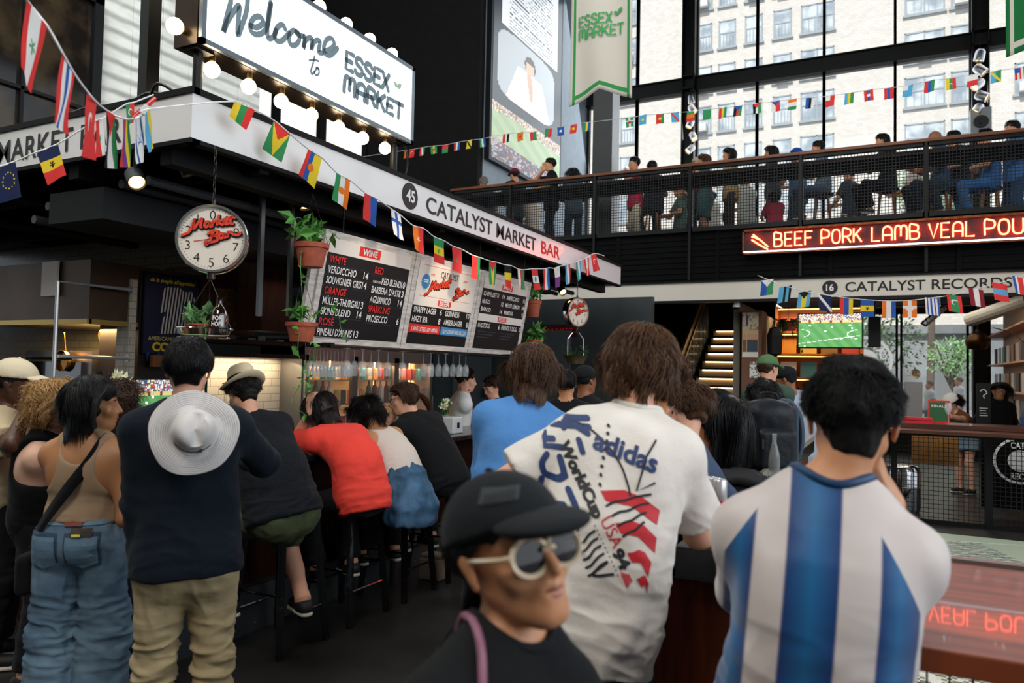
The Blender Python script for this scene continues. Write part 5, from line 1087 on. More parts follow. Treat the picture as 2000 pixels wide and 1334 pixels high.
yA = onX(395, 520, XK)[1]; yB = onX(590, 700, XK)[1]
mb = MB(); mb.bb(XK-.6, XK-.3, yA, yB, .9, 1.75); kb(mb, 'splashback', TILE)
mb = MB(); mb.bb(XK-.5, XK+.0, yA, yB, .0, .92); kb(mb, 'counter', CABD)
mb = MB(); mb.bb(XK-.5, XK, yA, onX(500, 600, XK)[1], 1.95, 2.55); kb(mb, 'cabinet_box', CAB)
mb = MB(); a, b = onX(422, 562, XK), onX(480, 640, XK); mb.bb(XK, XK+.01, a[1], b[1], b[2], a[2]); kb(mb, 'cork_panel', mat('cork', 'a07848', rough=.8, var=1, vscale=24, col2='6a4526', stretch=(1, 1, 5), bump=.4, bscale=40))
mb = MB(); mb.bb(XK-.5, XK+.04, yA, yB, 1.86, 1.9).bb(XK-.5, XK+.04, yA, yB, 1.73, 1.77); kb(mb, 'shelf', CABD)
mb = MB(); [mb.bb(XK-.3, XK-.05, y, y+.1, 1.90, 1.905+.02*(i % 3)) for i, y in enumerate(np.arange(yA+.1, yB-.2, .13))]; kb(mb, 'stacked_trays', mat('tray_grey', '8a8680', rough=.5))
a, b = onX(515, 470, XK+.5), onX(566, 650, XK+.5); mb = MB(); mb.bb(XK+.2, XK+.5, a[1], b[1], b[2], a[2]); thing('wall_cabinet', mb, CAB, 'small red-brown wooden cabinet between the steel hangers', 'cabinet')
for i, (px_, y1_) in enumerate(((512, 618), (570, 618))):
    a = onX(px_, 420, -4.0); mb = MB(); b = onX(px_, y1_, -4.0); mb.bb(a[0]-.013, a[0]+.013, a[1]-.018, a[1]+.018, b[2], 3.1); thing('steel_hanger', mb, mat('hanger_steel', '7c7e80', rough=.4, metal=.8), ('left', 'right')[i]+' of two square steel posts hanging beside the wooden cabinet', 'post')
gc = MB(); a = onX(465, 470, XK); gc.bb(XK-.4, XK, a[1]-.05, a[1]+.75, 2.58, 2.83); [gc.bb(XK, XK+.01, a[1]+i*.08, a[1]+i*.08+.05, 2.6, 2.81) for i in range(9)]; thing('plastic_crate', gc, mat('green_plastic', '0f5a34', rough=.5), 'green plastic crate stored above the wood cabinet', 'crate')
light('splash_lamp', 'AREA', (XK-.15, (yA+yB)/2, 1.70), 7, (1, .78, .5), 1.2, target=(XK-.3, (yA+yB)/2, 1.0), sy=.15)
light('bar_fill', 'AREA', (-4.7, 5.6, 2.7), 14, (1, .82, .6), 1.6, target=(-4.9, 5.6, 0), sy=.3)  # invented warm fill under the canopy, brightens the dark bar interior
light('poster_lamp', 'SPOT', (-4.4, 3.9, 2.7), 16, (1, .85, .65), .05, target=(-5.6, 4.45, 2.0), spot=(60, .9))  # extra spot without a fixture, added to make the poster brighter
light('cabinet_fill', 'SPOT', (-4.5, 5.0, 2.75), 45, (1, .8, .55), .05, target=(-5.6, 4.7, 2.1), spot=(80, .9))  # added warm spot lifting the cabinet wood and cork, no fixture
# fridges
y0 = onX(588, 760, XK)[1]; yB = y0; fr = empty('bottle_fridge', (XK, y0, 0), 'tall steel glass-door fridge full of lit bottles and cans', 'fridge'); fo_ = (-XK, -y0, 0)
def fb(mb_, name, m, parent=None, **k): return rel(mb_, fo_).build(name, m, parent or fr, **k)
FW_ = 2.5; mb = MB(); mb.bb(XK-.6, XK-.55, y0, y0+FW_, 0, 1.95).bb(XK-.6, XK, y0, y0+.04, 0, 1.95).bb(XK-.6, XK, y0+FW_-.04, y0+FW_, 0, 1.95).bb(XK-.6, XK, y0, y0+FW_, 1.78, 1.98).bb(XK-.6, XK, y0, y0+FW_, 0, .3); fb(mb, 'cabinet', STEEL)
mb = MB(); [mb.bb(XK-.5, XK-.05, y0+.05, y0+FW_-.05, z, z+.012) for z in (.62, .92, 1.22, 1.5)]; fb(mb, 'shelf', STEEL)
mb = MB(); [mb.tube([(XK-.3, y0+FW_*k, .4), (XK-.3, y0+FW_*k, 1.75)], .008, 6) for k in (.32, .66, .97)]; fb(mb, 'light_strip', E_('fridge_glow', 'ffb060', 22))
for k in (.17, .5, .83): light('fridge_lamp', 'AREA', (XK-.06, y0+FW_*k, 1.70), 3.5, (1, .66, .33), .6, target=(XK-.2, y0+FW_*k, .5), sy=.1)
for k in range(3):
    a = y0+.02+k*(FW_-.04)/3; b = a+(FW_-.04)/3; mb = MB(); mb.bb(XK, XK+.04, a, a+.05, .3, 1.78).bb(XK, XK+.04, b-.05, b, .3, 1.78).bb(XK, XK+.04, a, b, 1.72, 1.78).bb(XK, XK+.04, a, b, .3, .36); d_ = fb(mb, 'door', STEEL)
    mb = MB(); mb.bb(XK+.01, XK+.02, a+.05, b-.05, .36, 1.72); fb(mb, 'pane', mat('fridge_pane', 'ffffff', rough=.03, alpha=.08), d_)
    mb = MB(); mb.tube([(XK+.07, b-.025, .9), (XK+.07, b-.025, 1.3)], .01, 6); fb(mb, 'handle', STEEL, d_)
CANS = [mat('can_'+c, c, rough=.35, metal=.2) for c in ('e0722a', '2f7f8a', 'd8b23a', 'b8352a', 'd9d2c4', '3a5a2a', '6a2a1a', 'e8a040')]
mbt = MB(); mbt.lathe([(0, 0), (.032, 0), (.033, .01), (.033, .105), (.027, .118), (0, .118)], n=10); canme = mbt.build('beverage_can', CANS[0]); 
mbt = MB(); mbt.lathe([(0, 0), (.034, 0), (.035, .15), (.03, .19), (.013, .22), (.013, .28), (0, .28)], n=10); botme = mbt.build('bottle', CANS[6])
first = {'c': 1, 'b': 1}; order = ('lowest shelf', 'second shelf up', 'third shelf up', 'top shelf'); nth = 0
for zi, z in enumerate((.932, 1.232, 1.512)):
    for k in range(20):
        y = y0+.12+k*(FW_-.24)/19; kind = 'c' if zi == 0 else ('b' if (k//5+zi) % 2 else 'c'); src = canme if kind == 'c' else botme
        if kind == 'b' and zi == 2: kind = 'c'; src = canme
        if first[kind]: o = src; first[kind] = 0
        else: o = src.copy(); COL.objects.link(o)
        if kind == 'c': o.scale = (1, 1, 1.35 if zi < 2 else 1.2)
        o.location = (XK-.12, y, z); cm = CANS[(k*3+zi*2+(k//4)) % 8] if kind == 'c' else CANS[(4, 6, 5, 6)[k % 4]]
        me = src.data.copy() if o is not src else src.data; me.materials.clear(); me.materials.append(cm); o.data = me
        cn_ = ('orange', 'teal', 'mustard', 'red', 'cream', 'green', 'brown', 'amber')[(k*3+zi*2+(k//4)) % 8] if kind == 'c' else ('cream', 'brown', 'green', 'brown')[k % 4]; tag(o, '%s drink %s, %s from the left in the %s of the lit fridge' % (cn_, 'can' if kind == 'c' else 'bottle', ORD[k], ('lower row', 'middle row', 'upper row')[zi]), 'can' if kind == 'c' else 'bottle', '%ss in the fridge, %s' % ('can' if kind == 'c' else 'bottle', ('lower row', 'middle row', 'upper row')[zi]))
# hanging glasses
GL = mat('drinking_glass', 'e8eef0', rough=.03, alpha=.16, spec=1.0, coat=1)
mbt = MB(); mbt.lathe([(.032, 0), (.03, -.003), (.004, -.01), (.004, -.09), (.02, -.1), (.033, -.13), (.034, -.17), (.028, -.215), (.0265, -.215), (.032, -.17), (.031, -.13), (.0, -.1)], n=16); g0 = mbt.build('wine_glass', GL, smooth=True); used = False
rk = empty('glass_rack', (-3.8, 5.9, 1.78), 'dark rack under the menu where stemmed glasses hang', 'rack'); mb = MB()
for x in (-.12, -.04, .04, .12): mb.bb(x-.012, x+.012, -1.6, 1.3, .02, .03)
mb.bb(-.14, .14, -1.6, -1.56, .02, .05).bb(-.14, .14, 1.26, 1.3, .02, .05); mb.build('rail', BLK, rk)
GX = [(678, 1), (692, 1), (709, 1), (725, 1), (740, 1), (758, 1), (787, 1), (828, 2), (842, 2), (857, 2), (871, 2), (885, 2), (898, 2), (910, 2)]
for i, (px_, g_) in enumerate(GX):
    a = onX(px_, 690, -3.8 if i % 2 else -3.72); o = g0 if not used else g0.copy()
    if used: COL.objects.link(o)
    used = True; o.location = (a[0], a[1], 1.80); o.rotation_euler = (0, 0, 0)
    grp = 'stemmed glasses hanging in the %s cluster' % ('left' if g_ == 1 else 'right'); tag(o, 'stemmed glass hanging upside down under the menu, %s from left in the %s cluster' % (ORD[i if g_ == 1 else i-7], 'left' if g_ == 1 else 'right'), 'glass', grp)
for i in range(12):
    a = onX(605+i*7, 688, -3.95); o = g0.copy(); COL.objects.link(o); o.location = (a[0], a[1], 1.79); tag(o, 'amber-lit stemmed glass far left under the wine menu, %s from left' % ORD[i], 'glass', 'stemmed glasses hanging far left under the menu')
# poster and lower screen
po = empty('wall_poster', (XK+.02, 4.45, 2.0), 'dark blue framed aperitif poster with a striped horse head, lettered COCCHI', 'poster'); pp = (-XK-.02, -4.45, -2.0)
ya_, yb2 = onX(277, 600, XK)[1], onX(386, 600, XK)[1]; zt = onX(330, 540, XK)[2]; zb2 = onX(330, 692, XK)[2]; PW, PH_ = yb2-ya_, zt-zb2
mb = MB(); mb.bb(XK-.5, XK, ya_-.02, yb2+.02, 0, zt+.02); struct('wall_backbar', mb, CABD)
mb = MB(); mb.bb(XK, XK+.015, ya_, yb2, zb2, zt); rel(mb, pp).build('sheet', mat('poster_navy', '101430', rough=.5), po)
mb = MB(); [mb.bb(XK, XK+.025, y_, y_+.012, zb2, zt) for y_ in (ya_-.006, yb2-.006)]; [mb.bb(XK, XK+.025, ya_, yb2, z_, z_+.012) for z_ in (zb2-.006, zt-.006)]; rel(mb, pp).build('frame', BLK, po)
def pq(u, v): return (XK+.018, ya_+u*PW, zb2+v*PH_)
def ptext(t, u, v, w, h, col, wt=.02, sh=0):
    V, F = text_fit(t, w*PW, h*PH_, weight=wt); V[:, 0] += V[:, 1]*sh; m_ = MB(); put(m_, (V, F), pq(u, v), (0, 1, 0), (0, 0, 1)); rel(m_, pp).build('lettering', mat('poster_'+col, col, rough=.5), po)
ptext("da la sveglia all'appetito!", .5, .91, .8, .045, 'e8c020', .03, .3); ptext('AMERICANO BIANCO', .5, .17, .8, .05, 'c8b070'); ptext('COCCHI', .55, .04, .75, .1, 'e8c020', .05)
hs = [(.28, .25), (.34, .45), (.42, .55), (.30, .52), (.24, .58), (.26, .66), (.34, .80), (.27, .80), (.40, .86), (.52, .86), (.62, .87), (.72, .82), (.85, .84), (.93, .72), (.82, .68), (.74, .70), (.70, .62), (.84, .30), (.55, .27)]
for k in range(13):   # vertical stripes clipped to the head outline
    x0_, x1_ = .22+k*.056, .22+k*.056+.028; bmx = bmesh.new(); vs = [bmx.verts.new((x, y, 0)) for x, y in hs]; bmx.faces.new(vs); bmesh.ops.triangulate(bmx, faces=bmx.faces[:])
    bmesh.ops.bisect_plane(bmx, geom=bmx.verts[:]+bmx.edges[:]+bmx.faces[:], plane_co=(x0_, 0, 0), plane_no=(-1, 0.15, 0), clear_outer=True); bmesh.ops.bisect_plane(bmx, geom=bmx.verts[:]+bmx.edges[:]+bmx.faces[:], plane_co=(x1_, 0, 0), plane_no=(1, -.15, 0), clear_outer=True)
    bmx.verts.index_update(); V = [pq(v.co.x, v.co.y) for v in bmx.verts]; F = [tuple(v.index for v in f.verts) for f in bmx.faces]; bmx.free()
    if F: m_ = MB(); m_.add(V, F); rel(m_, pp).build('stripe', mat('poster_cream', 'd8c8b8', rough=.5), po)
cr = MB(); a = at(302, 690, 5.0); cr.bb(-.16, .16, -.02, .02, -.05, .05); thingz('wooden_crate', cr, mat('crate_wood', '7a4a26', rough=.7, var=.3, vscale=10), 'small stencilled wooden crate above the low screen', 'crate', (XK+.1, onX(308, 705, XK)[1]+.02, onX(308, 705, XK)[2])).rotation_euler = (0, 0, pi/2)
sv = empty('bar_screen', (-5.0, 3.9, 1.4), 'bright screen showing the match, left of the man with the sun hat', 'screen'); a, b = onX(266, 742, -4.9), onX(352, 822, -4.9)
mb = MB(); mb.bb(-4.96, -4.905, a[1]-.02, b[1]+.25, .95, a[2]+.02); rel(mb, (5.0, -3.9, -1.4)).build('bezel', BLK, sv)
r_ = painted('picture', 60, 50, lambda u, v: pitch_pic(u, v, .78, 7), (-4.9, a[1], 1.0), (0, b[1]+.22-a[1], 0), (0, 0, a[2]-1.0), sv, emit=.9); r_.data.transform(Matrix.Translation((5.0, -3.9, -1.4)))
mb = MB(); mb.bb(-5.2, -5.0, 3.95, 4.1, .9, 1.3); rel(mb, (5.0, -3.9, -1.4)).build('stand', BLK, sv)
for i, (px_, py_, c_, D) in enumerate(((437, 790, 'clear', 5.6), (450, 795, 'olive', 5.6))):
    p_ = at(px_, 820, D); mb = MB(); mb.lathe([(0, 0), (.035, 0), (.036, .16), (.014, .22), (.013, .29), (.006, .3), (.003, .36), (0, .36)], n=14); thingz('spirit_bottle', mb, mat('bottle_'+c_, 'b9a58a' if c_ == 'clear' else '2a2a10', rough=.08, coat=1, alpha=.6 if c_ == 'clear' else 1), ('clear' if c_ == 'clear' else 'dark green')+' bottle with a pourer beside the straw hat', 'bottle', (p_[0], p_[1], 1.07), smooth=True)
mb = MB(); [mb.tube([(XK+.03, onX(283+i*22, 700, XK)[1], onX(290, 705, XK)[2]), (XK+.03, onX(283+i*22, 700, XK)[1], onX(290, 688, XK)[2])], [.008, .014], 6) for i in range(4)]; thing('beer_taps', mb, mat('tap_blue', '1f3a7a', rough=.3), 'row of beer taps with blue handles below the poster', 'taps')
# kitchen
mb = MB(); mb.bb(-12, XK-.3, 5.0, 5.1, 0, 2.9); KT = mat('kitchen_tile', '9a9080', rough=.25); tilemat(KT, .15, .075); struct('wall_kitchen', mb, KT)
mb = MB(); a, b = onX(253, 600, XK), onX(267, 600, XK); mb.bb(XK-.15, XK, a[1], b[1], 0, onX(260, 545, XK)[2]); KT2 = mat('pillar_tile', 'b8ab98', rough=.3); tilemat(KT2, .12, .06); struct('wall_pier', mb, KT2)
hd_ = empty('extractor_hood', (-6.4, 4.3, 2), 'big steel kitchen extractor hood with warm lights beneath', 'hood'); ho = (6.4, -4.3, -2)
mb = MB(); mb.bb(-7.6, XK-.02, 3.75, 4.95, 1.98, 2.46); rel(mb, ho).build('body', mat('hood_steel', '5a4636', rough=.4, metal=.6, var=.3, vscale=2), hd_)
mb = MB(); mb.bb(-7.6, XK-.01, 3.73, 3.77, 1.95, 1.99).bb(XK-.03, XK-.01, 3.75, 4.9, 1.95, 1.99); rel(mb, ho).build('lip', mat('lip_brass', 'b89a50', rough=.3, metal=.7), hd_)
mb = MB(); mb.bb(-6.2, -6.0, 3.72, 3.74, 2.18, 2.46); rel(mb, ho).build('taped_paper', MCR, hd_)
light('hood_lamp', 'AREA', (-6.3, 4.35, 1.95), 110, (1, .72, .30), .9, target=(-6.3, 4.5, 0), sy=.5)
ov = empty('steel_oven', (-6.4, 4.5, 0), 'stainless double oven glowing under the extractor hood', 'oven'); oo = (6.4, -4.5, 0)
mb = MB(); mb.bb(-7.1, -6.15, 4.15, 4.9, 0, 1.75); rel(mb, oo).build('body', STEEL, ov)
for z in (.95, 1.35): mb = MB(); mb.bb(-7.0, -6.25, 4.12, 4.15, z, z+.3); d_ = rel(mb, oo).build('door', mat('oven_glass', '14110d', rough=.1, coat=1), ov); mb = MB(); mb.tube([(-6.95, 4.08, z+.33), (-6.3, 4.08, z+.33)], .014, 8); rel(mb, oo).build('handle', CHROME, d_)
pf = empty('pipe_frame', (XK, 3.8, 1), 'chrome pipe frame standing on the bar before the kitchen', 'frame'); P1, P2, P3, P4 = onX(113, 550, XK+.05), onX(256, 566, XK+.05), onX(115, 735, XK+.05), onX(113, 696, XK+.05)
mb = MB(); mb.tube([(XK+.05, P1[1], 1.05), P1, P2], .015, 8); mb.tube([P4, (XK+.05, P2[1], P4[2])], .014, 8); [mb.lathe([(.03, 0), (.03, .012), (0, .012)], c=(XK+.05, P2[1], z), n=12, R=Rx(pi/2)) for z in (P2[2], P4[2])]; rel(mb, (-XK, -3.8, -1)).build('pipe', mat('pipe_satin', 'c4c4c4', rough=.35, metal=.6), pf)
for i, (px_, py_, r_) in enumerate(((127, 705, .085), (208, 655, .05))):
    p_ = at(px_, py_, 6.6); mb = MB(); mb.lathe([(0, 0), (r_, 0), (r_*1.1, .04), (r_*1.05, .04), (r_*.95, .01), (0, .01)], n=24, R=Rx(pi/2)); mb.tube([(0, 0, r_), (0, -.02, r_+.16)], .008, 6); thingz('frying_pan', mb, mat('pan_copper', 'a07030', rough=.25, metal=.9), ('large' if i == 0 else 'small')+' copper pan hanging on the kitchen tiles', 'pan', p_)
mb = MB(); mb.bb(-12, -7.6, 3.6, 3.75, 0, 2.9); struct('wall_dark_left', mb, DRK)
# things behind the bar end: steel doors, counter
mb = MB(); mb.bb(-9, -3.2, 10.9, 11.0, 0, 2.8)
struct('wall_service', mb, mat('service_grey', '3c4142', rough=.4, metal=.2, var=.15, vscale=3))
for i, (a, b) in enumerate(((-7.9, -7.1), (-6.6, -5.9), (-5.2, -4.5))):
    mb = MB(); mb.bb(a, b, 10.84, 10.9, 0, 2.3); d_ = struct('door_%d' % (i+1), mb, mat('steel_door_grey', '565c5e', rough=.35, metal=.4)); mb = MB(); mb.bb(b-.12, b-.06, 10.8, 10.84, 1.2, 1.35); mb.build('lock_plate', INK, d_)
mb = MB(); put(mb, text_fit('MARKET', .5, .09), (-4.7, 10.88, 2.25), (1, 0, 0), (0, 0, 1)); p_ = mb.build('lettering', RED); mb = MB(); mb.bb(-5.0, -4.4, 10.89, 10.9, 2.2, 2.4); o = thing('wall_plate', mb, mat('plate_dark_red', '3a0d10', rough=.4), 'dark red plate lettered in red on the grey service wall', 'sign'); p_.parent = o
mb = MB(); st_, wd = strokes('MARKET', 1.0); mb2 = MB(); P = [np.column_stack([p[:, 1]*-.26, p[:, 0]*.30]) for p in st_]; V, F = ribbon(P, .05, smooth=False); q = onY(1180, 712, 12.6); put(mb2, (V, F), (q[0]+.13, 12.55, q[2]-.1), (1, 0, 0), (0, 0, 1)); o = mb2.build('lettering', E_('red_sign', 'c01818', 1.6)); bx = MB(); bx.bb(q[0]-.2, q[0]+.2, 12.56, 12.6, q[2]-.2, q[2]+2.0); t_ = thing('vertical_sign', bx, DRK, 'black hanging sign with red letters reading upward, left of the tall man', 'sign'); o.parent = t_
# ================================================================ record shop, stairs, right-hand side
sc_ = empty('staircase', (-2.8, 14, 0), 'staircase with glowing strips under every step', 'stairs'); so_ = (2.8, -14, 0)
def sb(mb_, name, m, **k): return rel(mb_, so_).build(name, m, sc_, **k)
x0s, x1s = -3.55, -2.36
TR = mat('stair_tread', '1c1b1a', rough=.5); LED = E_('stair_led', 'ffdfae', 5.0); RS = mat('stair_riser', 'b89a72', rough=.6)
for k in range(15):
    z = .17*(k+1)+.1; y = 12.9+.26*k
    if z > 3.9: break
    mb = MB(); mb.bb(x0s, x1s, y-.03, y+.3, z-.035, z); sb(mb, 'tread', TR); mb = MB(); mb.bb(x0s+.05, x1s, y+.02, y+.04, z-.17, z-.04); sb(mb, 'riser', RS); mb = MB(); mb.bb(x0s+.12, x1s-.02, y-.012, y+.0, z-.060, z-.042); sb(mb, 'light_strip', LED)
mb = MB(); mb.bar((x0s, 12.8, .9), (x0s, 16.3, 3.5), .05, .05).bar((x0s-.03, 12.8, 1.05), (x0s-.03, 16.3, 3.6), .06, .14); sb(mb, 'handrail', mat('gold_rail', 'b08a48', rough=.35, metal=.4))
mb = MB(); mb.add([(x0s, 12.8, .1), (x0s, 16.3, 2.5), (x0s, 16.3, 3.5), (x0s, 12.8, .9)], [(0, 1, 2, 3)]); sb(mb, 'glass_side', mat('stair_glass', 'c8d8e0', rough=.05, alpha=.25))
mb = MB(); [mb.bar((x0s, 12.9+i*.12, .2+i*.085), (x0s, 12.9+i*.12, .95+i*.089), .012) for i in range(28)]; sb(mb, 'balusters', STEEL)
mb = MB(); mb.bb(x1s+.02, x1s+.12, 12.6, 17, 0, 2.85); struct('wall_stair', mb, mat('stair_wall', '6a6458', rough=.8)); mb = MB(); mb.bb(-7.4, -2.3, 17.2, 17.3, 0, 3.7); struct('wall_stairhead', mb, DW)
mb = MB(); mb.bb(x1s+.12, 6, YF-.15, YF-.05, 0, .55); mb.bb(x1s+.12, 6, YF-.15, YF-.05, 3.1, 3.75); struct('trim_sill', mb, BLK)
for i, (a, b) in enumerate(((-2.2, -1.38), (-1.35, .08), (.12, 1.44), (1.78, 3.2))):
    mb = MB(); mb.bb(a, a+.05, YF-.12, YF-.05, .55, 3.1).bb(b-.05, b, YF-.12, YF-.05, .55, 3.1); w = struct('window_%d' % (11+i), mb, BLK); g = MB(); g.bb(a+.05, b-.05, YF-.09, YF-.08, .55, 3.1); g.build('pane', GLS, w)
mb = MB(); mb.bb(x1s+.12, 9, 12.1, YF, 3.2, 3.25); struct('ceiling_shop', mb, mat('shop_ceiling', '1a1a1c', rough=.8))
for y in (13.2, 15.0, 16.8):
    mb = MB(); mb.tube([(-2.1, y, 3.1), (4, y, 3.1)], .02, 6); thing('ceiling_conduit', mb, STEEL, {13.2: 'nearest', 15.0: 'middle', 16.8: 'farthest'}[y]+' of three thin steel conduits on the shop ceiling', 'pipe')
a, b = at(1893, 625, 13.0), at(2010, 585, 11.9); mb = MB(); mb.tube([a, b], .12, 14); thing('ventilation_duct', mb, mat('duct_pale', 'a8a8a6', rough=.4), 'fat pale round duct under the shop ceiling at the right edge', 'duct')
p_ = at(1822, 625, 11.2); mb = MB(); [mb.tube([at(1843-i*6, 600+i*5, 11.2), at(1843-i*6-3, 604+i*5, 11.2)], .055, 10) for i in range(7)]; mb.tube([at(1835, 607, 11.2), tuple(at(1835, 607, 11.2)+(0, .4, .5))], .015, 6); thing('black_spotlight', mb, STEEL, 'dark ribbed stage spotlight behind the striped flag', 'spotlight')
# left shelving of the shop
SH = mat('shop_wood_orange', 'b8682c', rough=.5, var=.25, vscale=3, stretch=(1, 1, 6)); 
rs = empty('record_shelf', (-1.6, 16.4, 0), 'orange wood record shelving with sleeves, below the hanging screen', 'shelf'); ro_ = (1.6, -16.4, 0)
mb = MB(); mb.bb(-2.2, -.55, 16.85, 16.9, 0, 3.1).bb(-2.2, -2.15, 16.4, 16.9, 0, 3.1).bb(-.6, -.55, 16.4, 16.9, 0, 3.1)
for z in (.6, 1.1, 1.62, 2.1, 2.55): mb.bb(-2.2, -.55, 16.4, 16.9, z, z+.03)
rel(mb, ro_).build('case', SH, rs); mb = MB(); [mb.bb(-2.15, -.6, 16.42, 16.44, z-.02, z) for z in (1.6, 2.08, 2.53, 3.05)]; rel(mb, ro_).build('light_strip', E_('shelf_led', 'ffc070', 3.0), rs)
SL = [mat('sleeve_'+c, c, rough=.5) for c in ('d08a34', '1c1c1e', 'c9a24a', 'b8b8bc', '7a5a2a', '3a6a7a', 'a83a2a')]
mbt = MB(); mbt.bb(-.155, .155, -.01, .01, 0, .31); sl0 = mbt.build('record_sleeve', SL[0]); us = False; slab = ['tan', 'black', 'mustard', 'grey', 'brown', 'teal', 'dark red']
def sleeve(p, ci, lab, rx=-.12, rz=0, sc=1, grp=None):
    global us
    o_ = sl0 if not us else sl0.copy()
    if us: COL.objects.link(o_); 
    me_ = sl0.data.copy() if us else sl0.data; us = True; me_.materials.clear(); me_.materials.append(SL[ci]); o_.data = me_; o_.location = p; o_.rotation_euler = (rx, 0, rz); o_.scale = (sc, 1, sc); tag(o_, lab, 'record', grp); return o_
for r_, (z, nm) in enumerate(((2.13, 'upper'), (1.65, 'middle'), (2.58, 'topmost'))):
    for k in range(4): sleeve((-1.95+.39*k, 16.5, z), (k*2+r_*3) % 7, '%s record sleeve standing %s on the %s orange shelf' % (slab[(k*2+r_*3) % 7], ('leftmost', 'second from left', 'third from left', 'rightmost')[k], nm), grp='record sleeves facing out on the orange shelf')
for k in range(16): sleeve((-1.9+.045*k, 16.55, 1.13), (k*5) % 7, '%s record spine on the lower orange shelf, %s from left' % (slab[(k*5) % 7], ORD[k]), 0, pi/2, grp='record spines on the lower orange shelf')
light('shelf_lamp', 'AREA', (-1.4, 16.0, 3.0), 24, (1, .72, .38), 1.6, target=(-1.4, 16.6, 1.2), sy=.4)
# left shop pier with posters, hanging bag
mb = MB(); a, b = onY(1449, 620, 12.5), onY(1481, 700, 12.5); mb.bb(a[0], b[0]+.05, 12.5, 13.0, 0, 2.7); struct('wall_pier_shop', mb, mat('pier_brown', '6a4632', rough=.7))
def pf_(u, v):
    if v > .62: return '2a3a5a' if (u-.3)**2*3+(v-.82)**2*1.2 < .02 else ('c9b79a' if rnd(int(u*14), int(v*22)) > .25 else '8a7a66')
    if v > .12:
        for cx_ in (.15, .4, .62, .85):
            if ((u-cx_)/.09)**2+((v-.45)/.07)**2 < 1: return 'c98f6a'
            if abs(u-cx_) < .11 and v < .4: return ('38414e', '6a5446')[int(cx_*10) % 2]
        return 'c9a87e'
    return 'd9cfc0'
o = painted('event_poster', 30, 60, pf_, (a[0]+.01, 12.49, 1.95), (b[0]-a[0]-.01, 0, 0), (0, 0, .72), None); tag(o, 'tan event poster with four faces on the brown pier', 'poster')
o = painted('paper_notice', 16, 16, lambda u, v: 'd8d4cc' if rnd(int(u*8), int(v*10), 3) > .4 else '77726a', (b[0]-.13, 12.485, 1.62), (.2, 0, 0), (0, 0, .26), None); tag(o, 'small white paper notice below the tan poster', 'paper')
p_ = at(1513, 655, 12.2); mb = MB(); mb.lathe([(0, -.35), (.1, -.3), (.11, 0), (.07, .12), (0, .14)], n=10, sx=1.1, sy=.5); mb.tube([(-.05, 0, .1), (0, 0, .28), (.05, 0, .1)], .01, 5); mb.tube([(0, 0, .27), (0, .4, .27)], .01, 5); thingz('hanging_bag', mb, INK, 'black bag hung on the shop pier beside the plant', 'bag', p_)
p_ = at(1540, 640, 12.6); o = empty('trailing_fern', p_, 'green fern trailing between the pier and the hanging screen', 'plant'); mb = MB(); rg = np.random.default_rng(9)
for k in range(30): a = rg.uniform(0, 6.28); vine(mb, [(0, 0, .05), (cos(a)*.15, sin(a)*.1, .1), (cos(a)*.22, sin(a)*.15, rg.uniform(-.45, .1))], 10, .07, rg)
mb.build('fronds', LEAF['3f7a34'], o); mb = MB(); mb.lathe([(0, -.05), (.1, -.05), (.12, .08), (0, .08)], n=12); mb.build('pot', TERRA, o); mb = MB(); mb.tube([(0, 0, .05), (0, 0, .85)], .004, 5); mb.build('hanger', BLK, o)
# hanging screen
tv = empty('hanging_screen', (-.85, 11.75, 2.35), 'hanging television showing a green football pitch under the shop fascia', 'screen'); a, b = onY(1560, 614, 11.75), onY(1683, 678, 11.75); to2 = (.85, -11.75, -2.35)
mb = MB(); mb.bb(a[0]-.015, b[0]+.015, 11.76, 11.8, b[2]-.02, a[2]+.02); rel(mb, to2).build('bezel', BLK, tv); o = painted('picture', 80, 46, lambda u, v: pitch_pic(u, v, .74, 3, ), (a[0], 11.755, b[2]), (b[0]-a[0], 0, 0), (0, 0, a[2]-b[2]), tv, emit=1.1); o.data.transform(Matrix.Translation(to2))
mb = MB(); mb.tube([(-.85, 11.85, a[2]), (-.85, 11.85, 2.85)], .02, 6); rel(mb, to2).build('mount', BLK, tv)
mb = MB(); p_ = at(1708, 650, 12.0); mb.bb(-.09, .09, -.1, .1, -.23, .25); mb.tube([(0, 0, .2), (0, 0, 3.2-p_[2])], .015, 6); thingz('loudspeaker', mb, INK, 'black loudspeaker hanging just right of the television', 'speaker', p_)
cmr = empty('dome_camera', at(1438, 600, 11.8), 'white dome security camera under the fascia left of the posters', 'camera'); mb = MB(); mb.lathe([(0, .08), (.05, .08), (.06, 0), (0, 0)], n=18); mb.build('housing', WF, cmr, smooth=True); mb = MB(); mb.lathe([(.05, 0), (.045, -.03), (.02, -.05), (0, -.052)], n=18); mb.build('dome', mat('camera_dome', '1a1416', rough=.05, coat=1), cmr, smooth=True)
# circular shop logo on the window, seen from inside
cl = empty('window_decal', (-.35, YF-.14, 2.45), 'round white shop emblem on the window glass with reversed lettering', 'decal'); q = onY(1690, 705, YF-.14); cl.location = q
mb = MB(); t = np.linspace(0, 2*pi, 49)
for r0, r1 in ((.50, .56), (.0, .26)):
    V = [(r*cos(a), 0, r*sin(a)) for r in (max(r0, .001), r1) for a in t]; mb.add(V, [(i, i+1, 49+i+1, 49+i) for i in range(48)])
for i, ch in enumerate('CATALYST RECORDS '):
    if ch == ' ': continue
    a = radians(15)+i*radians(360/17); V, F = text_fit(ch, None, .13, weight=.03); V[:, 0] *= -1; x = np.array((sin(a), 0, -cos(a))); y = np.array((cos(a), 0, sin(a))); put(mb, (V, [f[::-1] for f in F]), y*.32+(0, -.004, 0), x, y)
mb.build('emblem', E_('decal_white', 'f4f6f6', .5), cl)
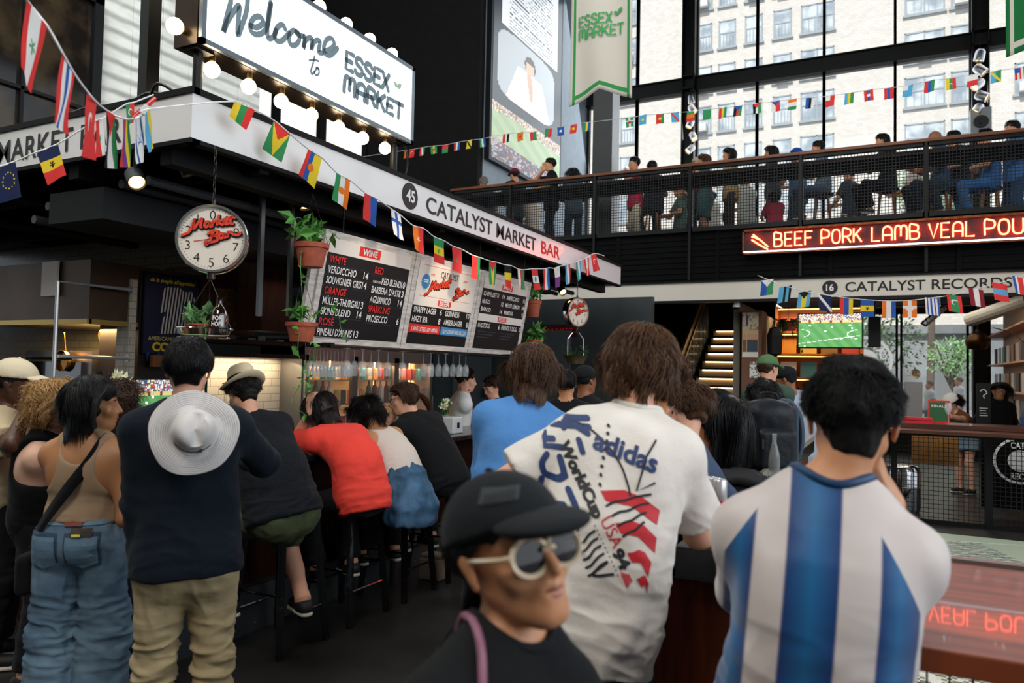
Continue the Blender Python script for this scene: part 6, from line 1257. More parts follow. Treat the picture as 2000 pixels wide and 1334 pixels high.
# right wall shelving (plane x = 1.75)
XR = 1.75; rw = empty('wall_shelving', (XR, 14, 0), 'wooden wall shelving of displayed records along the right side of the shop', 'shelf'); wo_ = (-XR, -14, 0)
mb = MB(); mb.bb(XR+.3, XR+.35, 11.0, 18.8, 0, 3.2); [mb.bb(XR, XR+.3, 11.0, 18.8, z, z+.03) for z in (1.0, 1.45, 1.95, 2.55)]; rel(mb, wo_).build('case', mat('shelf_pale', 'c9a184', rough=.6), rw)
for r_, z in enumerate((1.03, 1.48, 1.98)):
    for k in range(12): sleeve((XR+.08, 11.3+k*.6, z), (3, 1, 3, 4, 3, 5)[(k+r_) % 6], '%s record on the right wall, %s shelf, %s from the near end' % (slab[(3, 1, 3, 4, 3, 5)[(k+r_) % 6]], ('lower', 'middle', 'upper')[r_], ORD[k]), .0, pi/2, 1, grp='records on the %s right wall shelf' % ('lower', 'middle', 'upper')[r_])
light('shop_lamp', 'AREA', (.3, 14.5, 3.1), 40, (1, .85, .66), 2.2, target=(.5, 14.5, 0), sy=2)
# pendant
p_ = at(1909, 668, 12.8); pd = empty('pendant_lamp', p_, 'brass globe pendant lamp hanging at the right', 'lamp'); mb = MB(); mb.lathe([(.185*sin(a), -.17*cos(a)) for a in np.linspace(.75, pi-.15, 14)], n=28); mb.build('shade', mat('antique_brass', '3a2814', rough=.35, metal=.8, var=.4, vscale=14), pd, smooth=True)
mb = MB(); mb.lathe([(0, -.12), (.122, -.124)], n=20); mb.build('lamp_glow', E_('pendant_glow', 'ffd9a0', 6), pd); mb = MB(); mb.tube([(0, 0, .1), (0, 0, 3.2-p_[2])], .005, 5); mb.lathe([(.03, .14), (.03, .21), (0, .21)], n=10); mb.build('cord', INK, pd)
mb = MB(); mb.tube(smoothpath([at(1940, 640, 9.4), at(1975, 650, 9.2), at(2005, 672, 9.0)]), .006, 5); thing('curved_cable', mb, INK, 'thin curved cable right of the brass pendant', 'cable')
# ledge barrier with wire mesh (middle distance)
LG_ = mat('ledge_brown', '4d2e22', rough=.3, coat=.5, var=.25, vscale=2, stretch=(1, 8, 8))
bl2 = empty('ledge_barrier', (.8, 9.6, 0), 'standing ledge with brown top over a wire mesh barrier, middle distance right', 'barrier'); lo2 = (-.8, -9.6, 0)
mb = MB(); mb.bb(-1.0, 3.5, 9.35, 9.75, 1.06, 1.10).bb(-1.0, 3.5, 9.75, 10.3, 1.10, 1.15); rel(mb, lo2).build('ledge_top', LG_, bl2, bevel=.006)
for x in (-.95, .0, .95, 1.55, 2.5): mb = MB(); mb.bb(x-.035, x+.035, 9.95, 10.02, 0, 1.06); rel(mb, lo2).build('post', BLK, bl2)
mb = MB(); mb.bb(-.95, 3.4, 9.96, 10.0, .0, .05).bb(-.95, 3.4, 9.96, 10.0, 1.0, 1.05); rel(mb, lo2).build('rail', BLK, bl2)
for a, b in ((-.95, 0), (0, .95), (.95, 1.55), (1.55, 2.5)): rel(meshpanel(a+.03, b-.03, 9.98, .05, 1.0, .05, .006), lo2).build('mesh_panel', WIRE, bl2)
mb = MB(); [mb.bb(-.15, .15, -.1, .1, .035*i, .035*i+.028) for i in range(2)]; p_ = onZ(1790, 822, 1.15); thingz('red_box', mb, mat('flat_red', 'c81f2a', rough=.5), 'flat red box on the ledge behind the jersey man', 'box', (p_[0], 9.95, 1.15))
mb = MB(); mb.lathe([(.035, 0), (.035, .003), (.004, .01), (.004, .1), (.03, .13), (.042, .18), (.032, .24), (.03, .24), (.04, .18), (.0, .12)], n=18); p_ = onZ(1849, 826, 1.15); thingz('balloon_glass', mb, GL, 'balloon wine glass standing on the far ledge before the white-capped woman', 'glass', (p_[0], 9.9, 1.15), smooth=True)
for i, (x, h) in enumerate(((1.35, 0), (1.75, 0))): mb = MB(); mb.bb(-.1, .1, -.06, .06, 0, .003); thingz('paper_sheet', mb, MCR, ('left', 'right')[i]+' white paper sheet lying on the far ledge at right', 'paper', (x, 9.55, 1.10))
for i, (px_, D, c_) in enumerate(((1755, 10.9, 'c8c8c8'),)):
    p_ = onZ(px_+10, 960, 0); mb = MB(); mb.lathe([(0, 0), (.18, 0), (.2, .05), (.2, .3), (.205, .32), (.2, .34), (.2, .5), (.18, .56), (.12, .58), (0, .58)], n=24); thingz('beer_keg', mb, CHROME, 'steel beer keg behind the wire barrier', 'keg', (.1, 10.7, 0), smooth=True)
mb = MB(); mb.bb(-.25, .25, -.15, .15, 0, .34); [mb.bb(-.25+i*.1, -.2+i*.1, -.16, -.15, .04, .3) for i in range(5)]; thingz('wooden_box', mb, mat('box_tan', 'a8743a', rough=.7), 'tan wooden box behind the wire barrier beside the keg', 'box', (.45, 10.75, .62))
rc = MB(); t = np.linspace(0, 2*pi, 33); [rc.add([(r*cos(a), 0, r*sin(a)) for r in (r0, r1) for a in t], [(i, i+1, 33+i+1, 33+i) for i in range(32)]) for r0, r1 in ((.25, .28), (.001, .13))]
put(rc, text_fit('RECO', .2, .07, weight=.03), (0, -.002, -.22), (1, 0, 0), (0, 0, 1)); put(rc, text_fit('CATA', .2, .07, weight=.03), (0, -.002, .15), (1, 0, 0), (0, 0, 1)); o = rc.build('emblem', MWT); m_ = MB(); m_.bb(-.4, .4, 0, .04, -.5, .5); t_ = thingz('shop_counter_front', m_, DRK, 'black shop counter front with round white emblem behind the mesh', 'counter', (1.35, 10.85, .62)); o.parent = t_; o.location = (0, -.01, .08)
q = at(1921, 785, 10.75); cb = empty('chalk_board', (q[0], q[1], q[2]-.25), 'narrow black board with white marks left of the long-haired man', 'sign'); mb = MB(); mb.bb(-.09, .09, 0, .02, -.15, .52); mb.build('board', INK, cb); mb = MB(); [mb.bb(-.05, .05-.01*(i % 3), -.004, 0, .05+.035*i, .06+.035*i) for i in range(4)]; mb.tube(smoothpath([(-.04, -.004, .4), (.0, -.004, .43), (.04, -.004, .38), (.0, -.004, .34), (.01, -.004, .3)]), .008, 5); mb.build('chalk_marks', MWT, cb)
q = onY(1834, 800, 10.1); cb = empty('green_notice', (q[0], 10.1, 1.15), 'green framed notice lettered FINALS standing on the ledge', 'sign'); mb = MB(); mb.bb(-.11, .11, 0, .02, 0, .26); mb.build('frame', RED, cb); mb = MB(); mb.bb(-.095, .095, -.003, 0, .02, .24); mb.build('sheet', mat('notice_green', '2a5a34', rough=.5), cb); mb = MB(); put(mb, text_fit('FINALS', .15, .03), (0, -.006, .18), (1, 0, 0), (0, 0, 1)); mb.build('lettering', MWT, cb)
# vinyl map on the floor
def fm(u, v):
    x, y = u*4, v*5; 
    if abs((x*.9+y*.35) % 1.3-.65) < .03 or abs((y-x*.25) % 1.1) < .035: return 'e2e4d8'
    if (int((x*.9+y*.35)/1.3)+int((y-x*.25)/1.1)*3) % 5 == 0: return '5a645a' if (x*14+y*22) % 1 < .45 else 'd4dac6'
    if 1.1 < x < 1.75 and 2.75 < y < 3.5: return ('3a3c3a', '55564f', '242624')[int(rnd(int(x*16), int(y*16))*3)]
    return 'c0ccb0'
o = painted('floor_map', 150, 190, fm, (-.3, 4.2, .004), (4.0, 0, 0), (0, 5.2, 0), None, rough=.3); tag(o, 'large pale green printed map covering the floor beyond the wooden ledge', 'map')
# near right wooden ledge table with mesh below
nt_ = empty('wooden_ledge_table', (.8, 2.2, 0), 'reddish wooden ledge table at the lower right where the jersey man leans', 'table'); no_ = (-.8, -2.2, 0)
mb = MB(); mb.bb(-.28, 3.2, 1.79, 2.67, 1.05, 1.10); rel(mb, no_).build('tabletop', mat('table_wood_red', '7a3a20', rough=.4, var=.45, vscale=2.2, stretch=(1.2, 14, 8), coat=.25, col2='5a2815'), nt_, bevel=.004)
mb = MB(); mb.bb(-.28, 3.2, 2.67, 2.71, 1.0, 1.11); rel(mb, no_).build('back_edge', mat('edge_grey', '5a5450', rough=.4), nt_)
mb = MB(); mb.bb(-.25, 3.2, 2.2, 2.24, 1.0, 1.05).bb(-.25, 3.2, 2.2, 2.24, .0, .05); [mb.bb(x-.03, x+.03, 2.19, 2.25, 0, 1.05) for x in (-.22, 1.4, 3.1)]; rel(mb, no_).build('leg_frame', BLK, nt_); rel(meshpanel(-.2, 1.4, 2.22, .05, 1.0, .05, .005), no_).build('mesh_panel', WIRE, nt_)
# black peninsula counter
pc = empty('peninsula_counter', (-1.0, 4.7, 0), 'long black high counter running away beside the tall man in white', 'counter'); po_ = (1.0, -4.7, 0)
mb = MB(); mb.bb(-1.02, -.62, 2.42, 7.1, 1.0, 1.10); rel(mb, po_).build('countertop', CTP, pc, bevel=.006); mb = MB(); mb.bb(-.88, -.66, 2.5, 7.0, 0, 1.0).bb(-.66, -.3, 2.5, 2.7, 0, 1.0); rel(mb, po_).build('front_panel', mat('walnut_panel', '5c2a17', rough=.6, spec=.15, var=.35, vscale=3, stretch=(10, 10, 1)), pc)
mb = MB(); mb.bb(-.66, -.28, 2.42, 2.72, 1.0, 1.1); rel(mb, po_).build('corner_return', CTP, pc)
mb = MB(); mb.bb(-.64, -.62, 4.2, 7.1, 1.10, 1.14); rel(mb, po_).build('edge_rail', mat('edge_alu', 'a09a90', rough=.4, metal=.5), pc)
# things on it
def pz(px_, py_): q = onZ(px_, py_, 1.10); return (q[0], q[1], 1.10)
for i, (px_, py_) in enumerate(((1512, 930), (1525, 922))):
    p_ = pz(px_, py_); mb = MB(); mb.lathe([(0, 0), (.03, 0), (.032, .02), (.032, .1), (.027, .13), (.012, .185), (.0125, .225), (.015, .23), (.011, .235), (0, .234)], n=18); thingz('glass_bottle', mb, mat('clear_glass', 'c8ccca', rough=.04, alpha=.25, coat=1), ('left', 'right')[i]+' of two clear glass bottles by the backpack', 'bottle', p_, smooth=True)
for i, (px_, py_) in enumerate(((1392, 988), (1404, 992))):
    p_ = pz(px_, py_); o = empty('drinks_can', p_, ('left', 'right')[i]+' of two silver and red drinks cans on the black counter', 'can'); mb = MB(); mb.lathe([(.026, 0), (.033, .008), (.033, .112), (.027, .12), (.026, .118), (0, .118)], n=24); mb.build('body', mat('can_silver', 'b8b4b2', rough=.3, metal=.5), o, smooth=True); mb = MB(); mb.lathe([(.0333, .01), (.0333, .035)], n=24); mb.build('red_band', mat('can_red', 'c0283a', rough=.35), o, smooth=True)
p_ = pz(1350, 985); o = empty('paper_cup', p_, 'blue paper coffee cup with white lid behind the tall man', 'cup'); mb = MB(); mb.lathe([(0, 0), (.028, 0), (.038, .1), (0, .1)], n=20); mb.build('cup', mat('cup_navy', '22305a', rough=.5), o, smooth=True); mb = MB(); mb.lathe([(.04, .098), (.04, .108), (.034, .112), (.032, .122), (0, .122)], n=20); mb.build('lid', mat('lid_white', 'dcdcda', rough=.4), o, smooth=True)
p_ = pz(1375, 1045); mb = MB(); mb.bb(-.11, .13, -.08, .1, 0, .03).bb(-.1, .12, -.07, .09, .03, .045); o = thingz('takeout_box', mb, mat('takeout_white', 'd8d6d2', rough=.6), 'white takeout box on the near end of the black counter', 'box', (p_[0]-.02, p_[1]+.08, 1.1), bevel=.008)
for i, (px_, py_) in enumerate(((1375, 955), (1535, 872))): p_ = pz(px_, py_); mb = MB(); mb.bb(-.08, .08, -.1, .1, 0, .003); o = thingz('menu_sheet', mb, MCR, ('paper sheet under the silver cans', 'paper sheet beside the backpack on the black counter')[i], 'paper', p_)
p_ = pz(1450, 945); mb = MB()
JK = SDF(); rg = np.random.default_rng(2); [JK.ell((rg.uniform(-.12, .12), rg.uniform(-.08, .08), .03), (.08, .06, .035), k=.04) for _ in range(7)]; JK.plane((0, 0, 0.001), (0, 0, -1)); V, F = JK.mesh(.009); V = V+vnormals(V, F)*(.008*nz(V, 25, 3))[:, None]; V[:, 2] = np.maximum(V[:, 2], 0); o = link('folded_jacket', npmesh('folded_jacket', V, F), mat('jacket_black', '111214', rough=.7), None, p_, smooth=True); tag(o, 'crumpled black jacket on the black counter before the backpack', 'jacket')
p_ = pz(1590, 872); o = empty('iced_drink', (-.75, p_[1]-.3, 1.1), 'clear plastic cup with blue straw beyond the backpack', 'cup'); mb = MB(); mb.lathe([(0, 0), (.03, 0), (.042, .12), (.04, .12), (.03, .01)], n=18); mb.build('cup', VASE, o, smooth=True); mb = MB(); mb.tube([(0, 0, .02), (.03, 0, .22)], .004, 6); mb.build('straw', mat('straw_blue', '3a9ad0', rough=.4), o); mb = MB(); mb.lathe([(0, .012), (.03, .012), (.036, .07), (0, .07)], n=16); mb.build('drink', mat('drink_red', 'a02838', rough=.2), o)
# small items on the floor
p_ = onZ(845, 1130, 0); mb = MB(); mb.bb(-.1, .1, -.07, .07, 0, .17).bb(-.09, .1, -.06, .08, .17, .2); thingz('paper_bag', mb, mat('bag_kraft', 'a8907a', rough=.8, bump=.6, bscale=9, bdist=.02), 'crumpled brown paper bag on the floor under the stools', 'bag', p_, bevel=.02)
# ================================================================ flags and bunting
FC = dict(r='e23a38', w='eceae6', b='2a5cae', g='36945a', y='ecd034', k='141414', o='ee7a22', s='5ab0d8', n='16244e', p='7a3f8a', m='8a1f2a', t='3a9a8a')
def flagfn(spec):
    base, *ov = spec.split(';'); typ, cs = base[0], base[1:]
    def fn(u, v):   # u along the string, v downwards
        c = FC[cs[min(int((u if typ == 'V' else v)*len(cs)), len(cs)-1)]]
        for o_ in ov:
            k = o_[0]; col = FC[o_[1]]
            if k == 'd' and ((u-.5)/.19)**2+((v-.5)/.13)**2 < 1: c = col
            elif k == 'T' and v < .45-.9*abs(u-.5): c = col      # triangle from the string
            elif k == 'L' and v+abs(u-.5)*2.0 < 1.0: c = col     # long triangle
            elif k == 'x' and (abs(u-v) < .09 or abs(u+v-1) < .09): c = col
            elif k == '+' and (abs(u-.5) < .12 or abs(v-.38) < .08): c = col
            elif k == 'c' and abs(u-.5) < .28 and abs(v-.5) < .2 and (abs(u-.5) < .1 or abs(v-.5) < .07): c = col
            elif k == '/' and abs(u-v) < .14: c = col
            elif k == 'h' and u < .5 and v < .42: c = col
            elif k == '*' and (((u-.5)*1.0)**2+((v-.5)*1.4)**2)**.5 < .10+.06*cos(5*atan2((v-.5)*1.4, u-.5)-pi/2): c = col
            elif k == 'C' and ((u-.5)/.24)**2+((v-.42)/.16)**2 < 1 and ((u-.56)/.19)**2+((v-.45)/.13)**2 > 1: c = col
            elif k == 'e':
                for q in range(12):
                    if (u-.5-.3*cos(q*pi/6))**2+((v-.45-.22*sin(q*pi/6))*1.4)**2 < .0012: c = col
            elif k == 'q' and (abs((u-.5)*1.0+(v-.5)*1.4) < .03 or abs((u-.5)-(v-.5)*1.4) < .03 or abs(v-.56) < .02) and abs(u-.5) < .16 and abs(v-.5) < .12: c = col
        return c
    return fn
FLM = mat('flag_cloth', 'ffffff', rough=.8, attr='col')
_b = FLM.node_tree.nodes['Principled BSDF']; _tr = FLM.node_tree.nodes.new('ShaderNodeBsdfTranslucent'); _mx = FLM.node_tree.nodes.new('ShaderNodeMixShader'); _mx.inputs[0].default_value = .35
_at = [n for n in FLM.node_tree.nodes if n.type == 'ATTRIBUTE'][0]; FLM.node_tree.links.new(_at.outputs['Color'], _tr.inputs[0]); _out = FLM.node_tree.nodes['Material Output']; FLM.node_tree.links.new(_b.outputs[0], _mx.inputs[1]); FLM.node_tree.links.new(_tr.outputs[0], _mx.inputs[2]); FLM.node_tree.links.new(_mx.outputs[0], _out.inputs[0])
def flag(TL, TR, BR, BL, spec, lab, grp, nu=20, nv=28, wav=.006, seed=0):
    TL, TR, BR, BL = [np.array(q, float) for q in (TL, TR, BR, BL)]; c = (TL+TR)/2; n = unit(np.cross(TR-TL, BL-TL)); fn = flagfn(spec); V = []; F = []; C = []
    for j in range(nv+1):
        v = j/nv
        for i in range(nu+1):
            u = i/nu; p = (TL*(1-u)+TR*u)*(1-v)+(BL*(1-u)+BR*u)*v; V.append(p-c+n*wav*sin(u*5+v*4+seed)*v*1.5)
    for j in range(nv):
        for i in range(nu): F.append((j*(nu+1)+i, (j+1)*(nu+1)+i, (j+1)*(nu+1)+i+1, j*(nu+1)+i+1)); C.append(lin(fn((i+.5)/nu, (j+.5)/nv))+(1,))
    me = npmesh('paper_flag', V, F); a_ = me.color_attributes.new('col', 'FLOAT_COLOR', 'CORNER'); a_.data.foreach_set('color', np.repeat(np.array(C, np.float32), 4, axis=0).ravel())
    o_ = link('flag', me, FLM, None, c, smooth=True); tag(o_, lab, 'flag', grp); return o_
TH = .21   # flag drop in metres
FR = [((52, 0), (92, 50), (63, 183), (38, 130), 'Vrwwr;*g', 'red and white flag with a green tree', .0), ((122, 103), (146, 145), (131, 263), (101, 237), 'Vrwbwr', 'red, white and blue striped flag', 0), ((170, 178), (189, 200), (182, 313), (157, 303), 'Vr;Cw', 'red flag with white crescent', 0),
 ((208, 215), (225, 226), (227, 330), (206, 328), 'Vkwg;Tr', 'black, white and green flag with red triangle', 0), ((240, 231), (252, 233), (255, 327), (238, 327), 'Vrpyg', 'narrow red, purple, yellow and green flag', 0), ((263, 232), (276, 226), (285, 313), (268, 320), 'Vwbwwwwbw;qb', 'white flag with blue stripes and star', 0), ((283, 222), (292, 213), (303, 290), (288, 298), 'Vsy', 'light blue and yellow flag', 0),
 ((256, 226), (300, 188), (308, 192), (262, 233), 'Hr;+w', 'folded red flag with white cross', 0),
 ((458, 198), (498, 215), (481, 255), (448, 227), 'Vygr', 'yellow, green and red flag', 0), ((535, 235), (567, 262), (550, 318), (512, 290), 'Hg;Lw;Ly;Tr', 'green flag with yellow and red arrow', 0), ((602, 291), (629, 308), (614, 369), (584, 341), 'Vrbyy;do', 'red, blue and yellow flag with crest', 0), ((657, 337), (684, 352), (678, 410), (649, 390), 'Vgwo;do', 'green, white and orange flag', 0),
 ((712, 376), (736, 388), (735, 443), (709, 428), 'Vrb', 'red and blue flag', 0), ((764, 408), (782, 420), (789, 470), (768, 458), 'Hw;+b', 'white flag with blue cross', 0), ((806, 440), (827, 446), (828, 498), (809, 485), 'Vor;*w', 'orange and red flag', 0), ((847, 462), (867, 470), (867, 518), (847, 510), 'Hgyr;*g', 'green, yellow and red banded flag', 0), ((883, 480), (902, 487), (901, 535), (884, 527), 'Hr;*g', 'red flag with small green star', 0),
 ((922, 498), (938, 503), (935, 548), (921, 543), 'Vrrg', 'red flag with green edge', 0), ((955, 509), (969, 512), (968, 556), (956, 556), 'Vgyg;Tr', 'green and yellow flag with red triangle', 0), ((985, 517), (999, 519), (999, 563), (987, 561), 'Hkyr', 'black, yellow and red banded flag', 0), ((1011, 525), (1024, 527), (1025, 566), (1014, 565), 'Vwrg', 'white, red and green flag', 0), ((1038, 525), (1050, 525), (1055, 566), (1042, 566), 'Hrwr;dg', 'red and white flag with a crest', 0),
 ((1061, 525), (1073, 523), (1073, 566), (1062, 566), 'Vrwb', 'red, white and blue flag', 0), ((1082, 524), (1093, 520), (1094, 560), (1086, 562), 'Hwp', 'white and purple flag', 0), ((1104, 517), (1113, 514), (1115, 553), (1106, 556), 'Vswr', 'pale blue, white and red flag', 0), ((1125, 512), (1134, 508), (1136, 545), (1128, 549), 'Vtws', 'teal and white flag', 0), ((1140, 506), (1150, 502), (1152, 536), (1145, 540), 'Vrwr;cw', 'red flag with white cross', 0), ((1154, 498), (1164, 495), (1171, 528), (1158, 532), 'Vr;Cw', 'red flag with white crescent', 0)]
# the string leaves the upper left close to the camera and runs to the far canopy end
top = []
for i, (a, b, c, d, sp, ds, _) in enumerate(FR):
    hpx = (np.hypot(a[0]-d[0], a[1]-d[1])+np.hypot(b[0]-c[0], b[1]-c[1]))/2; wpx = np.hypot(b[0]-a[0], b[1]-a[1]); D = max(TH*FPX/hpx, 1.2)
    if i == 7: D = 3.6
    if 3 <= i <= 6: D = 3.25+.06*(i-3)
    if i >= 8: xm = (a[0]+b[0])/2; q = onX(xm, (a[1]+b[1])/2, XB+.16); D = (q-CAM)@_f
    w_ = wpx/FPX*D; dz = sqrt(max(.14**2-w_**2, 0))*.7 if i != 7 else .02
    flag(at(*a, D-dz/2), at(*b, D+dz/2), at(*c, D+dz/2), at(*d, D-dz/2), sp, '%s, %s from the left on the front string' % (ds, ORD[i]), 'paper flags on the front bunting', 30, 42, seed=i); top += [at(*a, D-dz/2), at(*b, D+dz/2)]
    if i == 7: top = top[:-2]
top = [at(70, -60, 1.0), at(80, -20, 1.1)]+top+[at(1180, 500, top and ((top[-1]-CAM)@_f)+.2)]
mb = MB(); mb.tube(smoothpath(top, 3), .0045, 5); thing('bunting_string', mb, mat('string_white', 'dcdcdc', rough=.8), 'white bunting string from the upper left down to the far canopy end', 'string')
BK = [((0, 325), (30, 315), (42, 385), (-5, 398), 'Vn;ey', 'dark blue flag with yellow star ring'), ((72, 297), (113, 281), (130, 342), (92, 361), 'Hnyr;*k', 'blue, yellow and red banded flag'), ((187, 236), (200, 232), (207, 302), (189, 308), 'Vrw;*g', 'red flag with green stars'), ((245, 204), (262, 200), (262, 238), (250, 245), 'Vgr;Cw', 'green and red flag with crescent')]
tp = []
for i, (a, b, c, d, sp, ds) in enumerate(BK):
    D = 3.9 if i < 3 else 4.0; flag(at(*a, D), at(*b, D+.03), at(*c, D+.03), at(*d, D), sp, '%s, %s from left on the string before MARKET BAR' % (ds, ORD[i]), 'paper flags on the left rear bunting', 24, 32, seed=i+40); tp += [at(*a, D), at(*b, D+.03)]
mb = MB(); mb.tube(smoothpath([at(-40, 335, 3.9)]+tp+[at(300, 185, 4.1)], 3), .004, 5); thing('bunting_string', mb, mat('string_white', 'dcdcdc', rough=.8), 'white string of the short bunting before the MARKET BAR letters', 'string')
# long string crossing in front of the balcony
LB = [(795, 302, 'Vok', 'orange and black'), (805, 301, 'Vr;Cw', 'red'), (825, 297, 'Vrwg', 'red, white and green'), (847, 294, 'Vgyg;dr', 'green, yellow and red'), (870, 292, 'Hrg', 'red over green'), (893, 287, 'Vrwb', 'red, white and blue'), (917, 283, 'Vy;/k', 'yellow with a diagonal'), (942, 280, 'Vgwb', 'green, white and blue'), (965, 275, 'Hw;Cr', 'white with red'), (989, 271, 'Vrwk', 'red, white and black'), (1016, 268, 'Vo;dr', 'orange'), (1041, 267, 'Vrg', 'red and green'), (1072, 260, 'Vgr', 'green and red'), (1095, 257, 'Vb;dw', 'blue with a white disc'), (1121, 252, 'Vr;dy', 'red with yellow'), (1147, 248, 'Vgyb', 'green, yellow and blue'),
 (1229, 239, 'Vg;+w;dr', 'green with a cross'), (1256, 234, 'Vs;dy', 'light blue'), (1289, 232, 'Vrrg;dy', 'red with green edge'), (1318, 229, 'Vs;/r', 'sky blue with red diagonal'), (1349, 227, 'Hgor', 'green over orange'), (1381, 223, 'Hg', 'plain green'), (1412, 220, 'Vryg', 'red, yellow and green'), (1442, 216, 'Vkrg;Tb', 'black, red and green'), (1478, 211, 'Vkwg;Tr', 'black and green with red triangle'), (1515, 207, 'Vwr;Tb', 'white and red with blue triangle'), (1548, 203, 'Howg', 'orange, white and green'), (1583, 200, 'Vbkw', 'blue, black and white'), (1622, 196, 'Vr;hw', 'red with white corner'), (1659, 191, 'Vsyg', 'blue, yellow and green'), (1696, 185, 'Vrbr;dw', 'red and blue with white disc'), (1736, 181, 'Vrbr', 'blue edged with red'), (1774, 176, 'Vs;hw', 'pale blue with white corner'), (1816, 167, 'Vrbg', 'red, blue and green'), (1857, 162, 'Vygr;*w', 'yellow, green and red with star'), (1900, 155, 'Hwr', 'white over red'), (1945, 148, 'Vsg;/y', 'blue and green with yellow diagonal'), (1992, 141, 'Vrwrwr;hb', 'red and white stripes with blue corner')]
YL = 11.2; pts = []; rr_ = random.Random(4)
for i, (x, y, sp, ds) in enumerate(LB):
    q = onY(x, y-9, YL); h = .155 if i > 15 else .15; w_ = .115; s_ = rr_.uniform(-.25, .25); a = q+(-w_/2, -s_*.05, 0); b = q+(w_/2, s_*.05, .01); sk = rr_.uniform(-.02, .02)
    flag(a, b, b+(sk, 0, -h), a+(sk, 0, -h), sp, 'small flag on long balcony bunting, %s, %s from left' % (ds, ORD[i]), 'small flags on the long balcony bunting', 14, 16, seed=i); pts.append(q)
mb = MB(); mb.tube(smoothpath([onY(690, 309, YL)]+pts+[onY(2040, 125, YL)], 3), .004, 4); thing('bunting_string', mb, mat('string_white', 'dcdcdc', rough=.8), 'long white string of small flags crossing before the balcony', 'string')
RB = [(1499, 560, 'Vbg;Tw', 'blue and green with white triangle', .1), (1534, 573, 'Vssksk;', 'light blue with black bar', .15), (1572, 583, 'Vsys;Tk', 'aqua and yellow with black triangle', .15), (1610, 590, 'Vn;/w', 'dark blue with diagonal', -.1), (1653, 596, 'Vrby', 'red, blue and yellow', .0), (1694, 600, 'Hbyb;*k', 'blue and yellow', 0), (1736, 602, 'Vowb', 'orange, white and blue', 0), (1777, 601, 'Vo;cw;+w', 'orange with white cross', 0), (1820, 596, 'Vwbwbwbwb', 'blue and white striped', -.1), (1863, 590, 'Vrggr;Cw', 'red with green centre', -.15), (1906, 578, 'Vmwm', 'dark red with white bar', -.15), (1952, 567, 'Hrsr', 'red and blue banded', -.15), (1992, 555, 'Vbwrrwb', 'blue, white and red', -.2)]
YL = 9.2; pts = []
for i, (x, y, sp, ds, sk) in enumerate(RB):
    q = onY(x, y-14, YL); h = .185; w_ = .135; a = q+(-w_/2, 0, .03*sk*10*-.3); b = q+(w_/2, .03, .03*sk*10*.3); sp = sp.rstrip(';')
    flag(a, b, b+(-sk*.15, 0, -h), a+(-sk*.15, 0, -h), sp, '%s flag, %s from left on the record shop bunting' % (ds, ORD[i]), 'paper flags on the record shop bunting', 22, 30, seed=i+9); pts.append(q+(0, .015, .003))
mb = MB(); mb.tube(smoothpath([onY(1480, 538, YL)]+pts+[onY(2040, 525, YL)], 3), .004, 4); thing('bunting_string', mb, mat('string_white', 'dcdcdc', rough=.8), 'white string of flags hanging before the record shop fascia', 'string')
for i, (x, y, sp, ds) in enumerate(((1054, 640, 'Vb;xw;+r', 'blue, white and red crossed'), (1088, 637, 'Hrwrwrw;hb', 'red and white striped'), (1117, 640, 'Vryr', 'red and yellow'), (1150, 636, 'Hwg;*r', 'white and green with red figure'), (1030, 642, 'Vgw', 'green and white'))):
    q = onY(x, y-10, 11.6); flag(q+(-.08, 0, 0), q+(.08, 0, 0), q+(.09, 0, -.2), q+(-.07, 0, -.2), sp, '%s flag on the dim bunting behind the far dial scale' % ds, 'flags on the dim bunting behind the far scale', 18, 20)
mb = MB(); mb.tube(smoothpath([onY(1015, 634, 11.6), onY(1054, 630, 11.6), onY(1100, 627, 11.6), onY(1175, 620, 11.6)]), .004, 4); thing('bunting_string', mb, mat('string_white', 'dcdcdc', rough=.8), 'short dim bunting string behind the far dial scale', 'string')
# spotlights and speaker on the tall columns
for i, (px_, py_, d) in enumerate(((1350, 192, (.1, .1, -1)), (1351, 212, (.5, -.2, -.8)), (1349, 240, (-.3, -.3, -.9)), (1353, 265, (.4, -.3, -.8)), (1350, 290, (-.6, -.5, -.7)))): spot(onY(px_, py_, YF-.55), d, 'steel spotlight on the middle tall column, %s from the top' % ORD[i], L=.22, r=.085, on='steel', grp='spotlights on the middle column')
for i, (px_, py_, d) in enumerate(((1914, 106, (-.2, .1, -1)), (1912, 135, (.7, -.1, -.7)), (1912, 163, (-.6, -.4, -.6)), (1915, 187, (.8, -.2, -.5)), (1911, 212, (-.5, -.4, -.8)))): spot(onY(px_, py_, YF-.6), d, 'steel spotlight on the right tall column, %s from the top' % ORD[i], L=.24, r=.1, on='steel', grp='spotlights on the right column')
p_ = onY(1915, 241, YF-.55); o = empty('wall_speaker', p_, 'square grey speaker low on the right tall column', 'speaker'); mb = MB(); mb.bb(-.19, .19, -.12, .1, -.3, .3); mb.build('cabinet', mat('speaker_grey', '8a8c8c', rough=.5), o); mb = MB(); mb.lathe([(0, .0), (.04, .01), (.12, -.02), (.14, .0)], c=(0, -.13, 0), n=20, R=Rx(pi/2)); mb.build('driver', INK, o)
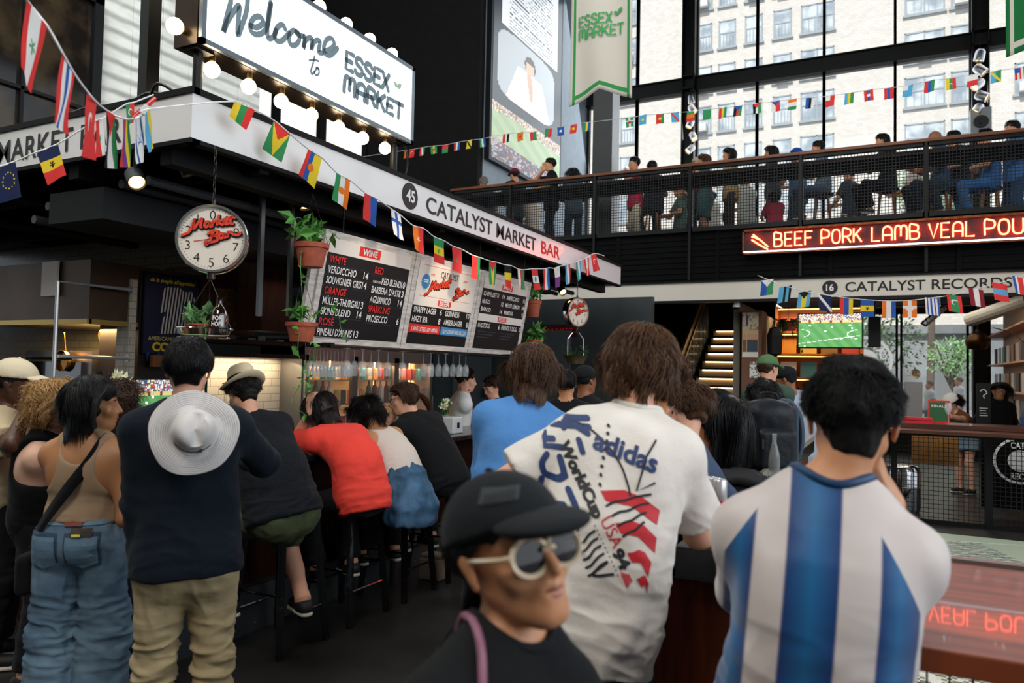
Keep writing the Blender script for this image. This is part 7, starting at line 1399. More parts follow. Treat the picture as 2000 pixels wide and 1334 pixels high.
# ================================================================ people
def cl(name, col, **k): k.setdefault('rough', .9); k.setdefault('bump', .4); k.setdefault('bscale', 20); k.setdefault('bdist', .012); k.setdefault('sheen', .03); k.setdefault('spec', .25); return mat(name, col, **k)
def hat_cap(I, col, brim=1, col2=None, lab='cap', tilt=0, sz=1.0, brimcol=None, vol=.02, curve=.02):
    s, Fh, hd, o = I['s'], I['Fh'], I['hd'], I['o']; S = SDF(); S.ell(hd(0, -.012, .045), (np.array((.082, .102, .085))+vol)*s*sz, Fh, k=.01); S.plane(hd(0, 0, .045), -(Fh[2]-Fh[1]*.12*brim)); m = cl('cap_'+col, col)
    c, _, _ = sdf_obj('cap', S, max(.005, I['res']*.8), m, o)
    S = SDF(); Fb = (Fh.T@Rx(-.12-tilt)).T; S.ell(hd(0, brim*.105, .052), np.array((.078, .085, .02))*s*sz, Fb, k=.005); S.ell(hd(0, brim*.09, .028), np.array((.075, .10, .025))*s*sz, Fb, op='s', k=.003); S.ell(hd(0, -.012*brim, .045), (np.array((.08, .1, .085))+vol*.8)*s*sz, Fh, op='s', k=.002)
    try: sdf_obj('brim', S, max(.004, I['res']*.7), m if not brimcol else cl('cap_'+brimcol, brimcol), c)
    except Exception: pass
    mb_ = MB(); mb_.lathe([(.008, 0), (.006, .005), (0, .007)], c=hd(0, -.012, .045)+Fh[2]*(.085+vol)*s*sz, n=10); mb_.build('button', m, c); return c
def glasses(I, col, lens='101014', r=.025, th=.0035, la=.9, on=0.0):
    s, hd, Fh, o = I['s'], I['hd'], I['Fh'], I['o']; mb_ = MB(); m2 = MB(); up = on
    for sg in (-1, 1):
        c = np.array((sg*.034, .103, .004+up)); ring = [hd(c[0]+r*1.12*cos(a), c[1]-.10*abs(r*cos(a)*sg+.0)*(.5 if cos(a)*sg > 0 else .1), c[2]+r*sin(a)*(1 if sin(a) > 0 else .95)) for a in np.linspace(0, 2*pi, 25)]
        mb_.tube(ring, th*s, 6, cap=False); cc = hd(*c); V = [cc+Fh[1]*.003*s]+ring[:-1]; m2.add(V, [(0, i+1, (i+1) % 24+1) for i in range(24)])
        mb_.tube([hd(sg*(.034+r*1.1), .097, .012+up), hd(sg*.078, .085, .012+up), hd(sg*.083, .0, .014+up), hd(sg*.08, -.012, .006+up)], th*s, 6)
    mb_.tube([hd(-.011, .108, .01+up), hd(0, .113, .013+up), hd(.011, .108, .01+up)], th*s, 6)
    g = mb_.build('glasses_frame', mat('frame_'+col, col, rough=.25, metal=.3, coat=.5), o, smooth=True); m2.build('lenses', mat('lens_'+lens, lens, rough=.06, alpha=la, spec=.25), g, smooth=True); return g
def bun_hair(I, col, c, r, name='ponytail', pts=None, rr=None, n=500, wv=.1):
    """a gathered tail of locks along a path"""
    rg = np.random.default_rng(4); s = I['s']; P = smoothpath([I['hd'](*q) for q in pts], 6); m_ = len(P); t = np.linspace(0, 1, m_); rad = np.interp(t, np.linspace(0, 1, len(rr)), rr)*s; mb_ = MB(); mb_.tube(P, np.maximum(rad*.85, .004), 10)
    T = np.gradient(P, axis=0); T /= np.linalg.norm(T, axis=1)[:, None]; X = np.cross(T, (0.3, .2, 1)); X /= np.linalg.norm(X, axis=1)[:, None]; Y = np.cross(T, X)
    for k in range(n):
        a = rg.uniform(0, 6.28); a2 = a+rg.uniform(-.8, .8); i0 = rg.integers(0, m_//2); i1 = min(m_, i0+m_//2+2); idx = np.arange(i0, i1); f = np.linspace(0, 1, len(idx)); aa = a+(a2-a)*f+wv*np.sin(f*9+k); q = P[idx]+(X[idx]*np.cos(aa)[:, None]+Y[idx]*np.sin(aa)[:, None])*(rad[idx]*rg.uniform(.85, 1.1))[:, None]; mb_.tube(q, [.0022*s]*(len(q)-1)+[.0004], 3, cap=False)
    return mb_.build(name, _MATS.get('hair_'+col) or mat('hair_'+col, col, rough=.4), I['o'], smooth=True)
Y27 = radians(27)
def px_(x, y, D): return at(x, y, D)
# --- tall man in the white match shirt
TEE = cl('tee_white', 'e4ddd4', var=.06, vscale=5)
hw = at(1240, 705, 2.32); pw = at(1150, 1180, 2.12)
A = person('tall man with shaggy brown hair, white soccer t-shirt with blue and red back print', 0, yaw=radians(14), hgt=1.86, swf=.86, hw=hw, pw=(pw[0], pw[1], .97), slouch=10, head=(-6, -6, 0), skin='light', res=.006, twist=-4,
  arms=dict(r=dict(w=at(1392, 1012, 2.62), h=(.15, -.6, -2), d=(.5, .8, 0), p=(0, .2, -1), c=.3), l=dict(w=at(1000, 1130, 2.2), h=(-1, -.2, 0))), top=dict(m=TEE, hem=.12, boxy=1, sl=.74, es=.030, ease=.014, wr=.011, res=.0055, neck=.064, seed=12, band=TEE), bottom=dict(m=cl('black_trousers', '0c0c10'), res=.01, rise=0.0, ease=.0),
  hair=dict(col='3e281a', col2='6a482c', ln=.10, vol=.034, curl=.30, wave=.40, n=10000, low=-.075, wid=.0017, fall=.3, cf=22, rough=.38), face=1)
Ft, Cc, Nk, s_ = A['Ft'], A['Cc'], A['Nk'], A['s']; oS, SV, SF_ = A['top']; bvh = BVHTree.FromPolygons([tuple(v) for v in SV], [tuple(f) for f in SF_])
_camL = A['toL'](CAM); Rz_ = Rz(-radians(14))
def tee_draw(paths, w, col, name='shirt_print', off=.003, smooth=True, polys=None):
    """drawing given in photo pixels over the shirt, laid on the cloth of the back"""
    zc = unit(A['toL'](at(1150, 950, 2.2))-_camL); xax = unit(Rz_@_r); yax = unit(Rz_@_u); D0 = 2.2; org = A['toL'](at(1150, 950, D0)); k = D0/FPX
    if polys is None: VF = ribbon([np.array([((x-1150)*k, -(y-950)*k) for x, y in p]) for p in paths], w*k, smooth=smooth)
    else: V, F = polys; VF = (np.column_stack([(V[:, 0]-1150)*k, -(V[:, 1]-950)*k, V[:, 0]*0]), F)
    V, F = drape(VF, org, xax, yax, bvh, off=off, reach=1.2, maxe=.012); mb_ = MB(); mb_.add(V, F); return mb_.build(name, mat('print_'+col, col, rough=.6), A['o'])
NV, RD, IK = '1c3566', 'c8242e', '151518'
def px_text(t, p0, p1, h, wt=.02, up=None):
    """text whose baseline runs p0 -> p1 in pixels"""
    V, F = text_fit(t, 1, 1, weight=wt, align='LEFT'); p0 = np.array(p0, float); p1 = np.array(p1, float); d = p1-p0; n = np.array((d[1], -d[0]))/np.linalg.norm(d)*h
    if up is not None: n = np.array(up, float)*h
    return (np.column_stack([p0[0]+V[:, 0]*d[0]+V[:, 1]*n[0], p0[1]+V[:, 0]*d[1]+V[:, 1]*n[1]]), F)
_t = lambda x, y: (900+x/2.084, 600+y/2.084)
tee_draw(None, 0, NV, polys=px_text('adidas', _t(527, 560), _t(765, 652), 33, .03))
tee_draw([[_t(524, 458), _t(368, 430)], ], 9, NV, smooth=False) if 0 else None
def T_(L): return [_t(*q) for q in L]
tee_draw([T_([(365, 490), (368, 440), (400, 430), (425, 445), (432, 492)]), T_([(362, 490), (522, 490)]), T_([(440, 462), (522, 458)]), T_([(440, 462), (425, 500)]), T_([(455, 480), (515, 512)])], 11, NV, smooth=False)
tee_draw([T_([(345, 520), (345, 572), (415, 574)]), T_([(345, 545), (380, 545)]), T_([(480, 540), (490, 580)])], 11, NV, smooth=False)
tee_draw([T_([(352, 605), (332, 640), (345, 680), (390, 690), (420, 672)]), T_([(330, 700), (322, 745), (350, 778), (410, 775)]), T_([(430, 720), (448, 760), (455, 778)]), T_([(405, 612), (412, 640), (418, 668)])], 12, NV)
tee_draw([T_([(395, 845), (452, 850)]), T_([(395, 880), (455, 872)])], 11, NV)
tee_draw(None, 0, IK, polys=px_text('WorldCup', _t(402, 560), _t(520, 812), 21, .05, up=(.85, -.42))); tee_draw(None, 0, RD, polys=px_text('USA', _t(540, 815), _t(585, 912), 22, .0, up=(.85, -.42))); tee_draw(None, 0, IK, polys=px_text('94', _t(578, 922), _t(612, 985), 20, .05, up=(.85, -.42)))
tee_draw([T_([(450, 470), (520, 492), (580, 545), (630, 615), (655, 690), (662, 730)])], 4, IK); tee_draw([T_([(780, 534), (735, 590), (688, 715), (760, 688)])], 3.6, IK, smooth=False)
tee_draw([T_([(548, 692), (549, 694)]), T_([(554, 658), (555, 660)]), T_([(560, 627), (561, 629)]), T_([(568, 596), (569, 598)]), T_([(578, 565), (579, 567)]), T_([(586, 536), (587, 538)]), T_([(592, 508), (593, 510)]), T_([(598, 480), (599, 482)])], 6, IK, smooth=False)
for a, b, c_, d in (((548, 714), (640, 712), (778, 790), (760, 838)), ((595, 822), (660, 815), (755, 882), (745, 935)), ((635, 925), (680, 915), (728, 965), (712, 1012)), ((668, 1015), (690, 1005), (714, 1035), (708, 1075))):
    P = T_([a, ((a[0]+b[0])/2, a[1]-2), b, ((b[0]+c_[0])/2, (b[1]+c_[1])/2-14), c_, d, ((d[0]+a[0])/2+12, (d[1]+a[1])/2-8), (a[0]+18, a[1]+34)]); V = np.array(P); tee_draw(None, 0, RD, off=.002, polys=(V, [tuple(range(len(V)))]))
wav = []
for i in range(4): wav.append(T_([(568+i*18, 765+i*34), (600+i*16, 752+i*34), (640+i*10, 748+i*33), (690+i*4, 735+i*30), (742-i*12, 728+i*32)][:5]))
for i in range(5): x0, y0 = 460+i*2, 900+i*26; wav.append(T_([(x0+i*6, y0), (x0+18+i*6, y0-10), (x0+38+i*7, y0-36), (x0+58+i*8, y0-50)]))
wav.append(T_([(580, 995), (505, 1000), (560, 955)])); tee_draw(wav, 4, IK)
tee_draw([T_([(520+i*7, 832+i*15), (521+i*7, 833+i*15)]) for i in range(12)], 2.2, IK, smooth=False)
tee_draw([T_([(610+i*9, 990+i*3), (630+i*6, 1040-i*6)]) for i in range(4)], 3, RD, smooth=False)
# --- jersey man
JR = mat('jersey_stripes', 'cfc4bc', rough=.5, spec=.3, sheen=.3, bump=.15, bscale=400, bdist=.001)
hw = at(1664, 812, 1.60); pw = at(1584, 1400, 1.60)
Bm = person('man with short black hair, blue and white striped football jersey, back turned', 0, yaw=radians(8), hgt=1.86, hx=.04, swf=.86, girth=.97, shrug=-.022, hw=hw, pw=(pw[0], pw[1], .93), slouch=12, head=(-2, 0, 0), skin='tan', res=.0055, neckf=.01,
  arms=dict(r=dict(w=at(1738, 985, 1.66), h=(.1, .3, -2), d=(-.3, .2, 1), p=(-1, .3, 0), c=.5), l=dict(w=at(1500, 1120, 2.1), h=(-.6, -.5, -1.5), d=(.3, 1, -.1), c=.3)), top=dict(m=JR, hem=.22, sl=.9, es=.018, ease=.012, wr=.010, res=.0055, neck=.07, seed=5, bulk=1.0, band=mat('jersey_collar', '123a5c', rough=.5)), bottom=dict(m=cl('dark_trousers', '15161a'), res=.012),
  hair=dict(col='0b0908', ln=.034, vol=.005, curl=.7, n=9000, low=-.078, wid=.0013, fall=.15, cf=55, rough=.7, ear=1.5))
# vertical stripes of the jersey, a cloth pattern in the shirt's own coordinates
nt = JR.node_tree; N, L = nt.nodes, nt.links; tc = N.new('ShaderNodeTexCoord'); dv = N.new('ShaderNodeVectorMath'); dv.operation = 'DOT_PRODUCT'; ax = Bm['Ft'][0]; L.new(tc.outputs['Object'], dv.inputs[0]); dv.inputs[1].default_value = tuple(ax)
off = float(Bm['Cc']@ax); sb_ = N.new('ShaderNodeMath'); sb_.operation = 'SUBTRACT'; L.new(dv.outputs['Value'], sb_.inputs[0]); sb_.inputs[1].default_value = off-.034
mr = N.new('ShaderNodeMapRange'); mr.inputs[1].default_value = -.35; mr.inputs[2].default_value = .35; L.new(sb_.outputs[0], mr.inputs[0]); rp = N.new('ShaderNodeValToRGB'); L.new(mr.outputs[0], rp.inputs[0]); rp.color_ramp.interpolation = 'LINEAR'
W_, B1, B2 = lin('c9beb9')+(1,), lin('0f5f92')+(1,), lin('0b3068')+(1,)
def st(x): return (x+.35)/.7
stops = [(0, W_), (st(-.172), W_), (st(-.168), B2), (st(-.14), B1), (st(-.114), B2), (st(-.11), W_), (st(-.052), W_), (st(-.048), B2), (st(0), B1), (st(.048), B2), (st(.052), W_), (st(.122), W_), (st(.126), B2), (st(.16), B1), (st(.2), B2), (st(.204), W_)]
el = rp.color_ramp.elements; el[0].position = 0; el[0].color = W_; el[1].position = 1; el[1].color = W_
for p, c in stops[1:]: e = el.new(min(max(p, .001), .999)); e.color = c
def mth(op, a, b=None, v=None):
    n = N.new('ShaderNodeMath'); n.operation = op; L.new(a, n.inputs[0])
    if b is not None: L.new(b, n.inputs[1])
    elif v is not None: n.inputs[1].default_value = v
    return n.outputs[0]
du = N.new('ShaderNodeVectorMath'); du.operation = 'DOT_PRODUCT'; L.new(tc.outputs['Object'], du.inputs[0]); du.inputs[1].default_value = tuple(Bm['u2']); uo = float(Bm['Nk']@Bm['u2'])
ab = mth('ABSOLUTE', sb_.outputs[0]); lim = mth('MULTIPLY', mth('SUBTRACT', ab, v=.112), v=-1.7); up_ = mth('SUBTRACT', du.outputs['Value'], v=uo-.045); side_ = mth('GREATER_THAN', ab, v=.1); over = mth('GREATER_THAN', mth('SUBTRACT', up_, lim), v=0.0); msk = mth('MULTIPLY', side_, over)
mxj = N.new('ShaderNodeMix'); mxj.data_type = 'RGBA'; L.new(msk, mxj.inputs[0]); L.new(rp.outputs[0], mxj.inputs[6]); mxj.inputs[7].default_value = W_
L.new(mxj.outputs[2], N['Principled BSDF'].inputs['Base Color'])
# --- woman with black cap and cream sunglasses, close to the camera
hw = at(1008, 1088, 1.20)
Cw = person('woman in black cap and cream-framed sunglasses turning to the right, closest to the camera', 0, yaw=radians(-113), sex='f', hgt=1.66, hw=hw, pw=(hw[0]-.04, hw[1]-.02, .80), skin='tan', res=.0045, head=(-4, 15, 10), legs='stand', face=1, neckf=.0, swf=.88, shrug=-.03,
  top=dict(m=cl('black_tee', '111214'), hem=.15, sl=.6, res=.006, neck=.062, band=cl('black_rib', '15161a')), bottom=dict(m=cl('black_trousers', '0c0c10'), res=.014), hair=dict(col='14100e', ln=.05, vol=.004, n=3500, low=-.05, wid=.0016, rough=.35, bsw=1.6, ear=1.7))
cp = hat_cap(Cw, '14171a', vol=.018, tilt=.05); gl = glasses(Cw, 'e8cfae', lens='0a0505', r=.030, th=.0045, la=.97)
bun_hair(Cw, '14100e', None, None, pts=[(0, -.09, -.03), (.025, -.13, -.11), (.06, -.155, -.19), (.10, -.165, -.30), (.12, -.16, -.42)], rr=[.03, .028, .06, .07, .03], n=1400)
mb = MB(); mb.tube([Cw['hd'](.025+.032*cos(a), -.135+.02*sin(a), -.115+.026*sin(a)) for a in np.linspace(0, 2*pi, 13)], .009, 6, cap=False); mb.build('scrunchie', cl('scrunchie_pink', '8a5668'), Cw['o'], smooth=True)
mb = MB(); n_ = Cw['Nk']; sh_ = Cw['shp']; F_ = Cw['Ft']
_bv = BVHTree.FromPolygons([tuple(v) for v in Cw['top'][1]], [tuple(f) for f in Cw['top'][2]])
def snap(P, bv, d): return [np.array(h[0])+np.array(h[1])*d for h in (bv.find_nearest(Vector(p)) for p in P)]
mb.tube(snap(smoothpath([n_+F_[0]*-.06-F_[1]*.16-F_[2]*.2, n_+F_[0]*.02-F_[1]*.13-F_[2]*.06, n_+F_[0]*.075-F_[1]*.07+F_[2]*.06, n_+F_[0]*.105+F_[1]*.04+F_[2]*.06, n_+F_[0]*.115+F_[1]*.13-F_[2]*.08, n_+F_[0]*.11+F_[1]*.18-F_[2]*.25], 12), _bv, .005), .007, 8); st_ = mb.build('bag_strap', mat('strap_mauve', '8a5a6c', rough=.5), Cw['o'], smooth=True)
_c = cp.data; cbv = BVHTree.FromPolygons([v.co[:] for v in _c.vertices], [tuple(p.vertices) for p in _c.polygons]); Rc = Rz(radians(113)); cx_, cy_ = unit(Rc@_r), unit(Rc@_u); kk = 1.15/FPX
V, F = drape((np.array([(-42, -16, 0), (38, -2, 0), (42, 20, 0), (-34, 12, 0)])*kk, [(0, 1, 2, 3)]), Cw['toL'](at(975, 970, 1.15)), cx_, cy_, cbv, off=.002, reach=.3, maxe=.008); mb = MB(); mb.add(V, F); mb.build('cap_patch', mat('cap_patch_grey', '2a2f32', rough=.8), cp)
V, F = drape(tuple([ribbon([[(x*kk, (-8+x*.2)*kk), ((x+3)*kk, (8+x*.2)*kk)] for x in range(-28, 34, 9)], 4*kk, smooth=False)[0], ribbon([[(x*kk, (-8+x*.2)*kk), ((x+3)*kk, (8+x*.2)*kk)] for x in range(-28, 34, 9)], 4*kk, smooth=False)[1]]), Cw['toL'](at(975, 970, 1.15)), cx_, cy_, cbv, off=.004, reach=.3, maxe=.008); mb = MB(); mb.add(V, F); mb.build('cap_embroidery', mat('cap_print', '15181a', rough=.8), cp)
# --- man in khaki trousers with the sun hat on his back
hw = at(369, 722, 3.05); pw = at(366, 1090, 3.0)
K = person('man in navy pullover and khaki trousers with a sun hat hanging on his back', 0, yaw=radians(46), hgt=1.76, girth=1.1, hw=hw, pw=(pw[0], pw[1], .90), head=(0, 2, 0), skin='light', res=.007,
  arms=dict(l=dict(w=at(276, 1105, 3.0), h=(-.3, -1, 0), d=(0, .1, -1)), r=dict(w=at(478, 900, 3.5), h=(1.2, -1, -.5), d=(-.3, 1, .2))), top=dict(m=cl('navy_pullover', '0b141e'), hem=.07, sl=1.85, res=.007, seed=8, wr=.007, neck=.066), bottom=dict(m=cl('khaki', 'a89672'), res=.007, wr=.009, seed=8, flare=(.006, .02)),
  hair=dict(col='0c0a0a', ln=.04, vol=.012, n=6000, low=-.065, wid=.0014, fall=.55))
hc = at(379, 843, 2.80); n_ = unit(CAM-hc+np.array((0, 0, .4))); x_ = unit(np.cross((0, 0, 1), n_)); R = np.column_stack([x_, np.cross(n_, x_), n_]); ht = empty('sun_hat', hc, 'pale grey wide-brimmed sun hat hanging on the back of the man in khaki trousers', 'hat')
SH_ = mat('sun_hat_cloth', 'c9c4c0', rough=.85, bump=.4, bscale=120, bdist=.003)
V = []; nseg = 64; prof = [(.0, .085), (.03, .084), (.05, .078), (.064, .062), (.071, .035), (.078, .01), (.085, .0), (.105, -.004), (.13, -.01), (.155, -.018), (.158, -.020), (.155, -.023), (.10, -.010), (.078, -.006)]
for j, (r0, z0) in enumerate(prof):
    for i in range(nseg): a = 2*pi*i/nseg; rr = r0*(1+(.02*sin(3*a+1)+.015*sin(5*a)) * (1 if r0 > .09 else 0)); zz = z0+(.006*sin(4*a+r0*40) if r0 > .09 else (.008*sin(2*a+1.0)*(r0/.07) if z0 > .02 else 0))-(.02*math.exp(-((r0*cos(a)-.01)/.02)**2) if j < 3 else 0); V.append((rr*cos(a), rr*sin(a)*1.0, zz))
mb = MB(); mb.add(np.array(V)@R.T, [(j*nseg+i, j*nseg+(i+1) % nseg, (j+1)*nseg+(i+1) % nseg, (j+1)*nseg+i) for j in range(len(prof)-1) for i in range(nseg)]); mb.build('crown_and_brim', SH_, ht, smooth=True)
mb = MB(); [mb.tube([R@np.array((r0*cos(a), r0*sin(a), np.interp(r0, [.085, .105, .13, .155], [.001, -.003, -.009, -.017])+.006*sin(4*a+r0*40))) for a in np.linspace(0, 2*pi, 49)], .0007, 3, cap=False) for r0 in np.arange(.09, .155, .008)]; mb.build('brim_stitching', mat('stitch_grey', '9a9694', rough=.8), ht)
mb = MB(); mb.tube(smoothpath([R@np.array((.076*cos(a), .076*sin(a), .012)) for a in np.linspace(-2.6, -.7, 12)]), .003, 5); mb.bb(-.008, .008, -.008, .008, -.012, .012); mb.V[-8:] = [tuple(R@(np.array(v)*.7)+R@np.array((.025, -.073, .016))) for v in mb.V[-8:]]; mb.build('cord', INK, ht)
# --- woman in the tan tank top
hw = at(183, 790, 3.35); pw = at(158, 1028, 3.3)
T1 = person('woman with short black hair, tan tank top, wide blue jeans and black strap', 0, yaw=radians(32), sex='f', hgt=1.68, hw=hw, pw=(pw[0], pw[1], .92), head=(-70, -4, 0), skin='olive', res=.006, slouch=-4, girth=.9,
  arms=dict(r=dict(w=at(285, 975, 3.5), h=(.5, -1, -2), d=(.2, 1, .1)), l=dict(w=at(150, 985, 3.7), h=(-.5, -1, -1))), top=dict(m=mat('tan_ribbed', '9a8064', rough=.85, bump=.5, bscale=26, stretch=(9, 9, .5), bdist=.002), hem=-.035, sl=0, ease=.006, res=.006, neck=.05), bottom=dict(m=cl('blue_denim', '6f8798', var=.5, vscale=3.5, col2='41596e', edge=(.35, .7)), ty='jeans', flare=(.03, .06), ease=.010, res=.007, wr=.009, rise=.13),
  hair=dict(col='0e0b0b', ln=.14, vol=.016, n=6000, low=-.07, wid=.0016, fall=.62, front=.05, rough=.32, sweep=.9, part=.02))
o = T1['o']; Fp, P0 = T1['Fp'], T1['P']; oB, BV_, BF_ = T1['bottom']; bvj = BVHTree.FromPolygons([tuple(v) for v in BV_], [tuple(f) for f in BF_]); bk = -unit(Fp[1]*1.0-Fp[0]*0.0); xd = unit(np.cross((0, 0, 1), bk))
def onbutt(cx, cz, w, h, col, name, off=.004, poly=None):
    pts = poly or [(-w/2, -h/2), (w/2, -h/2), (w/2, h/2), (-w/2, h/2)]; V = np.array([(x, y, 0) for x, y in pts]); Vd, Fd = drape((V, [tuple(range(len(V)))]), P0+xd*cx+np.array((0, 0, cz)), xd, (0, 0, 1), bvj, off=off, maxe=.02); mb_ = MB(); mb_.add(Vd, Fd); return mb_.build(name, mat('patch_'+col, col, rough=.7), oB)
PK = [(-.065, .06), (-.065, -.065), (0, -.09), (.065, -.065), (.065, .06)]; PK2 = [(x*.9, y*.9-.002) for x, y in PK]
[(onbutt(cx, -.05, 0, 0, '2f4356', 'back_pocket', poly=PK, off=.008), onbutt(cx, -.06, 0, 0, '5d788c', 'back_pocket', poly=PK2, off=.012)) for cx in (.06, -.10)]; onbutt(0, .055, .28, .035, '5d788c', 'waistband', .006); onbutt(.02, .055, .07, .042, '7a3a22', 'leather_patch', .012); onbutt(.06, .01, .08, .035, '3a3028', 'phone', .018); onbutt(.045, .0, .035, .01, 'd8c84a', 'phone_stripe', .024)
mb = MB(); cS, cN = T1['shp'], T1['Nk']; fx = T1['Ft']
strap = [cN+fx[0]*.09+fx[1]*.05-fx[2]*.02, cN+fx[0]*.085-fx[1]*.02+fx[2]*.012, cN+fx[0]*.055-fx[1]*.088-fx[2]*.08, cN-fx[0]*.03-fx[1]*.128-fx[2]*.22, cN-fx[0]*.12-fx[1]*.12-fx[2]*.36, cN-fx[0]*.19-fx[1]*.05-fx[2]*.46]
Q = smoothpath(strap, 8); V = []; 
for i, q in enumerate(Q):
    t_ = unit(Q[min(i+1, len(Q)-1)]-Q[max(i-1, 0)]); w_ = unit(np.cross(t_, q-(T1['Cc']+fx[2]*(q-T1['Cc'])[2]))); V += [q+w_*.024, q-w_*.024]
mb.add(V, [(2*i, 2*i+1, 2*i+3, 2*i+2) for i in range(len(Q)-1)]); c = mb.build('bag_strap', cl('strap_black', '0a0a0c'), o, smooth=True); sm = c.modifiers.new('s', 'SOLIDIFY'); sm.thickness = .004
S = SDF(); bq = Q[-1]+np.array((-.02, .06, -.12)); S.box(bq, (.035, .10, .09), rd=.03); sdf_obj('shoulder_bag', S, .01, cl('strap_black', '0a0a0c'), o)
# --- seated row at the bar
def seated(lab, Y, hpx, X=-3.47, yaw=90, hy=0, hp=0, px=-3.09, pz=.85, sl=10, **k):
    hw_ = onX(hpx[0], hpx[1], X); return person(lab, 0, yaw=radians(yaw), pw=(px, Y, pz), hw=hw_, slouch=sl, legs='sit', head=(hy, hp, 0), foot_t=k.pop('foot_t', dict(l=(-.13, .30, .32), r=(.13, .26, .32))), **k)
fed = seated('broad person in black shirt, olive shorts and cream straw hat on the nearest stool', 3.26, (492, 756), X=-3.40, yaw=72, hgt=1.76, girth=1.15, skin='light', res=.008, hp=-4, arms=dict(l=dict(w=(-3.75, 3.2, 1.14), h=(-1, -.4, -1)), r=dict(w=(-3.70, 3.62, 1.14), h=(1, -.4, -1))),
  top=dict(m=cl('black_linen', '10141a', bump=.5, bscale=50), hem=.06, sl=.75, res=.008, wr=.012, bulk=1.12, seed=21), bottom=dict(m=cl('olive_shorts', '4a5238'), ty='shorts', len=1.0, res=.009, wr=.012), hair=dict(col='181412', ln=.05, vol=.016, curl=.6, n=2500, low=-.07), foot_t=dict(l=(-.16, .28, .30), r=(.16, .02, .30)))
def fedora(I):
    s, Fh, hd = I['s'], I['Fh'], I['hd']; c = hd(0, -.015, .065); R = np.column_stack([Fh[0], Fh[1], unit(Fh[2]-Fh[1]*.05)]); h = empty('straw_hat', Rz(I['o'].rotation_euler[2])@c+np.array(I['o'].location), 'cream straw fedora with a dark band on the nearest seated person', 'hat', rz=I['o'].rotation_euler[2]); ST_ = mat('straw_cream', 'd9c6a2', rough=.8, bump=.5, bscale=160, bdist=.002)
    n = 48; V = []; prof = [(0, .092), (.02, .092), (.045, .108), (.066, .103), (.078, .085), (.085, .04), (.09, .006), (.1, .0), (.12, -.004), (.137, .004), (.14, .007), (.137, .001), (.118, -.009), (.09, -.004)]
    for r0, z0 in prof:
        for i in range(n): a = 2*pi*i/n; z = z0+(.018*cos(2*a)*max(0, r0-.1)/.04 if r0 > .1 else 0)*-1; z -= (.016*(sin(a) > .3)*(z0 > .09)*(r0/.06)); V.append((r0*cos(a)*.92, r0*sin(a)*1.12, z))
    mb_ = MB(); mb_.add(np.array(V)@R.T, [(j*n+i, j*n+(i+1) % n, (j+1)*n+(i+1) % n, (j+1)*n+i) for j in range(len(prof)-1) for i in range(n)]); mb_.build('crown_and_brim', ST_, h, smooth=True)
    mb_ = MB(); mb_.add(np.array([(r_*cos(2*pi*i/n)*.92, r_*sin(2*pi*i/n)*1.12, z) for r_, z in ((.0915, .008), (.0875, .038)) for i in range(n)])@R.T, [(i, (i+1) % n, n+(i+1) % n, n+i) for i in range(n)]); mb_.build('hat_band', cl('hat_band', '1c1a18'), h, smooth=True)
fedora(fed)
red = seated('person with dark shoulder-length hair in a coral red polo shirt seated on the second stool', 3.97, (648, 774), X=-3.42, yaw=75, hy=12, hp=-12, sl=20, hgt=1.74, skin='light', res=.008, arms=dict(l=dict(w=onX(606, 805, -3.55), h=(-.5, .3, -2), d=(.1, .2, 1), p=(1, .2, 0), c=.6), r=dict(w=(-3.72, 4.2, 1.15), h=(1, -.2, -1))),
  top=dict(m=cl('coral_red', 'f0483c'), hem=.13, hy=.0, sl=.72, es=.026, res=.0075, wr=.010, bulk=1.12, seed=4, neck=.062, collar=1), bottom=dict(m=cl('dark_trousers', '15161a'), res=.012), hair=dict(col='1a1110', ln=.17, vol=.02, n=4500, low=-.07, wave=.1, rough=.35))
lace = seated('woman with dark curls, white lace top, denim shirt round her waist, third stool', 4.42, (735, 788), X=-3.38, yaw=70, sex='f', hgt=1.66, girth=1.1, skin='tan', res=.008, hp=-8, sl=18, arms=dict(l=dict(w=(-3.8, 4.4, 1.14), h=(-1, -.2, -1)), r=dict(w=(-3.72, 4.8, 1.14), h=(1, -.2, -1))),
  top=dict(m=mat('white_lace', 'd6c8bc', rough=.9, bump=.8, bscale=45, bdist=.004), hem=.0, sl=0, ease=.006, res=.007, neck=.075), bottom=dict(m=cl('dark_trousers', '15161a'), res=.012), hair=dict(col='140e0d', ln=.17, vol=.035, curl=.9, wave=.5, n=4500, low=-.07))
Z = lace; S = SDF(); P_, Fp_, u_ = Z['P'], Z['Fp'], Z['u1']; S.cap(P_-Fp_[2]*.18-Fp_[1]*.04, P_+u_*.12, .205, .15, k=.05, R=Fp_, sc=(1, .82, 1), cut1=True)
for i in range(7): a = -2.5+i*.32; S.cap(P_+Fp_[0]*.15*cos(a)+Fp_[1]*(.13*sin(a))+u_*.03, P_+Fp_[0]*.2*cos(a)+Fp_[1]*(.17*sin(a))-np.array((0, 0, .22+.07*(i % 2))), .03, .05, k=.03)
S.plane(P_+Fp_[1]*.10, Fp_[1]); S.plane(P_-np.array((0, 0, .25)), (0, .1, -1)); dm = cl('chambray', '4f7292', var=.4, vscale=6, col2='37566f'); sdf_obj('tied_denim_shirt', S, .008, dm, Z['o'], lambda V: .008*(1-np.abs(nz((V-P_)*np.array((1.6, 1.6, .7)), 14, 5))*1.7)+.004*np.sin(V[:, 2]*55), it=1)
mb = MB(); cN = Z['Nk']; fx = Z['Ft']; [mb.tube(smoothpath([cN+fx[0]*sg*.085+fx[1]*.05-fx[2]*.07, cN+fx[0]*sg*.09-fx[1]*.01-fx[2]*.01, cN+fx[0]*sg*.075-fx[1]*.09-fx[2]*.12]), .008, 6) for sg in (-1, 1)]; mb.build('shoulder_strap', _MATS['white_lace'], Z['o'], smooth=True)
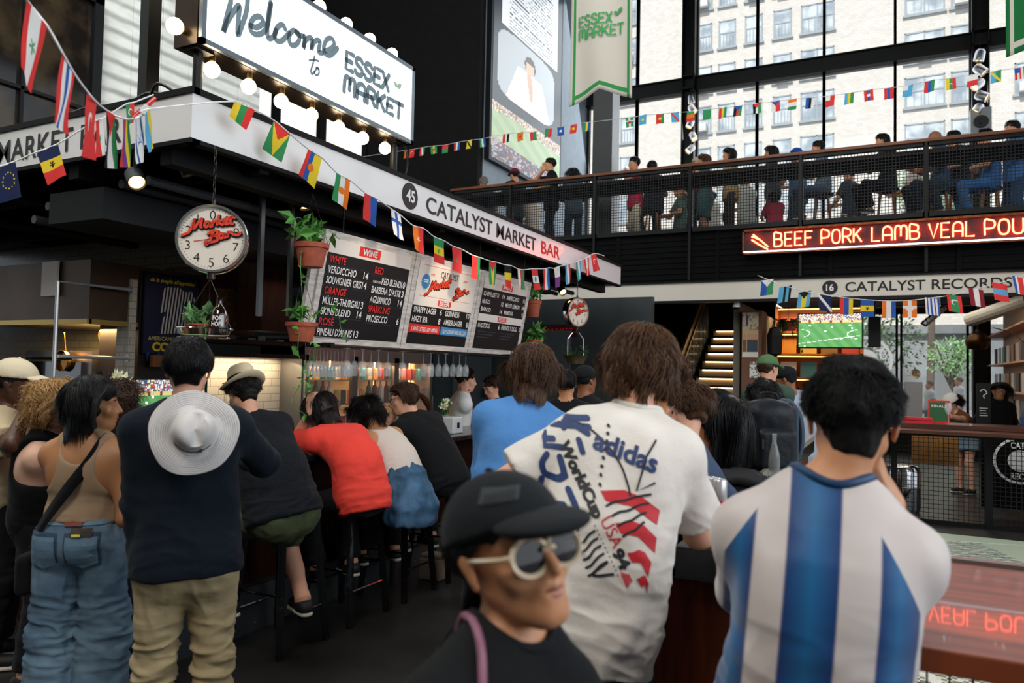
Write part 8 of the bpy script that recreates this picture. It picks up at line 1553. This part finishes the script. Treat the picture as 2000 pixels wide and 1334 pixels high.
pon = seated('man in black t-shirt and glasses with brown hair tied in a ponytail, fourth stool', 4.97, (806, 770), X=-3.38, yaw=76, hy=42, hp=-4, hgt=1.78, skin='light', res=.008, girth=1.05, arms=dict(l=dict(w=onX(768, 812, -3.6), h=(-1, .2, -1.2), d=(.1, .2, 1), p=(.5, -.5, 0), c=.7), r=dict(w=(-3.75, 5.3, 1.15), h=(1, -.3, -1))),
  top=dict(m=cl('black_tee', '111214'), hem=.10, sl=.75, res=.0085, wr=.008, bulk=1.1, seed=14), bottom=dict(m=cl('dark_trousers', '15161a'), res=.014), hair=dict(col='4a2f1e', ln=.08, vol=.004, n=4000, low=-.05, fall=.15, sweep=2.0, wid=.0016))
glasses(pon, '4a3a30', lens='c8c8c8', r=.022, th=.002, la=.15)
bun_hair(pon, '4a2f1e', 0, 0, pts=[(0, -.10, .0), (0.01, -.135, -.02), (.03, -.16, -.08), (.05, -.15, -.17)], rr=[.012, .02, .026, .006], n=300)
# --- left group at the bar corner
cm = person('man in cream cap and pale yellow t-shirt, hand at mouth, left edge', 0, yaw=radians(-42), hgt=1.80, hw=at(12, 748, 4.1), pw=(*at(2, 950, 4.15)[:2], .93), slouch=8, skin='dark', res=.009, head=(-8, -6, 0), arms=dict(r=dict(w=at(50, 800, 3.95), h=(1, -.5, -1.4), d=(-.3, .1, 1), c=.8), l=dict(w=at(60, 905, 4.3), h=(-1, .2, -1))),
  top=dict(m=cl('cream_tee', 'b8a888'), hem=.12, sl=.7, res=.009, es=.025), bottom=dict(m=cl('dark_trousers', '15161a'), res=.014), hair=dict(col='0b0908', ln=.02, vol=.003, n=600, low=-.04)); hat_cap(cm, 'c9bca0', vol=.012)
bl_ = person('woman with curly blonde hair and sunglasses on her head, black sleeveless dress, facing right', 0, yaw=radians(-42), sex='f', hgt=1.70, hw=at(92, 792, 3.85), pw=(*at(80, 1000, 3.9)[:2], .9), slouch=6, skin='pale', res=.008, head=(-14, -12, 0), girth=1.1, arms=dict(r=dict(w=at(140, 905, 4.0), h=(1, -.8, -1.2)), l=dict(w=at(130, 900, 4.2), h=(-1, 0, -1))),
  top=dict(m=cl('black_dress', '08080a'), hem=.3, sl=0, ease=.008, res=.009, boxy=1, neck=.07), bottom=dict(m=cl('dark_trousers', '15161a'), res=.014), hair=dict(col='c79c62', col2='8a6438', ln=.16, vol=.035, curl=.8, wave=.6, n=5000, low=-.07, sweep=1.4)); glasses(bl_, '1a1214', lens='181214', r=.026, th=.003, on=.085)
cu = person('woman with long curly brown hair, pink floral dress, behind the tank-top woman', 0, yaw=radians(10), sex='f', hgt=1.64, hw=at(222, 800, 3.75), pw=(*at(236, 1010, 3.8)[:2], .88), skin='light', res=.010, head=(-20, 0, 0), arms=dict(r=dict(w=at(250, 960, 4.0), h=(1, -1, -1))), top=dict(m=cl('pink_floral', '8a4a5c', var=1, vscale=26, col2='3a3f4a', edge=(.45, .55)), hem=.3, boxy=1, sl=.3, res=.010), bottom=dict(m=cl('grey_denim', '2a3a48'), res=.014), hair=dict(col='3a2216', ln=.26, vol=.04, curl=.8, wave=.6, n=4000, low=-.07))
# --- around the black counter
blu = person('man with wavy brown hair in light blue button shirt, left of the tall man', 0, yaw=radians(30), hgt=1.80, hw=at(1036, 726, 3.45), pw=(*at(990, 1060, 3.3)[:2], .93), slouch=6, girth=1.08, skin='light', res=.007, head=(-10, -4, 0), arms=dict(l=dict(w=at(965, 1000, 3.65), h=(-.4, -1, -.5)), r=dict(w=at(1080, 960, 3.7), h=(.4, -1, -.6))),
  top=dict(m=cl('chambray_blue', '4f83bd'), hem=.16, sl=1.8, res=.0075, wr=.009, es=.022, seed=31, collar=1, neck=.062), bottom=dict(m=cl('dark_trousers', '15161a'), res=.014), hair=dict(col='3c281a', col2='5e402a', ln=.12, vol=.03, curl=.2, wave=.25, n=6000, low=-.075, fall=.35, cf=20))
nvy = person('young man with tousled brown hair and navy t-shirt, elbow on the black counter', 0, yaw=radians(48), hgt=1.76, hw=at(1342, 795, 3.45), pw=(-.98, 3.2, .90), slouch=10, skin='light', res=.0075, head=(14, -6, 0), arms=dict(r=dict(w=at(1340, 962, 3.7), h=(1.2, -.2, -1), d=(-1, .3, 0)), l=dict(w=at(1300, 960, 3.8), h=(-1, -.2, -1))),
  top=dict(m=cl('navy_tee', '3a4760'), hem=.14, sl=.55, res=.0075, wr=.010, es=.024, seed=41), bottom=dict(m=cl('dark_trousers', '15161a'), res=.014), hair=dict(col='5a3b24', col2='3c2616', ln=.07, vol=.026, curl=.5, wave=.2, n=5000, low=-.06, cf=32))
bh = person('woman with long straight black hair and a brown top, back turned at the black counter', 0, yaw=radians(40), sex='f', hgt=1.62, hw=at(1396, 812, 4.05), pw=(-1.14, 3.95, .88), skin='tan', res=.009, arms=dict(r=dict(w=at(1440, 930, 4.2), h=(1, -.6, -1))), top=dict(m=cl('brown_top', '7a4a2c'), hem=.15, sl=1.4, res=.010, wr=.008), bottom=dict(m=cl('dark_trousers', '15161a'), res=.014), hair=dict(col='0a0a0d', ln=.34, vol=.022, n=5500, low=-.07, fall=.75, rough=.28, wid=.0016))
cw = person('man with dark curly hair in a cream t-shirt sitting behind the big black backpack', 0, yaw=radians(20), hgt=1.76, hw=at(1476, 782, 4.75), pw=(-1.1, 4.85, .84), skin='light', res=.009, head=(-22, 0, 0), top=dict(m=cl('cream_shirt', 'cfc2b0'), hem=.14, sl=.7, res=.009), bottom=dict(m=cl('dark_trousers', '15161a'), res=.014), hair=dict(col='17110f', ln=.06, vol=.022, curl=.8, n=4000, low=-.06))
gcp = person('man in green cap and dark green t-shirt facing the record shelves', 0, yaw=radians(-10), hgt=1.80, hw=at(1500, 722, 7.2), pw=(*at(1510, 900, 7.2)[:2], .93), skin='light', res=.012, head=(-20, -14, 0), arms=dict(r=dict(w=at(1530, 840, 7.5), h=(1, -1, -1))), top=dict(m=cl('forest_tee', '3c4f44'), hem=.14, sl=.7, res=.012), bottom=dict(m=cl('black_trousers', '0c0c10'), res=.014), hair=dict(col='3a2417', ln=.03, vol=.004, n=600, low=-.05)); hat_cap(gcp, '4f7048', vol=.012)
bcp = person('man in black cap and light grey t-shirt browsing beside the record shelves', 0, yaw=radians(60), hgt=1.76, hw=at(1541, 742, 7.6), pw=(*at(1572, 890, 7.6)[:2], .92), skin='brown', res=.012, head=(20, -12, 0), arms=dict(l=dict(w=at(1538, 860, 7.6), h=(-1, -1, -1))), top=dict(m=cl('grey_tee', '9aa0ac'), hem=.16, sl=.7, res=.012, boxy=1), bottom=dict(m=cl('black_trousers', '0c0c10'), res=.014), hair=dict(col='0b0908', ln=.02, vol=.004, n=500, low=-.05)); hat_cap(bcp, '111214', vol=.012)
wt = person('man in white t-shirt resting his chin on his hand beyond the bar counter', 0, yaw=radians(-50), hgt=1.76, hw=at(907, 742, 8.0), pw=(*at(890, 850, 8.0)[:2], .90), skin='light', res=.011, head=(-6, -8, 0), arms=dict(r=dict(w=at(905, 775, 7.9), h=(1, -.2, -1.5), d=(-.2, .1, 1), c=.7), l=dict(w=at(905, 800, 8.0), h=(-.6, -.2, -1))), top=dict(m=cl('white_tee_plain', 'e6e2dc'), hem=.14, sl=.7, res=.011), bottom=dict(m=cl('black_trousers', '0c0c10'), res=.014), hair=dict(col='2a1a12', ln=.05, vol=.014, curl=.3, n=1800, low=-.05))
bd = person('woman in black dress with hair up looking down beyond the bar counter', 0, yaw=radians(150), sex='f', hgt=1.66, hw=at(964, 755, 8.3), pw=(*at(965, 850, 8.3)[:2], .87), skin='light', res=.011, head=(0, -28, 0), top=dict(m=cl('black_dress', '08080a'), hem=.3, sl=0, ease=.008, res=.011, boxy=1, neck=.08), bottom=dict(m=cl('black_trousers', '0c0c10'), res=.016), hair=dict(col='3a241a', ln=.05, vol=.008, n=1200, low=-.04, sweep=2))
bc_ = person('man in black cap with small pins, only his head showing left of the tall man', 0, yaw=radians(-20), hgt=1.74, hw=at(1144, 745, 6.6), pw=(*at(1140, 900, 6.6)[:2], .9), skin='brown', res=.012, top=dict(m=cl('black_tee', '111214'), hem=.14, res=.012), bottom=dict(m=cl('black_trousers', '0c0c10'), res=.016), hair=dict(col='0b0908', ln=.02, vol=.004, n=400)); hat_cap(bc_, '0f1114', vol=.015)
dk = person('person with short dark hair in the dim crowd, left of the black cap', 0, yaw=radians(20), hgt=1.72, hw=at(1106, 752, 6.2), pw=(*at(1106, 900, 6.2)[:2], .9), skin='tan', res=.012, top=dict(m=cl('black_tee', '111214'), hem=.14, res=.012), bottom=dict(m=cl('black_trousers', '0c0c10'), res=.016), hair=dict(col='120d0c', ln=.04, vol=.012, n=900))
pu = person('dark-haired person in a plum shirt, half hidden between the tall man and the navy shirt', 0, yaw=radians(60), hgt=1.68, hw=at(1290, 772, 4.9), pw=(*at(1285, 930, 4.9)[:2], .9), skin='tan', res=.011, top=dict(m=cl('plum_shirt', '4a2a3e'), hem=.14, sl=1.5, res=.011), bottom=dict(m=cl('black_trousers', '0c0c10'), res=.016), hair=dict(col='140e0d', ln=.05, vol=.012, n=900))
wc = person('woman in white cap and brown top leaning on the far ledge', 0, yaw=radians(130), sex='f', hgt=1.66, hw=at(1866, 782, 10.9), pw=(*at(1885, 890, 11.0)[:2], .88), skin='light', res=.012, slouch=10, head=(-6, -16, 0), arms=dict(l=dict(w=at(1850, 812, 10.5), h=(-1, -.6, -.6), d=(-1, .3, 0)), r=dict(w=at(1830, 812, 10.8), h=(1, 0, -1))), top=dict(m=cl('rust_top', '6a3c26'), hem=.1, sl=.2, res=.012), bottom=dict(m=cl('pale_denim', '7a8c9a'), ty='skirt', len=.5, res=.012), hair=dict(col='140e0d', ln=.16, vol=.004, n=1200, bsw=1.0)); hat_cap(wc, 'dcd6cc', vol=.026)
lh = person('long-haired man with glasses, beard and black clothes at the right edge, facing the camera', 0, yaw=radians(195), hgt=1.78, hw=at(1950, 765, 11.5), pw=(*at(1948, 880, 11.5)[:2], .93), skin='tan', res=.011, top=dict(m=cl('black_tee', '111214'), hem=.14, sl=1.5, res=.011), bottom=dict(m=cl('black_trousers', '0c0c10'), res=.016), hair=dict(col='120c0b', ln=.34, vol=.016, n=3000, fall=.7, sweep=3.0, front=-.03)); glasses(lh, '5a4438', lens='c8c8c8', r=.022, th=.002, la=.1)
sb2 = person('person in a blue pinstriped shirt cut off by the right edge of the photo', 0, yaw=radians(60), hgt=1.80, hw=at(2030, 745, 10.4), pw=(*at(2010, 880, 10.4)[:2], .93), skin='light', res=.012, top=dict(m=cl('pinstripe_blue', '4f6a92', var=.5, vscale=60, stretch=(6, 6, .2)), hem=.14, sl=1.5, res=.012), bottom=dict(m=cl('black_trousers', '0c0c10'), res=.016), hair=dict(col='120c0b', ln=.04, n=700))
for i, (x, y, D, c_, lb) in enumerate(((1872, 745, 22.5, 'e8e8e8', 'passer-by in white outside the shop window, right side'), (1815, 752, 22.0, 'd8dcd8', 'pale-clothed passer-by outside the shop window, nearer the middle mullion'))):
    person(lb, -.05, yaw=radians(110), hgt=1.74, hw=at(x, y, D), pw=(*at(x, 800, D)[:2], .88), skin='light', res=.02, face=0, top=dict(m=cl('bright_'+c_, c_), hem=.14, res=.02), bottom=dict(m=cl('pale_denim', '7a8c9a'), res=.02), hair=dict(col='8a7a6a', ln=.03, n=300))
mb = MB(); p_ = at(1788, 730, 19.8-1.6); mb.lathe([(.012, -.5), (.015, -.2), (.04, -.06), (.12, .0), (.115, .0), (.03, -.07), (0, -.1)], n=24, R=np.column_stack([unit(np.cross((.4, -1, .1), (0, 0, 1))), unit(np.cross(np.cross((.4, -1, .1), (0, 0, 1)), (.4, -1, .1)))*-1, unit((.4, -1, .1))])); thing('gramophone_horn', mb, mat('horn_brass', 'd8c090', rough=.3, metal=.7), 'pale brass horn in the shop window right of the middle mullion', 'horn', loc=p_, smooth=True)
mb = MB(); mb.bb(-.2, .2, -.15, .15, 0, p_[2]-.2); thing('display_plinth', mb, WF, 'white plinth under the brass horn in the shop window', 'plinth', loc=(p_[0]-.05, p_[1]+.1, 0))
# --- backpack
q = pz(1498, 925); bp = empty('backpack', (q[0], q[1]+.05, 1.10), 'large black and slate backpack standing on the black counter', 'backpack', rz=radians(35)); BKM = cl('backpack_black', '12151a', rough=.5); BKS = cl('backpack_slate', '2f3f4e', rough=.55)
S = SDF(); S.box((0, 0, .20), (.15, .085, .20), rd=.07); S.ell((0, 0, .33), (.13, .085, .09), k=.05); sdf_obj('main_compartment', S, .007, BKM, bp, lambda V: .004*nz(V, 14, 3)); S = SDF(); S.box((0, -.095, .14), (.12, .035, .12), rd=.04); sdf_obj('front_pocket', S, .007, BKM, bp); S = SDF(); S.box((-.16, -.01, .12), (.03, .06, .1), rd=.03); sdf_obj('side_pocket', S, .008, BKM, bp); S = SDF(); S.box((.145, .02, .2), (.02, .07, .18), rd=.02); sdf_obj('side_panel', S, .007, BKS, bp)
for sg in (-1, 1): mb = MB(); mb.tube(smoothpath([(.1, sg*.03+.09, .36), (.17, sg*.03+.12, .40), (.23, sg*.03+.10, .30), (.22, sg*.03+.08, .12), (.14, sg*.03+.08, .02)]), [.01]+[.02]*23+[.008], 8); mb.build('shoulder_strap', BKS, bp, smooth=True)
mb = MB(); mb.tube(smoothpath([(-.05, .03, .40), (-.03, .03, .45), (.05, .03, .45), (.07, .03, .40)]), .009, 6); mb.build('grab_handle', BKM, bp, smooth=True); mb = MB(); mb.tube([(-.1, -.13, .2), (-.1, -.132, .15)], .004, 5); mb.build('zip', STEEL, bp)
# --- people on the balcony
def mezz(lab, x, y, yaw, top, bot, hair, sex='m', zt=None, sit=False, skin='tan', tl=.7, bt='pants', bl3=1.9, capc=None, hln=.04, vol=.012, hp=-5, arms=None, hg=None, Yo=None):
    hg = hg or (1.64 if sex == 'f' else 1.76); hz = zt or (ZM+(.80+.06+.66*hg/1.75 if sit else .925*hg)); q = onZ(x, y, hz); q = np.array((q[0], max(q[1], 12.75), hz)); q = onY(x, y, Yo or q[1]) if (Yo or q[1] <= 12.76) else q
    pzz = (ZM+.80) if sit else q[2]-.72*hg/1.75
    I_ = person(lab, ZM, yaw=radians(yaw), sex=sex, hgt=hg, hw=q, pw=(q[0]+.02, q[1], pzz), skin=skin, res=.015, face=0 if y > 0 else 1, head=(0, hp, 0), legs='sit' if sit else 'stand', slouch=8 if sit else 2, arms=arms or dict(l=dict(t=(-.1, .30, pzz-ZM+.2), h=(-1, -.2, -1)), r=dict(t=(.12, .34, pzz-ZM+.24), h=(1, -.2, -1))),
        top=dict(m=cl('cloth_'+top, top), hem=.14, sl=tl, res=.015), bottom=dict(m=cl('cloth_'+bot, bot), ty=bt, len=bl3, res=.016), hair=dict(col=hair, ln=hln, vol=vol, n=500, wid=.004, low=-.06) if hair else None)
    if capc: hat_cap(I_, capc, vol=.014)
    if sit:
        s3 = empty('wooden_stool', (q[0]+.02, q[1], ZM), 'wooden stool under the '+lab.split(',')[0].replace(' seated', '').replace(' on a wooden stool', '').replace(' on a stool', '').replace(' clothes on the balcony', ' clothes'), 'stool', 'wooden-legged stools on the balcony'); mb_ = MB(); mb_.lathe([(.16, .66), (.18, .68), (.18, .70), (.15, .72), (0, .72)], n=18); mb_.build('seat', INK, s3, smooth=True)
        for a in (.785, 2.356, 3.927, 5.498): m2 = MB(); m2.tube([(.12*cos(a), .12*sin(a), .68), (.2*cos(a), .2*sin(a), 0)], .018, 6); m2.build('leg', mat('stool_oak', '8a4f2a', rough=.5), s3)
        m2 = MB(); m2.tube([(.17*cos(a), .17*sin(a), .25) for a in np.linspace(0, 2*pi, 13)], .009, 5, cap=False); m2.build('footring', STEEL, s3)
    return I_
mezz('grey-haired man on the balcony, farthest left before the alcove wall', 945, 358, 40, '2a2c30', '1c1c20', '8a8078', hln=.03, Yo=12.8)
mezz('person in maroon cap and dark jacket on the balcony', 1006, 342, 60, '24262a', '14161a', '1a1412', capc='6a2434')
mezz('man in black t-shirt and glasses raising a hand to his mouth on the balcony', 1076, 322, 120, '0c0c0e', '0e0e12', '120d0c', arms=dict(r=dict(t=(.02, .16, 1.52), h=(1, .3, -1), d=(0, -.1, 1)), l=dict(t=(-.2, .3, 1.1), h=(-1, 0, -1))))
mezz('long-haired woman in blue-grey shirt on the balcony, right of the man in black', 1120, 340, 40, '3f4c58', '2c3a48', '120d0c', 'f', tl=1.7, hln=.28)
mezz('woman in a white top and white trousers standing behind the balcony mesh, left part', 1040, 385, 60, 'd0c2b0', 'dfe2e4', '2a1a14', 'f', zt=5.25)
mezz('man in red shirt and beige trousers on the balcony', 1240, 320, 130, 'b82440', 'd0c4a8', '0e0b0b', arms=dict(l=dict(t=(-.05, .2, 1.45), h=(-1, .2, -1)), r=dict(t=(.2, .3, 1.1), h=(1, 0, -1))))
mezz('man in dark shirt seated with his back to the rail, right of the red shirt', 1275, 326, 30, '16181e', '12141a', '0e0b0b', sit=True, skin='brown')
mezz('person in blue jeans standing behind the mesh, right of the seated dark-shirted man', 1328, 372, 120, '5a7468', '2f5a86', '1a1210', zt=5.2)
mezz('person in beige knit cap on the balcony', 1361, 322, 20, '2a2420', '1c1a18', None, capc='b0a48c')
mezz('woman with brown hair and patterned teal dress beside the beige cap', 1376, 314, 100, '3a5a5e', '3a5a5e', '5a3420', 'f', bt='skirt', bl3=.9, hln=.2)
mezz('child in white top and pink shorts behind the balcony mesh', 1392, 385, 60, 'e0dad0', 'b84a5c', '3a2418', 'f', zt=4.98, hg=1.3)
mezz('woman with a dark ponytail in tan top on the balcony, left of the plum shirt', 1425, 302, 110, 'a88a5c', '3a2c26', '120d0c', 'f', hln=.2)
mezz('person in pale shirt and beige trousers behind the mesh, mid balcony', 1456, 350, 60, 'c8d0c8', 'c0b49c', '1a1412', zt=5.2)
mezz('dark-haired woman in black top on the balcony, above the child in red', 1507, 298, 90, '2a2c34', '3a4450', '120d0c', 'f', hln=.2, Yo=13.4)
mezz('little girl with dark hair in a bright red dress beside the railing', 1512, 385, 30, 'c8324a', 'c8324a', '140e0d', 'f', zt=4.85, hg=1.25, bt='skirt', bl3=.95, hln=.18, Yo=12.78)
mezz('person in blue cap on the balcony', 1556, 304, 60, '3a5a78', '2a3a4a', '1a1412', capc='1f4a9a')
mezz('person in grey shirt with dark bun seated on a wooden stool', 1604, 288, 100, '5c6e7a', '44566a', '120d0c', 'f', sit=True, vol=.016)
mezz('person in dark top and pale patterned shorts behind the mesh, right of the grey shirt', 1660, 340, 60, '2c3440', 'c8cab8', '140e0d', zt=5.3, bt='shorts', bl3=1.0)
mezz('woman with black bob and glasses in dark clothes seated on a stool', 1729, 275, 117, '101216', '16181c', '0c0a0a', 'f', sit=True, hln=.12, vol=.02)
mezz('person in white patterned shirt behind the mesh, right of the woman with the bob', 1782, 320, 90, 'dccac0', '3a3a42', '3a2418', zt=5.35)
mezz('bald man in slate blue shirt seated on the balcony', 1832, 270, 110, '2a4054', '1c2430', None, sit=True, skin='brown')
mezz('dark-haired man in black seated next to the bald man', 1868, 270, 110, '14171c', '24303c', '0c0a0a', sit=True)
mezz('person with black rounded hair and blue patterned clothes on the balcony, right part', 1930, 266, 100, '2f5a8c', '3468a0', '0c0a0a', sit=True, vol=.02)
mezz('man with dark curly hair in a blue floral shirt, topmost at the right edge', 1978, 252, 120, '3a6aa0', '2c4868', '1a1210', vol=.024, hln=.05)
